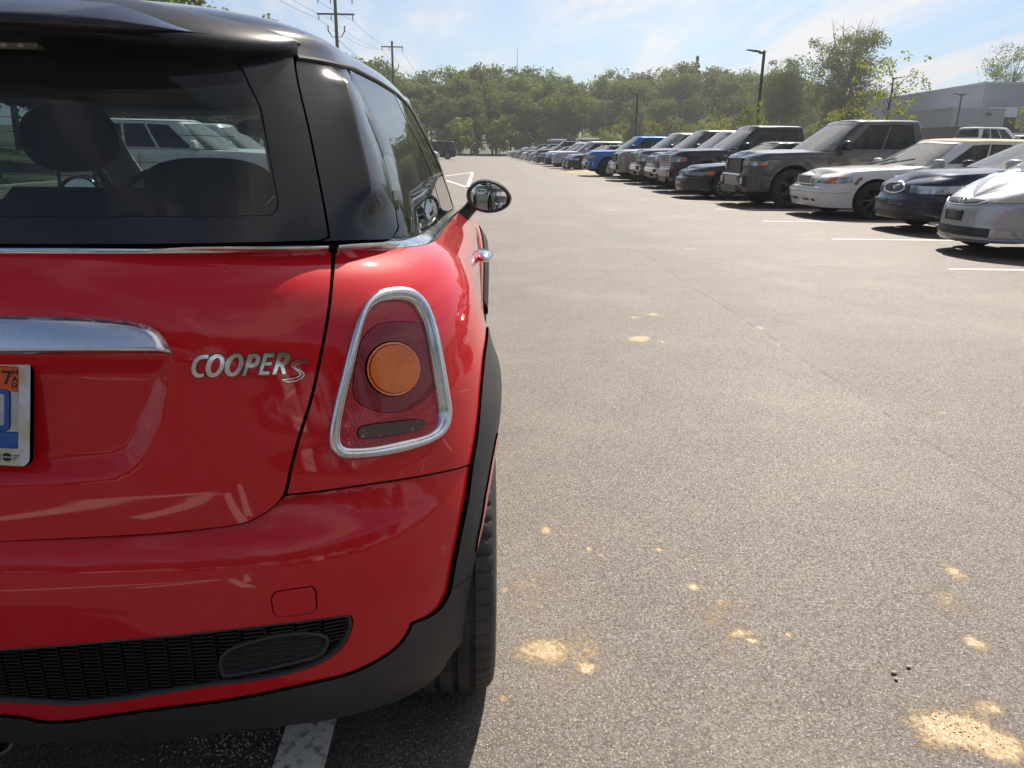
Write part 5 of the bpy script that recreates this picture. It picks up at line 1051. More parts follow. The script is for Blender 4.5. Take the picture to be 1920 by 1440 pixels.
    def ribbon(c,name,pts,w,m,off=.003,both=True,f=None,n=30,h=.0):
        pl=match([c.pt(p) for p in pts],n); f=f or c.f; V=[];F=[]
        q=np.gradient(pl,axis=0); q/=np.maximum(np.linalg.norm(q,axis=1,keepdims=True),1e-9); nn=np.stack([-q[:,1],q[:,0]],1)
        for t,hh in((-.5,0),(-.35,h),(.35,h),(.5,0)):
            P,_=onsurf(f,pl[:,0]+nn[:,0]*w*t,pl[:,1]+nn[:,1]*w*t,off+hh); V.append(P)
        V=np.stack(V,1).reshape(-1,3)
        for i in range(n-1):
            for j in range(3): F.append((i*4+j,i*4+j+1,i*4+4+j+1,i*4+4+j))
        r=[mesh(name,V,F,m,c.root)]
        if both: r.append(mesh(name,V*[-1,1,1],[x[::-1] for x in F],m,c.root))
        return r
    def mirrors(c,y,z,m,w=.11,h=.075):
        for sx in(-1,1):
            x=float(c.f(np.array(c.Y(y,z-.05)[0]),np.array(z-.05))[0])
            b=MB(); b.sphere((sx*(x+w+.03),y,z+.03),w,.07,h,20,14,.58); b.tube([(sx*(x-.06),y,z-.03),(sx*(x+w*.6),y,z)],[.035,.03],8); b.build('door_mirror',m,c.root)
    def doors(c,ys,z0,z1,handle=True,hm=None):
        for y in ys: c.ribbon('door_gap',[('y',y,z0),('y',y+.01,z1)],.012,DRK,.0008,n=12)
        c.ribbon('sill_gap',[('y',ys[0],z0),('y',ys[-1],z0)],.010,DRK,.0008,n=20)
        if handle:
            for y in ys[:-1]:
                P,_=onsurf(c.f,[c.Y(y+.18,z1-.10)[0]],[z1-.10],.0)
                for sx in(-1,1):
                    b=MB(); b.sphere((sx*(P[0][0]+.012),P[0][1],P[0][2]),.018,.095,.020,10,8,.7); b.build('door_handle',hm or c.col,c.root)
    def place(c,Xf,Y,rz=90,z=0,flip=False):
        a=R(rz); c.root.rotation_euler=(0,0,a); d=Vector((-math.sin(a),math.cos(a),0))*c.L
        c.root.location=Vector((Xf,Y,z))-d; return c
def win4(v0=.10,v1=.88,a=1.05,b=1.96,div=(1.48,),rear=.0,sl=.06):
    """side windows between s=a (rear) and s=b (front), split by pillars"""
    xs=[a]+list(div)+[b]; o=[]
    for i in range(len(xs)-1):
        l=xs[i]+(.0 if i==0 else .012); r=xs[i+1]-(.0 if i==len(xs)-2 else .012)
        o.append([(l,v0),(r-(0 if i<len(xs)-2 else .0),v0),(r-(.0 if i<len(xs)-2 else .02),v1),(l+(rear if i==0 else 0),v1)])
    return o
# ---------------------------------------------------------------- the cars of the right-hand row
pc=lambda n,c,fl=.5,r=.35,d=.18:paint(n,c,fl,r,dust=d)
ROW='cars and pickups parked in the long row on the right'
SIL=pc('silver_paint',(.42,.43,.45),.6); NAV=pc('navy_paint',(.013,.017,.036),.3,.3,.06); WHT=pc('white_paint',(.72,.70,.66),0,.4,.12); GRA=pc('dark_grey_paint',(.070,.068,.070),.5,.35,.10)
BKG=pc('black_green_paint',(.014,.020,.018),.2,.3,.10); BLA=pc('black_blue_paint',(.014,.017,.026),.2,.3,.08); BLU=pc('bright_blue_paint',(.012,.13,.42),.3,.35,.05); GRY2=pc('mid_grey_paint',(.17,.17,.18),.6,.35,.1); TAN=mat('tan_vinyl',(.42,.32,.19),.7,noise=(6,(.36,.28,.18),.4,.7)); SNW=pc('snow_white_paint',(.78,.78,.77),0,.4,.06)
BRZ=pc('warm_silver_paint',(.26,.24,.22),.6,.35,.1)
# 1 silver hatchback
def fit():
    P=dict(L=4.0,W=.84,E=[(0,1.0),(.6,1.02),(2.6,.965),(3.0,.945),(3.3,.88),(3.6,.80),(3.8,.735),(3.93,.69),(4.0,.665)],R=[(.1,.08),(.4,0),(.7,.02),(1,.12)],F=[(.1,.10),(.18,.02),(.25,-.01),(.34,.01),(.5,.03),(.6,.06),(.66,.12),(.75,.25),(.9,.5)],
        Z=[(0,.30),(.6,.20),(3.2,.19),(3.6,.17),(4.0,.15)],yr=.75,fl=1.0,nf=2.5,ax=(.72,3.17),wr=.295,nose=.10,crown=.055,ribs=.018,sh=[(0,.10),(.02,.06),(.06,.028),(.12,.008),(.2,0),(2,0)],shf=[(0,.10),(.03,.04),(.07,.01),(.12,0),(2,0)],
        g=dict(Wb=.77,rb=.12,fb=3.30,yrb=.7,yfb=2.75,Wt=.57,rt=.42,ft=2.15,yrt=.8,yft=1.75,zt=1.475,y0=.3,nf=2.6,win=win4(a=1.05,b=1.95,div=(1.22,1.55))))
    c=Car('parked_car','silver hatchback with bare black plate bracket, nearest of the right-hand row','car',P,SIL,ROW,.045)
    c.patch('headlight',[('x',.41,.640),('x',.45,.662),('x',.56,.70),('x',.66,.735),('y',3.52,.775),('y',3.32,.815),('y',3.24,.81),('y',3.34,.765),('x',.77,.70),('x',.70,.655),('x',.56,.628),('x',.45,.622)],YHL,off=.006)
    gp=[('x',.0,.665),('x',.2,.655),('x',.34,.65),('x',.38,.635),('x',.30,.60),('x',.16,.585),('x',.0,.582)]
    pl=[c.pt(p) for p in gp]; c.patch('grille',gp,GRB,off=.003,both=True)
    c.ribbon('grille_trim',[('x',.005,.578),('x',.16,.581),('x',.30,.596),('x',.385,.635)],.016,SIL,.004,h=.008)
    # chrome emblem
    P0,_=onsurf(c.f,[c.X(.01,.628)[0]],[.628],.012); y=P0[0][1]
    b=MB(); b.box(-.045,-.030,y-.02,y+.010,.595,.665,.003); b.box(.030,.045,y-.02,y+.010,.595,.665,.003); b.box(-.040,.040,y-.02,y+.009,.620,.637,.003); b.build('emblem',CHR2,c.root)
    c.patch('lower_intake',[('x',.0,.335),('x',.5,.335),('x',.5,.235),('x',.0,.235)],GRB,off=.003)
    c.patch('foglight_surround',[('x',.50,.335),('x',.76,.33),('x',.80,.31),('x',.76,.27),('x',.66,.24),('x',.50,.235)],SIL,off=.010,rim=.010)
    c.patch('foglight',[('x',.57,.315),('x',.68,.315),('x',.71,.285),('x',.66,.26),('x',.57,.262),('x',.54,.288)],HLM,off=.014)
    b=MB(); y=3.975; b.box(-.155,.155,y-.02,y+.022,.395,.520,.008); pb=b.build('plate_bracket',GRB,c.root)
    b=MB(); b.box(-.09,.09,y+.020,y+.026,.42,.505,.004); b.build('bracket_recess',mat('bracket_grey',(.09,.09,.095),.4),pb)
    c.ribbon('bumper_crease',[('x',.02,.205),('x',.5,.205),('x',.75,.22),('y',3.6,.25)],.025,SIL,.002,h=.010)
    c.mirrors(2.72,1.0,SIL); c.doors([1.15,1.95,2.85],.28,.93)
    b=MB(); b.tube([(.50,3.20,.955),(.1,3.05,.985)],.008,6); b.tube([(.05,3.28,.965),(-.5,3.05,.985)],.008,6); b.build('wiper',PLA,c.root,split=True)
    return c
fit().place(5.74,9.32,90)
# 2 navy sedan
def sedan(name,label,col,L=4.9,W=.91,H=1.43,hood=.92,nose=.66,group=ROW,cowl=3.45,wr=.32,deck=1.0,step=.055,belt_=.95,roofcol=None,spk=5,rim='s',nf=3.,front=1.0,ft=None,Fp=None,axf=None,wz=2.85,rf=1.35,crown=.06,nose_w=.06):
    P=dict(L=L,W=W,E=[(0,deck),(.5,deck+.03),(1.2,belt_+.03),(cowl-.2,belt_),(cowl,hood),(L-.9,hood-.04),(L-.35,hood-.11),(L-.1,nose+.07),(L,nose)],R=[(.1,.1),(.4,0),(.8,.03),(1.1,.1)],
        F=Fp or [(.1,.10),(.2,.02),(.3,-.01),(.48,0),(.54,.05),(.62,.07),(nose,.09),(.85,.3)],Z=[(0,.32),(.6,.21),(L-1.4,.2),(L-.7,.2),(L,.20)],yr=.8,fl=front,nf=nf,ax=(1.05,axf or L-.98),wr=wr,nose=nose_w,crown=crown,spk=spk,rim=rim,shf=[(0,.10),(.03,.04),(.07,.01),(.12,0),(2,0)],
        g=dict(Wb=W-.09,rb=.95,fb=cowl+.12,yrb=1.6,yfb=cowl-.45,Wt=W-.29,rt=rf,ft=wz-.25,yrt=1.95,yft=wz-.65,zt=H-.045,y0=.6,win=win4(a=1.0,b=1.95,div=(1.50,))))
    if roofcol: P['roofcol']=roofcol; P['framecol']=col
    return Car(name,label,'car',P,col,group,step)
c=sedan('parked_car','dark navy sedan with an oval chrome grille, between the silver hatchback and the white sedan',NAV,L=4.94,W=.92,H=1.44,hood=.93,nose=.70)
c.patch('headlight',[('x',.40,.705),('x',.62,.70),('x',.80,.705),('y',4.30,.72),('y',4.30,.62),('x',.80,.595),('x',.60,.59),('x',.42,.60)],HLM,off=.006)
ov=[('x',.30*math.cos(R(a)),.655+.075*math.sin(R(a))*(1.05 if a<90 else 1)) for a in range(90,-91,-12)]
ov=[('x',max(.003,p[1]),p[2]) for p in ov]
c.patch('grille',ov,GRB,off=.004); c.ribbon('grille_frame',ov,.022,CHR2,.006,h=.010,n=34)
b=MB(); P0,_=onsurf(c.f,[c.X(.01,.655)[0]],[.655],.018); y=P0[0][1]; b.lathe([(0,.0),(.006,.03),(0,.034)],16,'y',(0,y,.66)); b.build('emblem',CHR2,c.root)
c.ribbon('bumper_strip',[('x',.02,.475),('x',.5,.475),('x',.8,.48),('y',4.2,.49),('y',3.75,.49)],.045,NAV,.004,h=.014)
c.patch('lower_intake',[('x',.0,.315),('x',.55,.315),('x',.5,.24),('x',0,.24)],GRB,off=.003)
c.mirrors(3.10,.97,NAV); c.doors([1.35,2.35,3.30],.30,.90); c.place(6.38,12.12,90)
# 3 white sedan with tan roof
c=sedan('parked_car','white sedan with tan vinyl roof and rusty front wing, beside the navy sedan',WHT,L=5.38,W=.985,H=1.44,hood=.90,nose=.68,cowl=3.75,wz=3.25,roofcol=TAN,wr=.335,spk=8,rim='b',nf=4.2,front=.75,belt_=.94,axf=4.42,
    Fp=[(.1,.14),(.2,.05),(.28,.01),(.40,-.03),(.54,-.02),(.575,.09),(.68,.11),(.85,.3)],crown=.07)
c.patch('headlight',[('x',.80,.735),('x',.62,.72),('x',.40,.715),('x',.40,.625),('x',.65,.62),('x',.85,.625),('y',4.86,.655),('y',4.86,.74)],HLM,off=.008)
c.patch('turn_signal',[('x',.72,.727),('x',.86,.735),('y',5.10,.735),('y',5.12,.632),('x',.86,.628),('x',.72,.624)],ORL,off=.011)
gp=[('x',.003,.765),('x',.20,.765),('x',.32,.755),('x',.36,.73),('x',.34,.63),('x',.28,.60),('x',.003,.595)]
gz=[(a,min(b_,.725)) for _,a,b_ in []]
gp=[('x',.003,.695),('x',.30,.693),('x',.35,.68),('x',.34,.62),('x',.28,.585),('x',.003,.58)]
def box_grille(c,x,z0,z1,yo,n,vert=True,chrome=CHR2,name='grille',tilt=.0,bw=.009,fr=.018):
    """upright grille with bars standing proud of the nose"""
    P0,_=onsurf(c.f,[c.X(x*.5,min(z1,z0+.1))[0]],[min(z1,z0+.1)],0); y=c.L-yo
    g=empty(name,parent=c.root)
    b=MB(); b.box(-x+fr*.5,x-fr*.5,y-.20,y-.012,z0+fr*.5,z1-fr*.5); b.build('grille_backing',GRB,g,smooth=False)
    b=MB()
    if vert:
        for k in range(n): xx=-x+fr+(2*x-2*fr)*(k+.5)/n; b.box(xx-bw/2,xx+bw/2,y-.03,y,z0+fr,z1-fr)
    else:
        for k in range(n): zz=z0+fr+(z1-z0-2*fr)*(k+.5)/n; b.box(-x+fr,x-fr,y-.03,y,zz-bw/2,zz+bw/2)
    b.build('grille_bars',chrome,g,smooth=False)
    b=MB(); b.box(-x,x,y-.19,y+.008,z1-fr,z1,.006); b.box(-x,x,y-.19,y+.008,z0,z0+fr,.006); b.box(-x,-x+fr,y-.19,y+.007,z0+fr,z1-fr,.004); b.box(x-fr,x,y-.19,y+.007,z0+fr,z1-fr,.004); b.build('grille_frame',chrome,g)
    return g
box_grille(c,.31,.585,.755,.035,13)
for i,(x,w) in enumerate(((.22,.26),(.56,.12))): pass
c.patch('bumper_slots',[('x',.12,.34),('x',.38,.34),('x',.38,.30),('x',.12,.30)],GRB,off=.003)
c.patch('bumper_slots',[('x',.46,.34),('x',.58,.34),('x',.58,.30),('x',.46,.30)],GRB,off=.003)
c.ribbon('bumper_crease',[('x',.02,.475),('x',.5,.475),('x',.85,.48),('y',4.9,.49)],.05,WHT,.002,h=.010)
c.patch('rust_patch',[('y',4.80,.665),('y',4.75,.735),('y',4.69,.745),('y',4.70,.70),('y',4.745,.68),('y',4.755,.63),('y',4.80,.60),('y',4.83,.63)],mat('rust',(.16,.05,.02),.9,noise=(60,(.35,.27,.2),.45,.6)),off=.003,rim=.001)
c.mirrors(3.42,.96,mat('mirror_grey',(.45,.45,.45),.5),.12,.085); c.doors([1.45,2.55,3.62],.30,.88)
b=MB(); b.tube([(.62,3.86,.945),(.0,3.62,1.075)],.013,6); b.tube([(.0,3.93,.955),(-.62,3.60,1.07)],.013,6); b.build('wiper',PLA,c.root,split=True)
c.place(6.17,14.95,90)
# pickups
def pickup(label,col,H=1.86,W=1.03,L=5.9,hood=1.14,nose=1.03,belt_=1.18,group=ROW,step=.07,wr=.41,rim='b',name='parked_pickup',suv=False,nf=5.5,front=.7,fl=.03,spk=5):
    cw=L-1.62
    P=dict(L=L,W=W,E=[(0,belt_+.02),(1.9,belt_+.01),(cw-.25,belt_-.01),(cw,hood),(L-.7,hood-.03),(L-.25,hood-.07),(L-.08,nose+.02),(L,nose)],R=[(.2,.04),(.6,0),(1.3,.02)],
        F=[(.2,.14),(.3,.06),(.42,.04),(.55,.05),(.8,.045),(nose,.09),(1.3,.4)],Z=[(0,.50),(.8,.36),(L-1.6,.36),(L-.6,.34),(L,.32)],yr=.4,fl=front,nr=6,nf=nf,ax=(1.18 if not suv else 1.05,L-1.0),wr=wr,gap=.085,flare=fl,nose=.03,crown=.05,spk=spk,rim=rim,tw=.27,ribs=.02,
        sh=[(0,.07),(.02,.035),(.06,.012),(.12,0),(2,0)],shf=[(0,.09),(.03,.04),(.08,.01),(.14,0),(2,0)],
        g=dict(Wb=W-.10,rb=(1.98 if not suv else .12),fb=cw+.18,yrb=(2.12 if not suv else .5),yfb=cw-.35,Wt=W-.24,rt=(2.12 if not suv else .30),ft=cw-.68,yrt=(2.3 if not suv else .7),yft=cw-1.0,zt=H-.055,y0=.5,nr=7,nf=4,bul=.015,
            win=win4(v0=.10,v1=.90,a=(1.06 if not suv else 1.03),b=1.96,div=((1.50,) if not suv else (1.30,1.62)))))
    c=Car(name,label,'pickup' if not suv else 'SUV',P,col,group,step)
    c.mirrors(cw-.42,belt_+.10,GRB if suv is False else col,.13,.10)
    ys=[2.0,2.95,cw-.15] if not suv else [1.5,2.3,cw-.15]
    c.doors(ys,.50,belt_-.05); return c
def tfront(c,gz0,gz1,gx,bars,chr_,lamp=(.50,.90),lz=None,bump=None,bz=(.48,.68),fog=True,vert=False,amber=True,gm=None,bx=.90,n=4):
    lz=lz or (gz1-.17,gz1-.03); L=c.L
    box_grille(c,gx,gz0,gz1,.030,n,vert,chrome=chr_,bw=.022,fr=.03)
    c.patch('headlight',[('x',lamp[0],lz[1]),('x',lamp[1],lz[1]),('y',L-.42,lz[1]-.01),('y',L-.40,lz[0]+.02),('x',lamp[1],lz[0]),('x',lamp[0],lz[0]+.01)],HLM,off=.010,rim=.012)
    if amber: c.patch('turn_signal',[('y',L-.32,lz[1]-.02),('y',L-.42,lz[1]-.02),('y',L-.40,lz[0]+.03),('y',L-.32,lz[0]+.02)],ORL,off=.014)
    W=c.P['W']; y=L
    g=bump or CHR2
    # bumper: a rounded bar bent round the corners
    b=MB(); V=[];F=[]; xs=np.linspace(-W+.03,W-.03,41); pr=[(-.10,bz[1]+.02),(.035,bz[1]),(.055,bz[1]-.03),(.05,bz[0]+.06),(.02,bz[0]),(-.10,bz[0]-.01)]
    for x in xs:
        k=abs(x)/(W-.03); back=.34*k**5.5
        for dy,z in pr: V.append((x*(1.0),L+dy-back-.02,z))
    for i in range(40):
        for j in range(5): F.append((i*6+j,(i+1)*6+j,(i+1)*6+j+1,i*6+j+1))
    b.add(V,F); bo=b.build('bumper',g,c.root)
    b=MB(); b.box(-.45,.45,L-.25,L+.035,bz[0]-.10,bz[0]+.07,.02); b.build('lower_intake',GRB,bo)
    if fog:
        for sx in(-1,1):
            b=MB(); b.box(*sorted((sx*.60,sx*.80)),L-.10,L+.012,bz[0]+.05,bz[1]-.05,.02); fo=b.build('foglight_pocket',GRB,bo)
            b=MB(); b.box(*sorted((sx*.64,sx*.76)),L-.02,L+.018,bz[0]+.085,bz[1]-.075,.012); b.build('foglight',HLM,fo)
c=pickup('dark grey crew-cab pickup with black wheels, towering behind the white sedan with the tan roof',GRA,H=1.87,hood=1.17,nose=1.04,step=.055)
tfront(c,.72,1.03,.48,4,GRB,lamp=(.52,.88),lz=(.87,.97),bump=GRA,bz=(.40,.70),n=3)
b=MB(); b.box(-.60,.60,c.L-.02,c.L+.042,.655,.70,.015); b.build('bumper_top_trim',CHR2,c.root)
b=MB(); b.box(-.5,.5,c.L-.1,c.L+.03,.36,.385,.01); b.build('skid_plate_edge',CHR2,c.root)
c.place(5.68,17.75,90)
# 5 black-green low sedan
c=sedan('parked_car','low dark green-black sedan with alloy wheels, squeezed between two dark pickups',BKG,L=4.78,W=.90,H=1.42,hood=.86,nose=.66,wr=.315,spk=12,step=.06,front=.85)
c.patch('headlight',[('x',.36,.66),('x',.60,.66),('x',.76,.665),('y',4.12,.68),('y',4.12,.60),('x',.75,.575),('x',.60,.57),('x',.38,.575)],mat('dim_lamp',(.12,.12,.13),.1,coat=1,noise=(25,(.4,.4,.42),.5,.62)),off=.006)
c.patch('turn_signal',[('y',4.25,.665),('y',4.08,.68),('y',4.10,.60),('y',4.25,.585)],ORL,off=.010)
for x0 in(.02,): c.patch('kidney_grille',[('x',.02,.67),('x',.16,.67),('x',.19,.64),('x',.16,.585),('x',.05,.58),('x',.02,.60)],GRB,off=.006); c.ribbon('grille_frame',[('x',.02,.60),('x',.05,.58),('x',.16,.585),('x',.19,.64),('x',.16,.672),('x',.02,.672)],.014,CHR2,.007,h=.005)
c.ribbon('bumper_strip',[('x',.02,.49),('x',.5,.49),('x',.78,.495),('y',4.1,.5),('y',3.5,.5)],.03,BKG,.003,h=.010)
c.patch('lower_intake',[('x',.0,.35),('x',.5,.35),('x',.45,.27),('x',0,.27)],GRB,off=.003)
c.mirrors(3.0,.93,BKG); c.doors([1.35,2.3,3.2],.30,.86); c.place(5.16,20.5,90)
# 6 black pickup
c=pickup('glossy black pickup with a silver-barred grille, behind the low dark sedan',BLA,H=1.90,hood=1.20,nose=1.08,step=.07); tfront(c,.66,1.06,.62,5,CHR2,lamp=(.64,.92),lz=(.86,1.0),bump=BLA,bz=(.40,.66),n=5); c.place(5.40,23.3,90)
c=pickup('slate blue pickup with chrome grille, beside the black pickup',pc('slate_paint',(.05,.062,.085),.5),H=1.80,hood=1.10,nose=1.0,step=.1); tfront(c,.72,.98,.52,4,CHR2,lamp=(.55,.92),lz=(.82,.95),bz=(.45,.64),n=3); c.place(5.55,26.1,90)
c=pickup('dark pickup with a tall chrome grille and chrome bumper, third pickup from the blue one',pc('deep_grey_paint',(.05,.05,.055),.5),H=1.90,hood=1.20,nose=1.08,step=.1,wr=.42); tfront(c,.70,1.08,.56,6,CHR2,lamp=(.58,.93),lz=(.80,1.04),bz=(.45,.68),n=9,vert=True); c.place(5.55,28.9,90)
c=pickup('warm grey pickup with a grey bumper, next to the chrome-grilled pickup',BRZ,H=1.86,hood=1.17,nose=1.04,step=.1); tfront(c,.72,1.03,.48,4,GRB,lamp=(.52,.88),lz=(.87,.97),bump=BRZ,bz=(.40,.70),n=3); c.place(5.30,31.7,90)
c=sedan('parked_car','low grey sedan half hidden beside the bright blue pickup',GRY2,step=.11); c.patch('headlight',[('x',.40,.705),('x',.80,.705),('y',4.30,.72),('y',4.30,.62),('x',.80,.595),('x',.42,.60)],HLM,off=.006); c.place(5.50,34.5,90)
c=pickup('bright blue pickup with a white-fronted bumper, halfway down the right-hand row',BLU,H=1.80,hood=1.13,nose=1.0,step=.09); tfront(c,.70,.98,.50,4,CHR2,lamp=(.53,.9),lz=(.80,.95),bz=(.45,.66),n=3,bump=mat('pale_bumper',(.5,.5,.5),.3,.7)); c.place(4.85,37.2,90)
FAR=[(45.2,'s','near-black sedan parked just past the sandy island',BKG,4.88),(48.0,'s','small charcoal sedan beside the near-black sedan past the island',GRY2,4.95),(51,'u','pale silver SUV with dark windows beyond the blue pickup',SIL,4.56),(56.2,'s','black sedan whose nose shows left of the silver SUV',BLA,4.5),(59,'u','white SUV fifth along beyond the sandy island',SNW,4.75),(64.5,'s','dark grey sedan in the middle of the distant row',GRA,4.5),(67.3,'p','black pickup far down the right-hand row',BLA,4.6),(72.9,'s','silver sedan far down the right-hand row',SIL,4.3),(78.5,'u','charcoal SUV deep in the distant row',GRA,4.5),(84.1,'s','white sedan deep in the distant row',SNW,4.2),(89.7,'u','black SUV deep in the distant row',BLA,4.3),(95.3,'s','silver sedan near the far end of the row',SIL,4.0),(103.7,'s','grey sedan second from the far end of the row',GRY2,3.9),(112,'s','pale sedan at the very far end of the row',SNW,3.7)]
protos={}
def repaint(root,m_old,m_new):
    for ch in root.children:
        if ch.type=='MESH' and m_old.name in [m.name for m in ch.data.materials if m]:
            ch.data=ch.data.copy()
            for i,m in enumerate(ch.data.materials):
                if m==m_old: ch.data.materials[i]=m_new
def far_car(kind,label,col,X,Y,rz=90,group=ROW,z=0.):
    if kind not in protos:
        if kind=='s': c=sedan('parked_car',label,col,step=.13); c.patch('headlight',[('x',.40,.705),('x',.80,.705),('y',4.30,.72),('y',4.30,.62),('x',.80,.595),('x',.42,.60)],HLM,off=.006); c.patch('grille',[('x',.003,.69),('x',.3,.685),('x',.3,.60),('x',.003,.6)],GRB,off=.004)
        elif kind=='u': c=pickup(label,col,suv=True,L=4.75,W=.94,H=1.70,hood=1.03,nose=.86,belt_=1.02,step=.12,wr=.36,rim='s',name='parked_suv',fl=0,nf=3.6,front=.85); c.patch('headlight',[('x',.48,.83),('x',.78,.84),('y',4.2,.88),('y',4.25,.78),('x',.80,.74),('x',.50,.75)],HLM,off=.006); c.patch('grille',[('x',.003,.82),('x',.45,.82),('x',.42,.68),('x',.003,.68)],GRB,off=.004); c.patch('tail_light',[('y',.02,.98),('y',.25,.98),('y',.22,.80),('y',.02,.80)],mat('tail_red',(.45,.01,.012),.2,coat=1),off=.006)
        else: c=pickup(label,col,step=.13); tfront(c,.70,1.02,.5,4,CHR2,lz=(.85,.98),bz=(.45,.66),n=3)
        protos[kind]=(c,col); c.root['group']=group; c.place(X,Y,rz,z); return c.root
    c,oc=protos[kind]; r=copy_tree(c.root); r['label']=label; r['group']=group
    a=R(rz); r.rotation_euler=(0,0,a); r.location=Vector((X,Y,z))-Vector((-math.sin(a),math.cos(a),0))*c.L
    if oc!=col: repaint(r,oc,col)
    return r
for Y,k,l,m,X in FAR: far_car(k,l,m,X,Y)
# --- left of the aisle, seen through the hatchback's windows and past its roof
LG='cars parked to the left of the aisle'
r=far_car('u','white SUV across the aisle, seen through the rear window of the red hatchback',SNW,-4.05,18.4,-90,LG)
r=far_car('u','second white SUV across the aisle, just beyond the first and partly hidden by it',pc('pearl_paint',(.60,.62,.64),.2),-4.2,21.3,-90,LG)
r=far_car('s','silver sedan at the far left beside the dark pickup',SIL,-3.95,79.0,-90,LG)
c=pickup('dark SUV with a red tail light, nose-in at the far left end of the aisle',BLA,suv=True,L=5.2,W=1.0,H=1.9,hood=1.1,nose=.95,belt_=1.12,step=.12,name='parked_suv',group=LG,rim='s'); c.patch('tail_light',[('y',.02,1.08),('y',.18,1.08),('y',.16,.85),('y',.02,.85)],MT['tail_red'],off=.008); c.place(-7.7,88.0,90)
# --- the higher terrace on the right
UG='cars parked on the upper lot in front of the grey building'
for k,l,m,X,Y,rz in (('u','white SUV with roof rails on the upper lot, above the tan roof',SNW,31.3,44.5,-80),('u','white SUV at the left end of the upper lot',SNW,26.0,47.5,-80),('s','white sedan on the upper lot, right of the railed SUV',SNW,36.3,49.5,-70),('u','dark SUV on the upper lot at the right edge',BLA,38.6,47,-85),('u','black SUV on the upper lot behind the white sedan',BLA,41.0,55,-80),('s','silver sedan on the upper lot nearest the building door',SIL,44,58,-80)):
    far_car(k,l,m,X,Y,rz,UG,z=.95)
# van and trucks behind the far row
for (x,y,l) in ((9.4,96,'boxy grey van with a white roof above the far cars'),(11.6,84,'dark van with a pale roof behind the distant row')):
    v=empty('parked_van',(x,y,0),0,l,'van'); b=MB(); b.box(-1.0,1.0,0,5.2,.35,2.15,.15); bo=b.build('body',GRY2,v); b=MB(); b.box(-.96,.96,.1,5.1,2.13,2.38,.1); b.build('roof',SNW,v)
    b=MB(); b.box(-.85,.85,-.02,.02,1.25,1.95,.03); b.build('rear_window',CGL,v); b=MB(); [b.lathe([(sx*.75,.1),(sx*.75,.36),(sx*1.0,.36),(sx*1.0,.1)],16,'x',(0,yy,.36)) for sx in(-1,1) for yy in(.9,4.2)]; b.build('wheel',TYR,v,split=True)

BG='cars parked in the row behind the camera'
for k,(x,kd,m,d) in enumerate(((-15.0,'s',SIL,'silver sedan'),(-12.2,'u',GRA,'charcoal SUV'),(-9.4,'s',SNW,'white sedan'),(-3.8,'u',BLA,'black SUV'),(-1.0,'s',GRA,'dark grey sedan'),(4.6,'p',GRA,'grey pickup'),(7.4,'u',SNW,'white SUV'),(10.2,'s',BLA,'black sedan'),(15.8,'u',SIL,'silver SUV'))):
    far_car(kd,'%s behind the camera, %s from the left of that row'%(d,['first','second','third','fourth','fifth','sixth','seventh','eighth','ninth'][k]),m,x,-19.0+(.4 if k%2 else 0),0,BG)
# ---------------------------------------------------------------- ground
def gz(x,y):
    x=np.asarray(x,float);y=np.asarray(y,float)
    return .95*sm(15,26,x)+5*sm(150,250,y)+1.2*sm(-14,-30,x)*sm(-30,0,y)
def sheet(name,x0,x1,y0,y1,nx,ny,m,dz=0.,xs=None,ys=None):
    xs=np.linspace(x0,x1,nx) if xs is None else xs; ys=np.linspace(y0,y1,ny) if ys is None else ys
    X,Y=np.meshgrid(xs,ys); V=np.stack([X,Y,gz(X,Y)+dz],-1).reshape(-1,3); n=len(xs)
    F=[(j*n+i,j*n+i+1,(j+1)*n+i+1,(j+1)*n+i) for j in range(len(ys)-1) for i in range(n-1)]
    return mesh(name,V,F,m)
def grassmat():
    m=bpy.data.materials.new('grass'); m.use_nodes=True; t=m.node_tree; b=t.nodes['Principled BSDF']; b.inputs['Roughness'].default_value=.9
    tc=t.nodes.new('ShaderNodeTexCoord'); n=t.nodes.new('ShaderNodeTexNoise'); n.inputs['Scale'].default_value=.6; n.inputs['Detail'].default_value=9; t.links.new(tc.outputs['Object'],n.inputs['Vector'])
    r=t.nodes.new('ShaderNodeValToRGB'); r.color_ramp.elements[0].color=(.025,.038,.010,1); r.color_ramp.elements[0].position=.35; r.color_ramp.elements[1].color=(.085,.085,.03,1); r.color_ramp.elements[1].position=.68; t.links.new(n.outputs[0],r.inputs[0]); t.links.new(r.outputs[0],b.inputs['Base Color'])
    return m
GRASS=grassmat()
far=np.r_[np.linspace(-1500,-80,8),np.linspace(-70,120,60),np.linspace(140,1500,8)]; fy=np.r_[np.linspace(-900,-80,6),np.linspace(-60,260,60),np.linspace(300,3000,8)]
tag(sheet('ground',0,0,0,0,0,0,GRASS,-.03,far,fy),kind='structure')
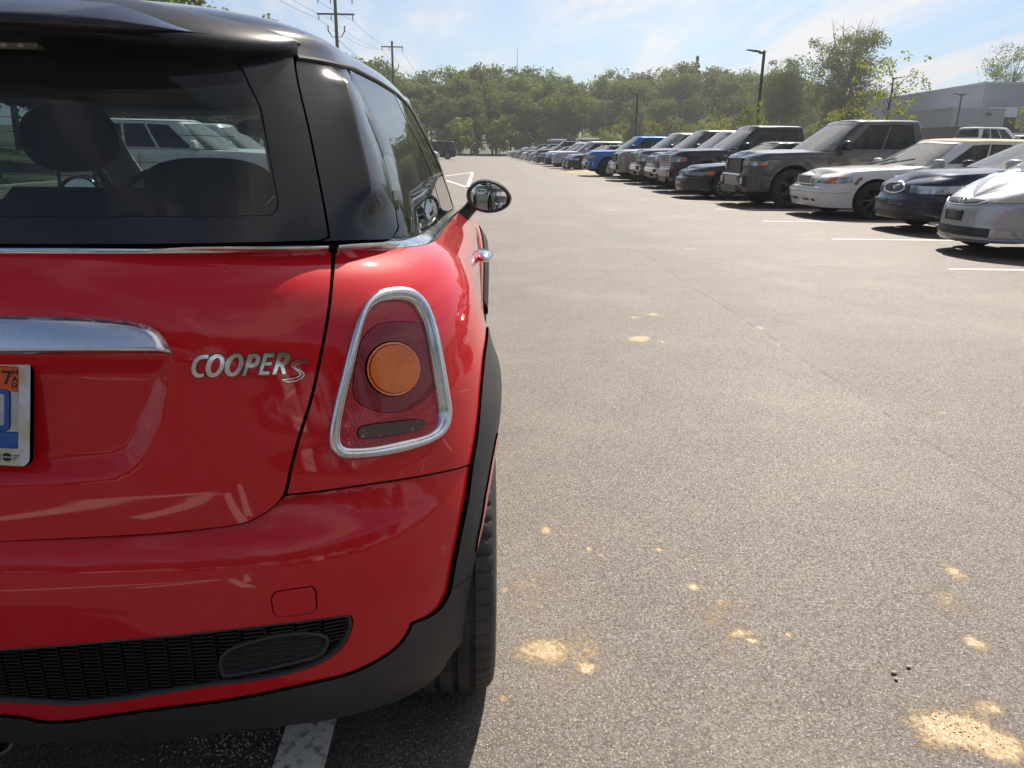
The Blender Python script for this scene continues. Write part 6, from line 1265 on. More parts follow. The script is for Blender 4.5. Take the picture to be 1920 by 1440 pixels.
SAND=[(.16,1.57,.055,.05,1),(.25,1.505,.022,.018,1.0),(.985,1.29,.070,.050,1.1),(1.06,1.245,.05,.04,1.0),(1.12,1.35,.05,.04,.62),(1.37,1.91,.035,.05,.8),(1.22,1.58,.028,.030,.9),(.59,1.84,.020,.030,.85),(.64,1.77,.03,.03,.5),(.65,1.63,.030,.025,.75),(.67,1.60,.025,.02,.7),(.77,1.62,.018,.02,.6),(1.02,4.75,.06,.07,1.0),(1.15,4.68,.05,.07,.5),(1.29,5.5,.10,.12,.5),(1.12,5.4,.07,.10,.45),(.07,1.84,.016,.02,.6),(.21,2.18,.018,.035,.7),(.33,2.06,.016,.025,.65),(.36,2.02,.012,.02,.5),(.58,1.55,.02,.02,.4),(.61,1.99,.012,.015,.6),(.54,2.05,.014,.014,.6),(1.92,5.07,.05,.07,.6),(.5,1.9,.015,.012,.45),(.28,1.42,.02,.02,.35),(2.6,9.5,.2,.15,.35),(.03,1.55,.02,.03,.45),(.05,1.40,.02,.03,.4),(2.15,3.3,.05,.05,.35),(1.6,2.6,.02,.03,.5),(.22,1.55,.20,.26,.22),(1.05,1.30,.18,.14,.30),(.62,1.72,.16,.25,.24),(.15,1.85,.16,.35,.22),(1.25,1.75,.18,.30,.18)]
def asphalt():
    m=bpy.data.materials.new('asphalt'); m.use_nodes=True; t=m.node_tree; b=t.nodes['Principled BSDF']; L=t.links.new
    ge=t.nodes.new('ShaderNodeNewGeometry'); P=ge.outputs['Position']
    def noise(s,d=4,r=.5):
        n=t.nodes.new('ShaderNodeTexNoise'); n.inputs['Scale'].default_value=s; n.inputs['Detail'].default_value=d; n.inputs['Roughness'].default_value=r; L(P,n.inputs['Vector']); return n.outputs[0]
    def mr(v,a,c,lo=0.,hi=1.,smooth=False):
        n=t.nodes.new('ShaderNodeMapRange'); n.inputs[1].default_value=a;n.inputs[2].default_value=c;n.inputs[3].default_value=lo;n.inputs[4].default_value=hi
        if smooth:n.interpolation_type='SMOOTHSTEP'
        L(v,n.inputs[0]); return n.outputs[0]
    def mix(f,a,c):
        n=t.nodes.new('ShaderNodeMix'); n.data_type='RGBA'
        for k,v in((0,f),(6,a),(7,c)):
            if isinstance(v,tuple): n.inputs[k].default_value=v
            elif isinstance(v,(int,float)): n.inputs[k].default_value=v
            else: L(v,n.inputs[k])
        return n.outputs[2]
    # stones in the binder
    v=t.nodes.new('ShaderNodeTexVoronoi'); v.inputs['Scale'].default_value=200; L(P,v.inputs['Vector'])
    v2=t.nodes.new('ShaderNodeTexVoronoi'); v2.inputs['Scale'].default_value=330; L(P,v2.inputs['Vector'])
    sep=t.nodes.new('ShaderNodeSeparateColor'); L(v.outputs['Color'],sep.inputs[0]); sep2=t.nodes.new('ShaderNodeSeparateColor'); L(v2.outputs['Color'],sep2.inputs[0])
    stone=mr(sep.outputs[0],0,1,.68,1.32); st=mr(sep.outputs[1],.86,.95)
    edge=mr(v.outputs['Distance'],.15,.55,1,.62)
    big=mr(noise(.35,6,.6),.3,.7,.84,1.16); mid=mr(noise(4,6),.3,.7,.88,1.12); fine=mr(noise(95,4,.7),.3,.7,.72,1.28)
    f=MA(t,'MULTIPLY',MA(t,'MULTIPLY',stone,edge),MA(t,'MULTIPLY',MA(t,'MULTIPLY',big,mid),fine))
    base=t.nodes.new('ShaderNodeVectorMath'); base.operation='SCALE'; base.inputs[0].default_value=(.138,.109,.090); L(f,base.inputs['Scale'])
    col=mix(MA(t,'MULTIPLY',st,mr(v.outputs['Distance'],.25,.5,.62,0)),base.outputs[0],(.46,.40,.32,1))
    s4=mr(sep2.outputs[0],.93,.97); col=mix(MA(t,'MULTIPLY',s4,.5),col,(.42,.36,.29,1))
    # joint between two paving lanes at x = 1.9
    xyz=t.nodes.new('ShaderNodeSeparateXYZ'); L(P,xyz.inputs[0]); x=xyz.outputs[0]; y=xyz.outputs[1]
    wob=t.nodes.new('ShaderNodeTexNoise'); wob.noise_dimensions='1D'; wob.inputs['Scale'].default_value=.8; wob.inputs['Detail'].default_value=6; L(y,wob.inputs['W'])
    jx=MA(t,'SUBTRACT',x,MA(t,'ADD',1.82,MA(t,'MULTIPLY',wob.outputs[0],.13))); ja=MA(t,'ABSOLUTE',jx)
    crack=MA(t,'MULTIPLY',mr(ja,.0,.016,1,0),mr(noise(7,3),.40,.55)); dark=MA(t,'MULTIPLY',mr(jx,-.02,.04,0,1,True),mr(jx,.05,.9,1,0,True))
    col=mix(MA(t,'MULTIPLY',dark,.20),col,(.05,.045,.042,1)); col=mix(MA(t,'MULTIPLY',crack,.40),col,(.02,.018,.016,1))
    # tyre-darkened lanes and pale scuffs
    st_=t.nodes.new('ShaderNodeMapping'); st_.inputs['Scale'].default_value=(1.6,.22,1); L(P,st_.inputs[0]); sn_=t.nodes.new('ShaderNodeTexNoise'); sn_.inputs['Scale'].default_value=.8; sn_.inputs['Detail'].default_value=7; sn_.inputs['Roughness'].default_value=.62; L(st_.outputs[0],sn_.inputs['Vector'])
    sw=mr(noise(.9,5),.50,.72); col=mix(MA(t,'MULTIPLY',sw,.22),col,(.30,.255,.21,1)); col=mix(MA(t,'MULTIPLY',mr(sn_.outputs[0],.54,.74),.30),col,(.07,.062,.056,1))
    oil=mr(noise(1.9,2,.3),.70,.78); col=mix(MA(t,'MULTIPLY',oil,.45),col,(.045,.040,.037,1))
    # drifts of yellow sand tracked over the surface
    acc=None; sn=mr(noise(55,6,.75),.30,.70,-.42,.42); sn2=mr(noise(9,3),.3,.7,-.25,.25)
    for (sx,sy,rx,ry,am) in SAND:
        dx=MA(t,'DIVIDE',MA(t,'SUBTRACT',x,sx),rx*1.25); dy=MA(t,'DIVIDE',MA(t,'SUBTRACT',y,sy),ry*1.25); q=MA(t,'SUBTRACT',am*1.15,MA(t,'SQRT',MA(t,'ADD',MA(t,'MULTIPLY',dx,dx),MA(t,'MULTIPLY',dy,dy))))
        acc=q if acc is None else MA(t,'MAXIMUM',acc,q)
    sp=mr(noise(26,7,.8),.665,.74,-.35,.10); near=mr(y,2.0,6.0,1,0); spn=MA(t,'SUBTRACT',sp,MA(t,'MULTIPLY',MA(t,'SUBTRACT',1,near),.5)); 
    acc=MA(t,'MAXIMUM',acc,spn)
    sa=mr(MA(t,'ADD',acc,MA(t,'ADD',sn,sn2)),.05,.55,0,.9)
    col=mix(sa,col,mix(noise(30,4),(.42,.295,.135,1),(.32,.23,.115,1)))
    L(col,b.inputs['Base Color']); b.inputs['Roughness'].default_value=.72; b.inputs['Specular IOR Level'].default_value=.65
    L(mr(sep.outputs[2],0,1,.42,.85),b.inputs['Roughness'])
    bp=t.nodes.new('ShaderNodeBump'); bp.inputs['Strength'].default_value=.85; bp.inputs['Distance'].default_value=.0035
    h=MA(t,'ADD',MA(t,'MULTIPLY',edge,sep.outputs[0]),MA(t,'MULTIPLY',noise(140,4,.7),.8)); h=MA(t,'SUBTRACT',h,MA(t,'MULTIPLY',crack,1.2)); h=MA(t,'MULTIPLY',h,MA(t,'SUBTRACT',1,MA(t,'MULTIPLY',sa,.7)))
    L(h,bp.inputs['Height']); L(bp.outputs[0],b.inputs['Normal']); return m
ASP=asphalt()
lotm=sheet('parking_lot',-12,11.4,-60,134,2,2,ASP,0.,np.array([-12,11.4]),np.linspace(-60,134,3)); tag(lotm,kind='structure')
up=sheet('upper_lot',0,0,0,0,0,0,ASP,.0,np.linspace(26.5,52,6),np.linspace(20,85,10)); tag(up,kind='structure')
LINE=mat('line_paint',(.80,.76,.70),.7,noise=(55,(.20,.18,.165),.52,.70),bump=(170,.5,.002))
def lineset():
    b=MB()
    def seg(x0,y0,x1,y1,w=.10):
        d=Vector((x1-x0,y1-y0)).normalized(); n=Vector((-d.y,d.x))*w/2; b.add([(x0-n.x,y0-n.y,.004),(x0+n.x,y0+n.y,.004),(x1+n.x,y1+n.y,.004),(x1-n.x,y1-n.y,.004)],[(0,3,2,1)])
    y=7.86-2.8*9
    while y<120:
        if not (39<y<43.5): seg(4.92,y,10.6,y-.03)
        y+=2.8
    y=16.9-2.8*8
    while y<110:
        if y>7 or y<-2: seg(-4.5,y,-10.2,y)
        y+=2.8
    seg(-.35,1.05,-.35,4.9); seg(-.35,1.6-6.5,-.35,-1.6)
    # painted island triangle
    for a,c in(((-1.6,33.9),(-.38,40.6)),((-.38,40.6),(-.38,24.5)),((-.38,24.5),(-1.3,30.0)),((-1.3,30),(-3.2,32))): seg(*a,*c,w=.12)
    # arrow-shaped marking behind the photographer
    seg(-1.25,-1.0,-.62,-2.9,.12); seg(-.35,-.6,-.62,-2.9,.12); seg(-2.2,-.2,-.62,-2.9,.12)
    return b.build('painted_lines',LINE,smooth=False)
tag(lineset(),kind='structure')
# kerb behind the stalls, sandy island in the row
CON=mat('concrete',(.34,.32,.29),.85,noise=(3,(.24,.22,.2),.4,.7))
b=MB(); b.box(11.4,11.55,-20,134,-.02,.13,.02); o=b.build('kerb',CON); tag(o,kind='structure')
b=MB(); b.box(-12.15,-12.0,-20,134,-.02,.13,.02); o=b.build('kerb',CON); tag(o,kind='structure')
V=[];F=[]; n=36
for k in range(n):
    u=2*math.pi*k/n; V.append((6.6+2.4*math.cos(u)+.2*math.sin(3*u),42.6+1.5*math.sin(u),.0))
V.append((6.6,42.6,.14)); V+=[((v[0]-6.6)*.6+6.6,(v[1]-42.6)*.6+42.6,.12) for v in V[:n]]
F=[(k,(k+1)%n,n+1+(k+1)%n,n+1+k) for k in range(n)]+[(n+1+k,n+1+(k+1)%n,n) for k in range(n)]
tag(mesh('island',V,F,mat('sandy_island',(.42,.33,.19),.9,noise=(3,(.16,.16,.06),.5,.7))),kind='structure')
# pebbles
rnd=random.Random(4)
for x,y,r,l in((1.003,1.487,.0075,'tan pebble, farthest of the three by the sand drift'),(.957,1.467,.0085,'grey-green pebble, middle of three on the asphalt at lower right'),(.951,1.445,.0070,'flat grey pebble, nearest of the three on the asphalt')):
    b=MB(); b.sphere((0,0,0),r*.9,r*.62,r*.42,14,10,.9); o=b.build('pebble',mat('pebble_stone',(.30,.28,.22),.8,noise=(90,(.3,.27,.2),.4,.7))); o.location=(x,y,r*.45); o.rotation_euler=(0,.1,rnd.random()*3); tag(o,l,'pebble','pebbles on the asphalt')
# loose grit: too small and many to count
V=[];F=[]
def grit(x,y,r):
    b0=len(V); a=rnd.random()*6.28
    for k in range(5): V.append((x+r*math.cos(a+k*1.2566)*rnd.uniform(.7,1.2),y+r*math.sin(a+k*1.2566)*rnd.uniform(.7,1.2),0.))
    V.append((x,y,r*.9)); 
    for k in range(5): F.append((b0+k,b0+(k+1)%5,b0+5))
for _ in range(2600):
    y=rnd.uniform(.95,1)+rnd.random()**2*3.2; grit(rnd.uniform(-1.2,2.6),y,rnd.uniform(.0009,.0026))
for _ in range(260):
    y=rnd.gauss(1.28,.035); grit(rnd.gauss(-.50,.06),y,rnd.uniform(.0015,.004))
for _ in range(120): grit(rnd.gauss(1.0,.05),rnd.gauss(1.29,.04),rnd.uniform(.001,.003))
o=mesh('grit',V,F,mat('grit_stone',(.42,.37,.30),.85,noise=(300,(.12,.11,.1),.4,.6)),smooth=False); tag(o,'pale loose grit scattered thinly over the dark asphalt','grit',kind='stuff')
# ---------------------------------------------------------------- vegetation
def leafmat(name,c1,c2,tr=.45):
    m=bpy.data.materials.new(name); m.use_nodes=True; t=m.node_tree; t.nodes.clear(); L=t.links.new
    o=t.nodes.new('ShaderNodeOutputMaterial'); d=t.nodes.new('ShaderNodeBsdfDiffuse'); r=t.nodes.new('ShaderNodeBsdfTranslucent'); g=t.nodes.new('ShaderNodeBsdfGlossy'); g.inputs['Roughness'].default_value=.45; g.inputs[0].default_value=(.6,.6,.6,1)
    ge=t.nodes.new('ShaderNodeNewGeometry'); oi=t.nodes.new('ShaderNodeObjectInfo'); n=t.nodes.new('ShaderNodeTexNoise'); n.inputs['Scale'].default_value=.5; n.inputs['Detail'].default_value=5; L(ge.outputs['Position'],n.inputs['Vector'])
    a=MA(t,'ADD',MA(t,'MULTIPLY',n.outputs[0],1.2),MA(t,'MULTIPLY',oi.outputs['Random'],.55)); a=MA(t,'SUBTRACT',a,.42,clamp=True)
    x=t.nodes.new('ShaderNodeMix'); x.data_type='RGBA'; x.inputs[6].default_value=(*c1,1); x.inputs[7].default_value=(*c2,1); L(a,x.inputs[0])
    L(x.outputs[2],d.inputs[0]); s=t.nodes.new('ShaderNodeVectorMath'); s.operation='MULTIPLY'; L(x.outputs[2],s.inputs[0]); s.inputs[1].default_value=(1.2,1.35,.62); L(s.outputs[0],r.inputs[0])
    q=t.nodes.new('ShaderNodeMixShader'); q.inputs[0].default_value=tr; L(d.outputs[0],q.inputs[1]); L(r.outputs[0],q.inputs[2])
    q2=t.nodes.new('ShaderNodeMixShader'); q2.inputs[0].default_value=.02; L(q.outputs[0],q2.inputs[1]); L(g.outputs[0],q2.inputs[2]); L(q2.outputs[0],o.inputs[0]); return m
LG1=leafmat('leaves_green',(.070,.105,.026),(.15,.18,.05)); LG2=leafmat('leaves_olive',(.090,.110,.032),(.18,.18,.06)); LY=leafmat('leaves_yellow',(.15,.18,.045),(.30,.26,.085),.5); LD=leafmat('needles_dark',(.022,.038,.016),(.04,.055,.022),.15); LYG=leafmat('leaves_yellow_green',(.13,.16,.035),(.22,.22,.06),.5)
BRK=mat('bark',(.09,.075,.06),.9,noise=(6,(.16,.145,.12),.4,.7))
def crown_mesh(seed,H,R0,z0,clumps,per,leaf,shape='round',spread=1.,asp=1.0):
    g=np.random.default_rng(seed); C=[]
    while len(C)<clumps:
        p=g.normal(size=3); p/=np.linalg.norm(p); r=g.random()**(1/2.2)
        if shape=='round': c=np.array([p[0]*R0*r,p[1]*R0*r,z0+(H-z0)*.5+p[2]*r*(H-z0)*.5*.93])
        elif shape=='cone':
            h=g.random()**1.4; rr=R0*(1-h)*(.55+.45*g.random())+.05; a=g.random()*6.283; c=np.array([rr*math.cos(a),rr*math.sin(a),z0+(H-z0)*h])
        elif shape=='vase':
            h=g.random(); rr=R0*(.25+.75*math.sin(min(1,h*1.25)*1.57))*g.random()**.5; a=g.random()*6.283; c=np.array([rr*math.cos(a),rr*math.sin(a),z0+(H-z0)*h*.95])
        # lumpy outline
        a=math.atan2(c[1],c[0]); k=1+.22*math.sin(3*a+seed)+.16*math.sin(5*a+c[2]*.9+seed*2)+.12*math.sin(c[2]*1.7+seed)
        c[0]*=k;c[1]*=k; C.append(c)
    C=np.array(C); cr=R0*.30*spread*(.55+.9*g.random(len(C)))
    if shape=='cone': cr=.12+R0*.22*(1-(C[:,2]-z0)/(H-z0))
    N_=clumps*per; idx=np.repeat(np.arange(clumps),per); d=g.normal(size=(N_,3)); d/=np.linalg.norm(d,axis=1,keepdims=True); rad=cr[idx]*g.random(N_)**.45
    P=C[idx]+d*rad[:,None]*np.array([1,1,.72]); n=d*.6+g.normal(size=(N_,3))*.6+np.array([0,0,.35]); n/=np.linalg.norm(n,axis=1,keepdims=True)
    t=np.cross(n,g.normal(size=(N_,3))); t/=np.linalg.norm(t,axis=1,keepdims=True); bb=np.cross(n,t); s=leaf*(.55+.9*g.random(N_))[:,None]
    V=np.stack([P-t*s*.5,P-bb*s*.32+n*s*.08,P+t*s*.5,P+bb*s*.32+n*s*.08],1).reshape(-1,3)
    V[:,2]=np.maximum(V[:,2],z0*.4)
    return V,C
def tree(name,seed,H,R0,z0,clumps,per,leaf,lm,shape='round',spread=1.,trunk=.22,limbs=9,bare=0,label='',cat='tree'):
    r=empty(name,label=label,cat=cat); g=random.Random(seed)
    V,C=crown_mesh(seed,H,R0,z0,clumps,per,leaf,shape,spread); n=len(V)
    me=bpy.data.meshes.new('crown'); me.vertices.add(n); me.vertices.foreach_set('co',V.astype(np.float32).ravel()); me.loops.add(n); me.loops.foreach_set('vertex_index',np.arange(n,dtype=np.int32)); me.polygons.add(n//4); me.polygons.foreach_set('loop_start',np.arange(0,n,4,dtype=np.int32)); me.polygons.foreach_set('loop_total',np.full(n//4,4,np.int32)); me.materials.append(lm); me.update(); me.validate()
    o=bpy.data.objects.new('crown',me); scene.collection.objects.link(o); o.parent=r
    b=MB(); top=z0+(H-z0)*(.75 if shape!='cone' else .97)
    pts=[(0,0,-.3)]+[(g.gauss(0,.012*H*k/6),g.gauss(0,.012*H*k/6),top*k/6) for k in range(1,7)]; b.tube(pts,[trunk*1.25]+[trunk*(1-.8*k/6) for k in range(1,7)],9)
    for k in range(limbs):
        c=C[g.randrange(len(C))]; h=max(z0*.7,min(top*.8,c[2]-R0*.45)); q=h/top*6; i=int(min(5,q)); p=Vector(pts[i]).lerp(Vector(pts[i+1]),q-i); e=Vector(c); mid=p.lerp(e,.5)+Vector((0,0,.08*H*.3)); b.tube([p,mid,e],[trunk*.38,trunk*.22,trunk*.06],6)
    for k in range(bare):
        a=g.random()*6.28; rr=R0*g.uniform(.2,.75); s=Vector((rr*.4*math.cos(a),rr*.4*math.sin(a),H*.62)); e=Vector((rr*math.cos(a)*1.05,rr*math.sin(a)*1.05,H*g.uniform(.95,1.12))); b.tube([s,s.lerp(e,.5)+Vector((0,0,.3)),e],[.05,.03,.010],5)
        for j in range(4): m_=s.lerp(e,.45+.12*j); b.tube([m_,m_+Vector((g.gauss(0,.6),g.gauss(0,.6),g.uniform(.6,1.4)))],[.018,.006],4)
    b.build('trunk',BRK,r,sharp=False); return r
protoT=[tree('broadleaf_tree',11,14,4.6,2.5,130,80,.42,LG1),tree('broadleaf_tree',12,15,4.0,3.0,130,80,.42,LG2),tree('broadleaf_tree',13,13,5.2,2.0,140,78,.42,LG1),tree('broadleaf_tree',14,16,4.3,3.5,130,80,.42,LG2,shape='vase'),tree('broadleaf_tree',15,12,4.4,1.6,120,78,.42,LG1,shape='vase')]
bushT=tree('bushy_tree',21,6,2.4,.3,60,80,.26,LYG,trunk=.08); bushT2=tree('bushy_tree',22,7,2.2,.4,60,80,.26,LG2,shape='vase',trunk=.08)
spruce=tree('spruce_tree',31,18,3.6,2,420,22,.34,LD,shape='cone',spread=.7,trunk=.2,limbs=0)
sap=[tree('young_tree',41,4.2,.95,1.2,48,22,.10,LY,shape='vase',trunk=.035,limbs=10,label='x'),tree('young_tree',42,3.6,.9,1.0,46,22,.10,LY,trunk=.03,limbs=9,label='x')]
used=set(); WG='trees of the wood behind the parking lot'
def put(p,x,y,h,H0,label,group=None,rz=None,wide=1.,dz=0.):
    if id(p) in used: r=copy_tree(p)
    else: r=p; used.add(id(p))
    s=h/H0; r.scale=(s*wide,s*wide,s); r.location=(x,y,float(gz(x,y))+dz); r.rotation_euler=(0,0,rz if rz is not None else rr_.random()*6.28); tag(r,label,'tree',group); return r
rr_=random.Random(9)
_ord=['first','second','third','fourth','fifth','sixth','seventh','eighth','ninth','tenth','eleventh','twelfth','thirteenth','fourteenth','fifteenth','sixteenth','seventeenth','eighteenth','nineteenth']
_ten=['','','twenty','thirty','forty']
def nth(k):
    """k counted from 0"""
    k+=1
    if k<20:return _ord[k-1]
    t,u=divmod(k,10); return (_ten[t]+'-'+_ord[u-1]) if u else _ten[t][:-1]+'ieth'
H0=[14,15,13,16,12]
prof=Sp([(-60,16),(-20,16.0),(-16,15.4),(-11,14.6),(-6,14.8),(3.4,15.4),(9,15.3),(15,15.2),(20,14.0),(25,14.6),(30,15.1),(36,16.8),(41,17.4),(46,17.0),(51,16.4),(56,15.0),(75,12),(110,12)])
nl=0
for (Y,x0,x1,st,k) in ((143,-62,92,5.6,.72),(151,-60,95,5.2,.95),(162,-66,100,5.4,1.03)):
    x=x0; kk=0
    while x<x1:
        xx=x+rr_.uniform(-1.3,1.3); yy=Y+rr_.uniform(-2.5,2.5); h=(float(prof(xx*150/yy))-1.15)*yy/150+1.15; h=h*k*rr_.uniform(.88,1.03)-float(gz(xx,yy)); i=rr_.randrange(5)
        lab='%s broadleaf tree, %s from the left in the %s rank of the wood'%(('green','olive green','spreading green','tall olive','low-branched green')[i],nth(kk),{143:'front',151:'middle',162:'rear'}[Y]); kk+=1
        put(protoT[i],xx,yy,max(h,6),H0[i],lab,WG,wide=rr_.uniform(.85,1.1)); x+=st
x=-50; kk=0
while x<70:
    i=rr_.randrange(2); put((bushT,bushT2)[i],x+rr_.uniform(-1,1),137+rr_.uniform(-1.5,1.5),rr_.uniform(3.5,7.5),(6,7)[i],'low bushy tree, %s from the left along the foot of the wood'%nth(kk),'bushy trees at the foot of the wood'); x+=3.6; kk+=1
put(spruce,45.5,172,20.2-float(gz(45.5,172)),18,'dark pointed spruce rising above the wood')
big=tree('bare_topped_tree',51,15,4.1,1.6,260,80,.26,LG2,shape='vase',trunk=.26,limbs=22,bare=26,label='tall tree with bare twigs at its top, right of the lamp post'); big.location=(44.2,98,float(gz(44,98)))
big.scale=(1,1,.95)
b2=tree('leaning_tree',52,13,3.6,1.5,200,80,.26,LG1,shape='round',trunk=.2,limbs=16,label='rounded tree just left of the bare-topped tree'); b2.location=(40.0,106,.9)
b3=tree('building_tree',53,17,4.8,6,120,60,.28,LG1,shape='vase',trunk=.3,limbs=26,label='gnarled open tree behind the right end of the grey building'); b3.location=(79.5,120,.9); b3.scale=(.85,.85,.93)
b3.name='open_crowned_tree'
sg_=tree('young_tree',43,5.6,1.5,1.1,75,20,.12,LY,shape='vase',spread=.62,trunk=.04,limbs=22,label='tall young tree with sparse yellow leaves behind the grey pickup'); sg_.location=(18.3,35.8,float(gz(18.3,35.8)))
YG='young yellow-leaved trees behind the row of cars'; sg_['group']=YG
for k,(x,y,h,l) in enumerate(((12.9,43.5,3.4,'yellow young tree just left of the lamp post behind the black pickup'),(13.0,38.0,3.5,'yellow young tree behind the black pickup, right of the lamp post base'),(12.9,60.5,3.7,'yellow young tree behind the blue pickup, at the far lamp post'),(13.0,85.0,3.6,'yellow-green young tree behind the silver SUV'),(13.0,74.5,4.0,'yellow young tree between the silver SUV and the blue pickup'),(13.2,100,3.8,'small yellow young tree beyond the blue pickup'),(12.8,28.0,3.0,'low yellow young tree between the two big dark pickups'),(26.2,37.6,3.2,'small yellow young tree at the right edge before the building'))):
    put(sap[k%2],x,y,h,(4.2,3.6)[k%2],l,YG)
# left of the aisle and behind the camera
k=0
for (x,y,h) in [(-15,14,7),(-19,20,9),(-16,27,8),(-22,31,11),(-17,36,8),(-24,43,12),(-18,48,9),(-20,58,11),(-17,68,9),(-22,80,12),(-18,95,11),(-22,110,12),(-27,22,12),(-29,36,13),(-27,62,13)]:
    put(protoT[k%5],x,y,h,H0[k%5],'green tree, %s counted from the camera among those left of the aisle'%nth(k),'trees left of the aisle'); k+=1
for x,y in [(-11.9,17.4),(-13.4,13.2)]: put(bushT,x,y,3.2,6,('yellow-green bush behind the white SUVs left of the aisle' if y>15 else 'yellow-green bush left of the aisle, nearer than the white SUVs'),'bushes left of the aisle')
kb=0
for (x,y,h) in [(-34,-38,11),(-26,-42,12),(-17,-40,12),(-9,-44,13),(-1,-41,11),(8,-43,12),(17,-40,12),(26,-42,13),(35,-38,12),(44,-30,12)]:
    put(protoT[k%5],x,y,h,H0[k%5],'green tree behind the camera, %s from the left of its row'%nth(kb),'trees behind the camera'); k+=1; kb+=1
for j in range(15):
    x=-48+7*j; put(protoT[(j*3)%5],x+(j%3)*.8,-52-(j%2)*4,13+(j*7)%5,H0[(j*3)%5],'tall green tree in the farther row behind the camera, %s from the left'%nth(j),'trees behind the camera')
# ---------------------------------------------------------------- poles, lamps, tower, building
WOOD=mat('weathered_pole',(.11,.10,.085),.9); STL=mat('dark_pole_paint',(.022,.024,.026),.5); WIRE=mat('wire',(.03,.03,.03),.6)
def upole(x,y,H,aw,label,arms):
    r=empty('utility_pole',(x,y,0),0,label,'utility pole','utility poles'); b=MB(); b.tube([(0,0,-.3),(0,0,H+.4)],[.17,.12],12); b.build('pole',WOOD,r)
    for z,w in arms:
        b=MB(); b.box(-w/2,w/2,-.08,.04,z-.06,z+.06,.01); a=b.build('crossarm',WOOD,r)
        for dx in(-w*.45,-.35,w*.45):
            b=MB(); b.lathe([(-.38,.0),(-.36,.05),(-.3,.02),(-.25,.06),(-.18,.025),(-.1,.05),(-.05,.02),(0,.02)],10,'z',(dx,0,z-.05)); b.build('insulator',STL,a)
    for s in(-1,1):
        b=MB(); b.tube([(0,0,9.4),(s*.35,0,9.35),(s*.62,0,9.8)],[.03,.03,.05],7); b.lathe([(9.75,.03),(9.8,.06),(9.95,.035),(10.1,.06),(10.2,.02)],9,'z',(s*.64,0,0)); b.build('cutout_bracket',STL,r)
    return r
p1=upole(-11.2,65.9,12.4,2.9,'nearer wooden utility pole with two crossarms rising above the black roof',[(11.0,2.9),(12.15,2.9)])
p2=upole(-9.9,94.3,12.2,2.5,'farther wooden utility pole with one crossarm, left of the wood',[(12.0,2.5)])
def wire(a,c,sag,label,r=.011):
    P=[Vector(a).lerp(Vector(c),k/24)+Vector((0,0,-sag*4*(k/24)*(1-k/24))) for k in range(25)]; b=MB(); b.tube(P,r,5,False); o=b.build('power_line',WIRE); tag(o,label,'power line','power lines between the utility poles'); return o
for i,dx in enumerate((-1.25,-.35,1.25)):
    nm=('left','middle','right')[i]
    wire((-11.2+dx,65.9,10.6),(-9.9+dx*.85,94.3,11.7),.55,'%s wire sagging between the two utility poles'%nm); wire((-9.9+dx*.85,94.3,11.7),(-8.6+dx,140,11.5),1.2,'%s wire running on from the farther pole to the wood'%nm)
    wire((-11.2+dx,65.9,10.6),(-13.2+dx,22,11.2),.8,'%s wire coming in over the car roof to the nearer pole'%nm)
wire((-11.2,65.9,9.3),(-9.9,94.3,9.6),.7,'lowest wire between the two utility poles',.018)
wire((-9.9,94.3,9.6),(-32,96,9.2),.8,'side wire running left from the farther utility pole')
def lamp_post(x,y,H,arms,label,z=0.):
    r=empty('street_lamp',(x,y,z),0,label,'lamp post','parking-lot lamp posts'); b=MB(); b.tube([(0,0,0),(0,0,H)],[.085,.075],4 if False else 8); b.build('pole',STL,r)
    b=MB(); b.lathe([(0,.0),(0,.28),(.7,.28),(.72,.0)],20,'z'); b.build('concrete_base',CON,r)
    for s in arms:
        b=MB(); b.box(*sorted((s*.05,s*.26)),-.05,.05,H-.16,H-.05,.02); V=[(s*.2,-.06,H-.10),(s*.2,.06,H-.10),(s*.2,.06,H-.02),(s*.2,-.06,H-.02),(s*.42,-.17,H-.06),(s*.42,.17,H-.06),(s*.42,.17,H+.0),(s*.42,-.17,H+.0),(s*.88,-.14,H+.01),(s*.88,.14,H+.01),(s*.88,.14,H+.035),(s*.88,-.14,H+.035)]
        F=[]
        for j in range(2):
            for k in range(4): F.append((j*4+k,j*4+(k+1)%4,(j+1)*4+(k+1)%4,(j+1)*4+k))
        F+=[(3,2,1,0),(8,9,10,11)]; b.add(V,F); b.build('lamp_head',STL,r,smooth=False)
    return r
lamp_post(14.15,40.9,6.0,(-1,),'nearest dark lamp post with one slim head, against the open sky')
lamp_post(13.9,71.8,6.0,(-1,),'second lamp post, standing in front of the wood')
lamp_post(36.3,71,6.65,(1,),'lamp post half hidden behind the tall young yellow tree',.95)
lamp_post(48.1,80,6.05,(-1,1),'lamp post with two heads in front of the grey building',.95)
def tower():
    b=MB(); H=62; z=0; 
    for k in range(3):
        a=2.094*k; b.tube([(1.3*math.cos(a),1.3*math.sin(a),0),(.35*math.cos(a),.35*math.sin(a),H*.85),(.0,.0,H)],[.16,.14,.08],5)
    for j in range(26):
        h0=j*2.05;h1=h0+2.05; r0=1.3-.95*h0/(H*.85); r1=1.3-.95*h1/(H*.85)
        for k in range(3):
            a=2.094*k;c=2.094*(k+1); b.tube([(r0*math.cos(a),r0*math.sin(a),h0),(r1*math.cos(c),r1*math.sin(c),h1)],.06,4)
    o=b.build('radio_tower',mat('tower_steel',(.25,.2,.2),.6),sharp=False); o.location=(22.9,510,0); tag(o,'thin lattice radio tower rising far beyond the wood','radio tower')
tower()
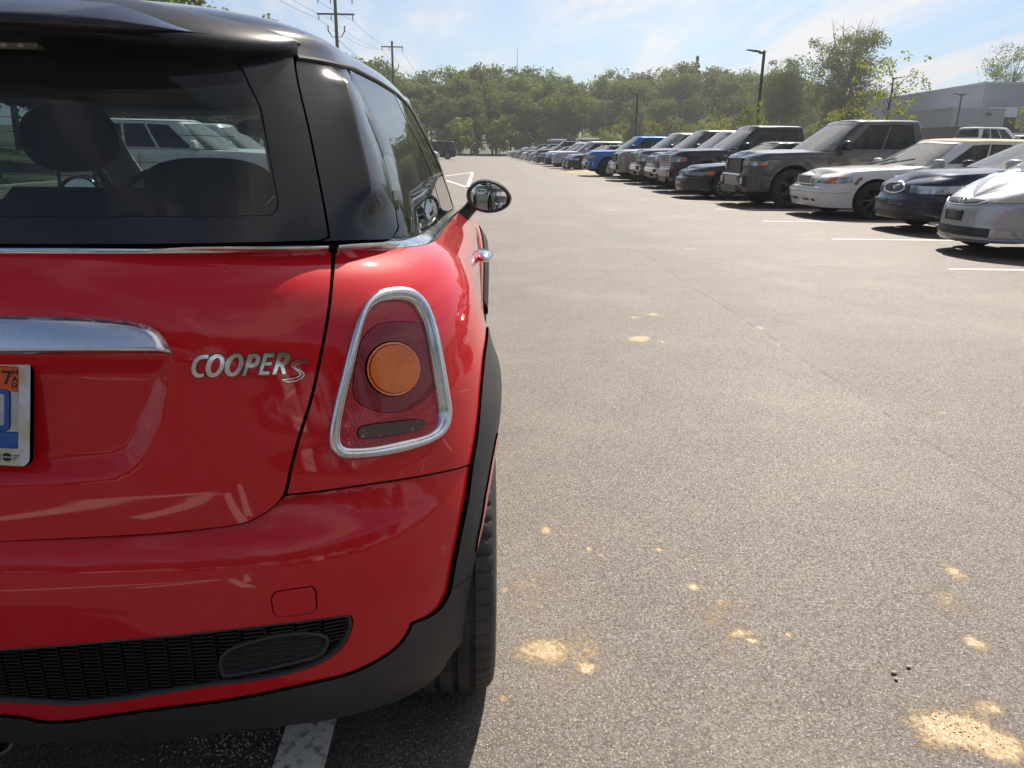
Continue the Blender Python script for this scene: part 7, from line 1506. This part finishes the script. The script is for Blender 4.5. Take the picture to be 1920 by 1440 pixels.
def siding():
    m=mat('grey_siding',(.33,.36,.42),.45,.0); t=m.node_tree; b=t.nodes['Principled BSDF']; tc=t.nodes.new('ShaderNodeTexCoord'); s=t.nodes.new('ShaderNodeSeparateXYZ'); t.links.new(tc.outputs['Object'],s.inputs[0])
    w=MA(t,'FRACT',MA(t,'MULTIPLY',s.outputs[2],1/.45)); u=t.nodes.new('ShaderNodeBump'); u.inputs['Strength'].default_value=1; u.inputs['Distance'].default_value=.06; t.links.new(w,u.inputs['Height']); t.links.new(u.outputs[0],b.inputs['Normal']); return m
SD=siding(); SDD=mat('dark_lower_wall',(.045,.045,.05),.7); ROOF=mat('parapet_metal',(.42,.45,.5),.4,.3)  # lower walls are darker than the siding above
def prism(b,poly,z0,z1):
    n=len(poly); b.add([(x,y,z0) for x,y in poly]+[(x,y,z1) for x,y in poly],[(k,(k+1)%n,n+(k+1)%n,n+k) for k in range(n)]+[tuple(range(n,2*n)),tuple(range(n))[::-1]])
bd=empty('metal_building',(57.9,92,.95),0,'large windowless grey metal-clad building on the right horizon','building')
b=MB(); prism(b,[(0,0),(45,-8),(52,25),(3.4,34)],3.2,8.05); b.build('main_wall',SD,bd,smooth=False)
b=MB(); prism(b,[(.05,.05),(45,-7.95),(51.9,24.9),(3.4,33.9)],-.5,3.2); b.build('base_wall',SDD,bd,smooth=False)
b=MB(); prism(b,[(-.12,-.12),(45.1,-8.15),(52.1,25.1),(3.3,34.1)],8.05,8.25); b.build('parapet',ROOF,bd,smooth=False)
b=MB(); prism(b,[(-5.9,-4.3),(-.1,-4.6),(.9,13.6),(-4.6,12)],3.2,5.1); b.build('annex_wall',SD,bd,smooth=False)
b=MB(); prism(b,[(-6.0,-4.4),(0,-4.7),(1,13.7),(-4.7,12.1)],5.1,5.22); b.build('annex_parapet',ROOF,bd,smooth=False)
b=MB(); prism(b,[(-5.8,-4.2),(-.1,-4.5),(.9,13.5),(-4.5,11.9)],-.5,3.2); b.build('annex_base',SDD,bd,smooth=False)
b=MB(); b.box(.6,3.6,-.75,-.10,-.9,4.4); o=b.build('loading_door_opening',DRK,bd,smooth=False); o.rotation_euler=(0,0,-.17)
b=MB(); b.box(.6,3.6,-.80,-.74,4.4,5.5); o=b.build('roller_door',mat('white_door',(.7,.72,.75),.5),bd,smooth=False); o.rotation_euler=(0,0,-.17)
for (x,y,z,w_) in ((-5.0,-4.75,2.6,.5),(-2.2,-4.85,4.4,.5),(8,-1.7,4.2,.6),(16,-3.1,4.2,.6),(24,-4.5,4.2,.6)):
    b=MB(); b.box(x,x+w_,y,y+.25,z,z+.25,.03); b.build('wall_lamp',STL,bd)
for x in (6,12,18,24,30,36): 
    b=MB(); b.box(x,x+.12,-.178*x-.16,-.178*x-.04,-.5,8.0); b.build('downpipe',ROOF,bd,smooth=False)
for (x,y,w_) in ((10,8,3),(20,10,2.2),(30,6,3.4)):
    b=MB(); b.box(x,x+w_,y,y+2,8.05,9.2,.05); b.build('roof_unit',ROOF,bd)

hb_=MB(); hb_.box(-110,150,-70,560,-4.0,75); hz_=hb_.build('haze',None,smooth=False); tag(hz_,kind='stuff')
hm=bpy.data.materials.new('haze'); hm.use_nodes=True; t=hm.node_tree; t.nodes.clear(); o=t.nodes.new('ShaderNodeOutputMaterial'); v=t.nodes.new('ShaderNodeVolumePrincipled'); v.inputs['Color'].default_value=(.93,.96,1,1); v.inputs['Density'].default_value=.0006; v.inputs['Anisotropy'].default_value=.55; t.links.new(v.outputs[0],o.inputs['Volume']); hz_.data.materials.append(hm)
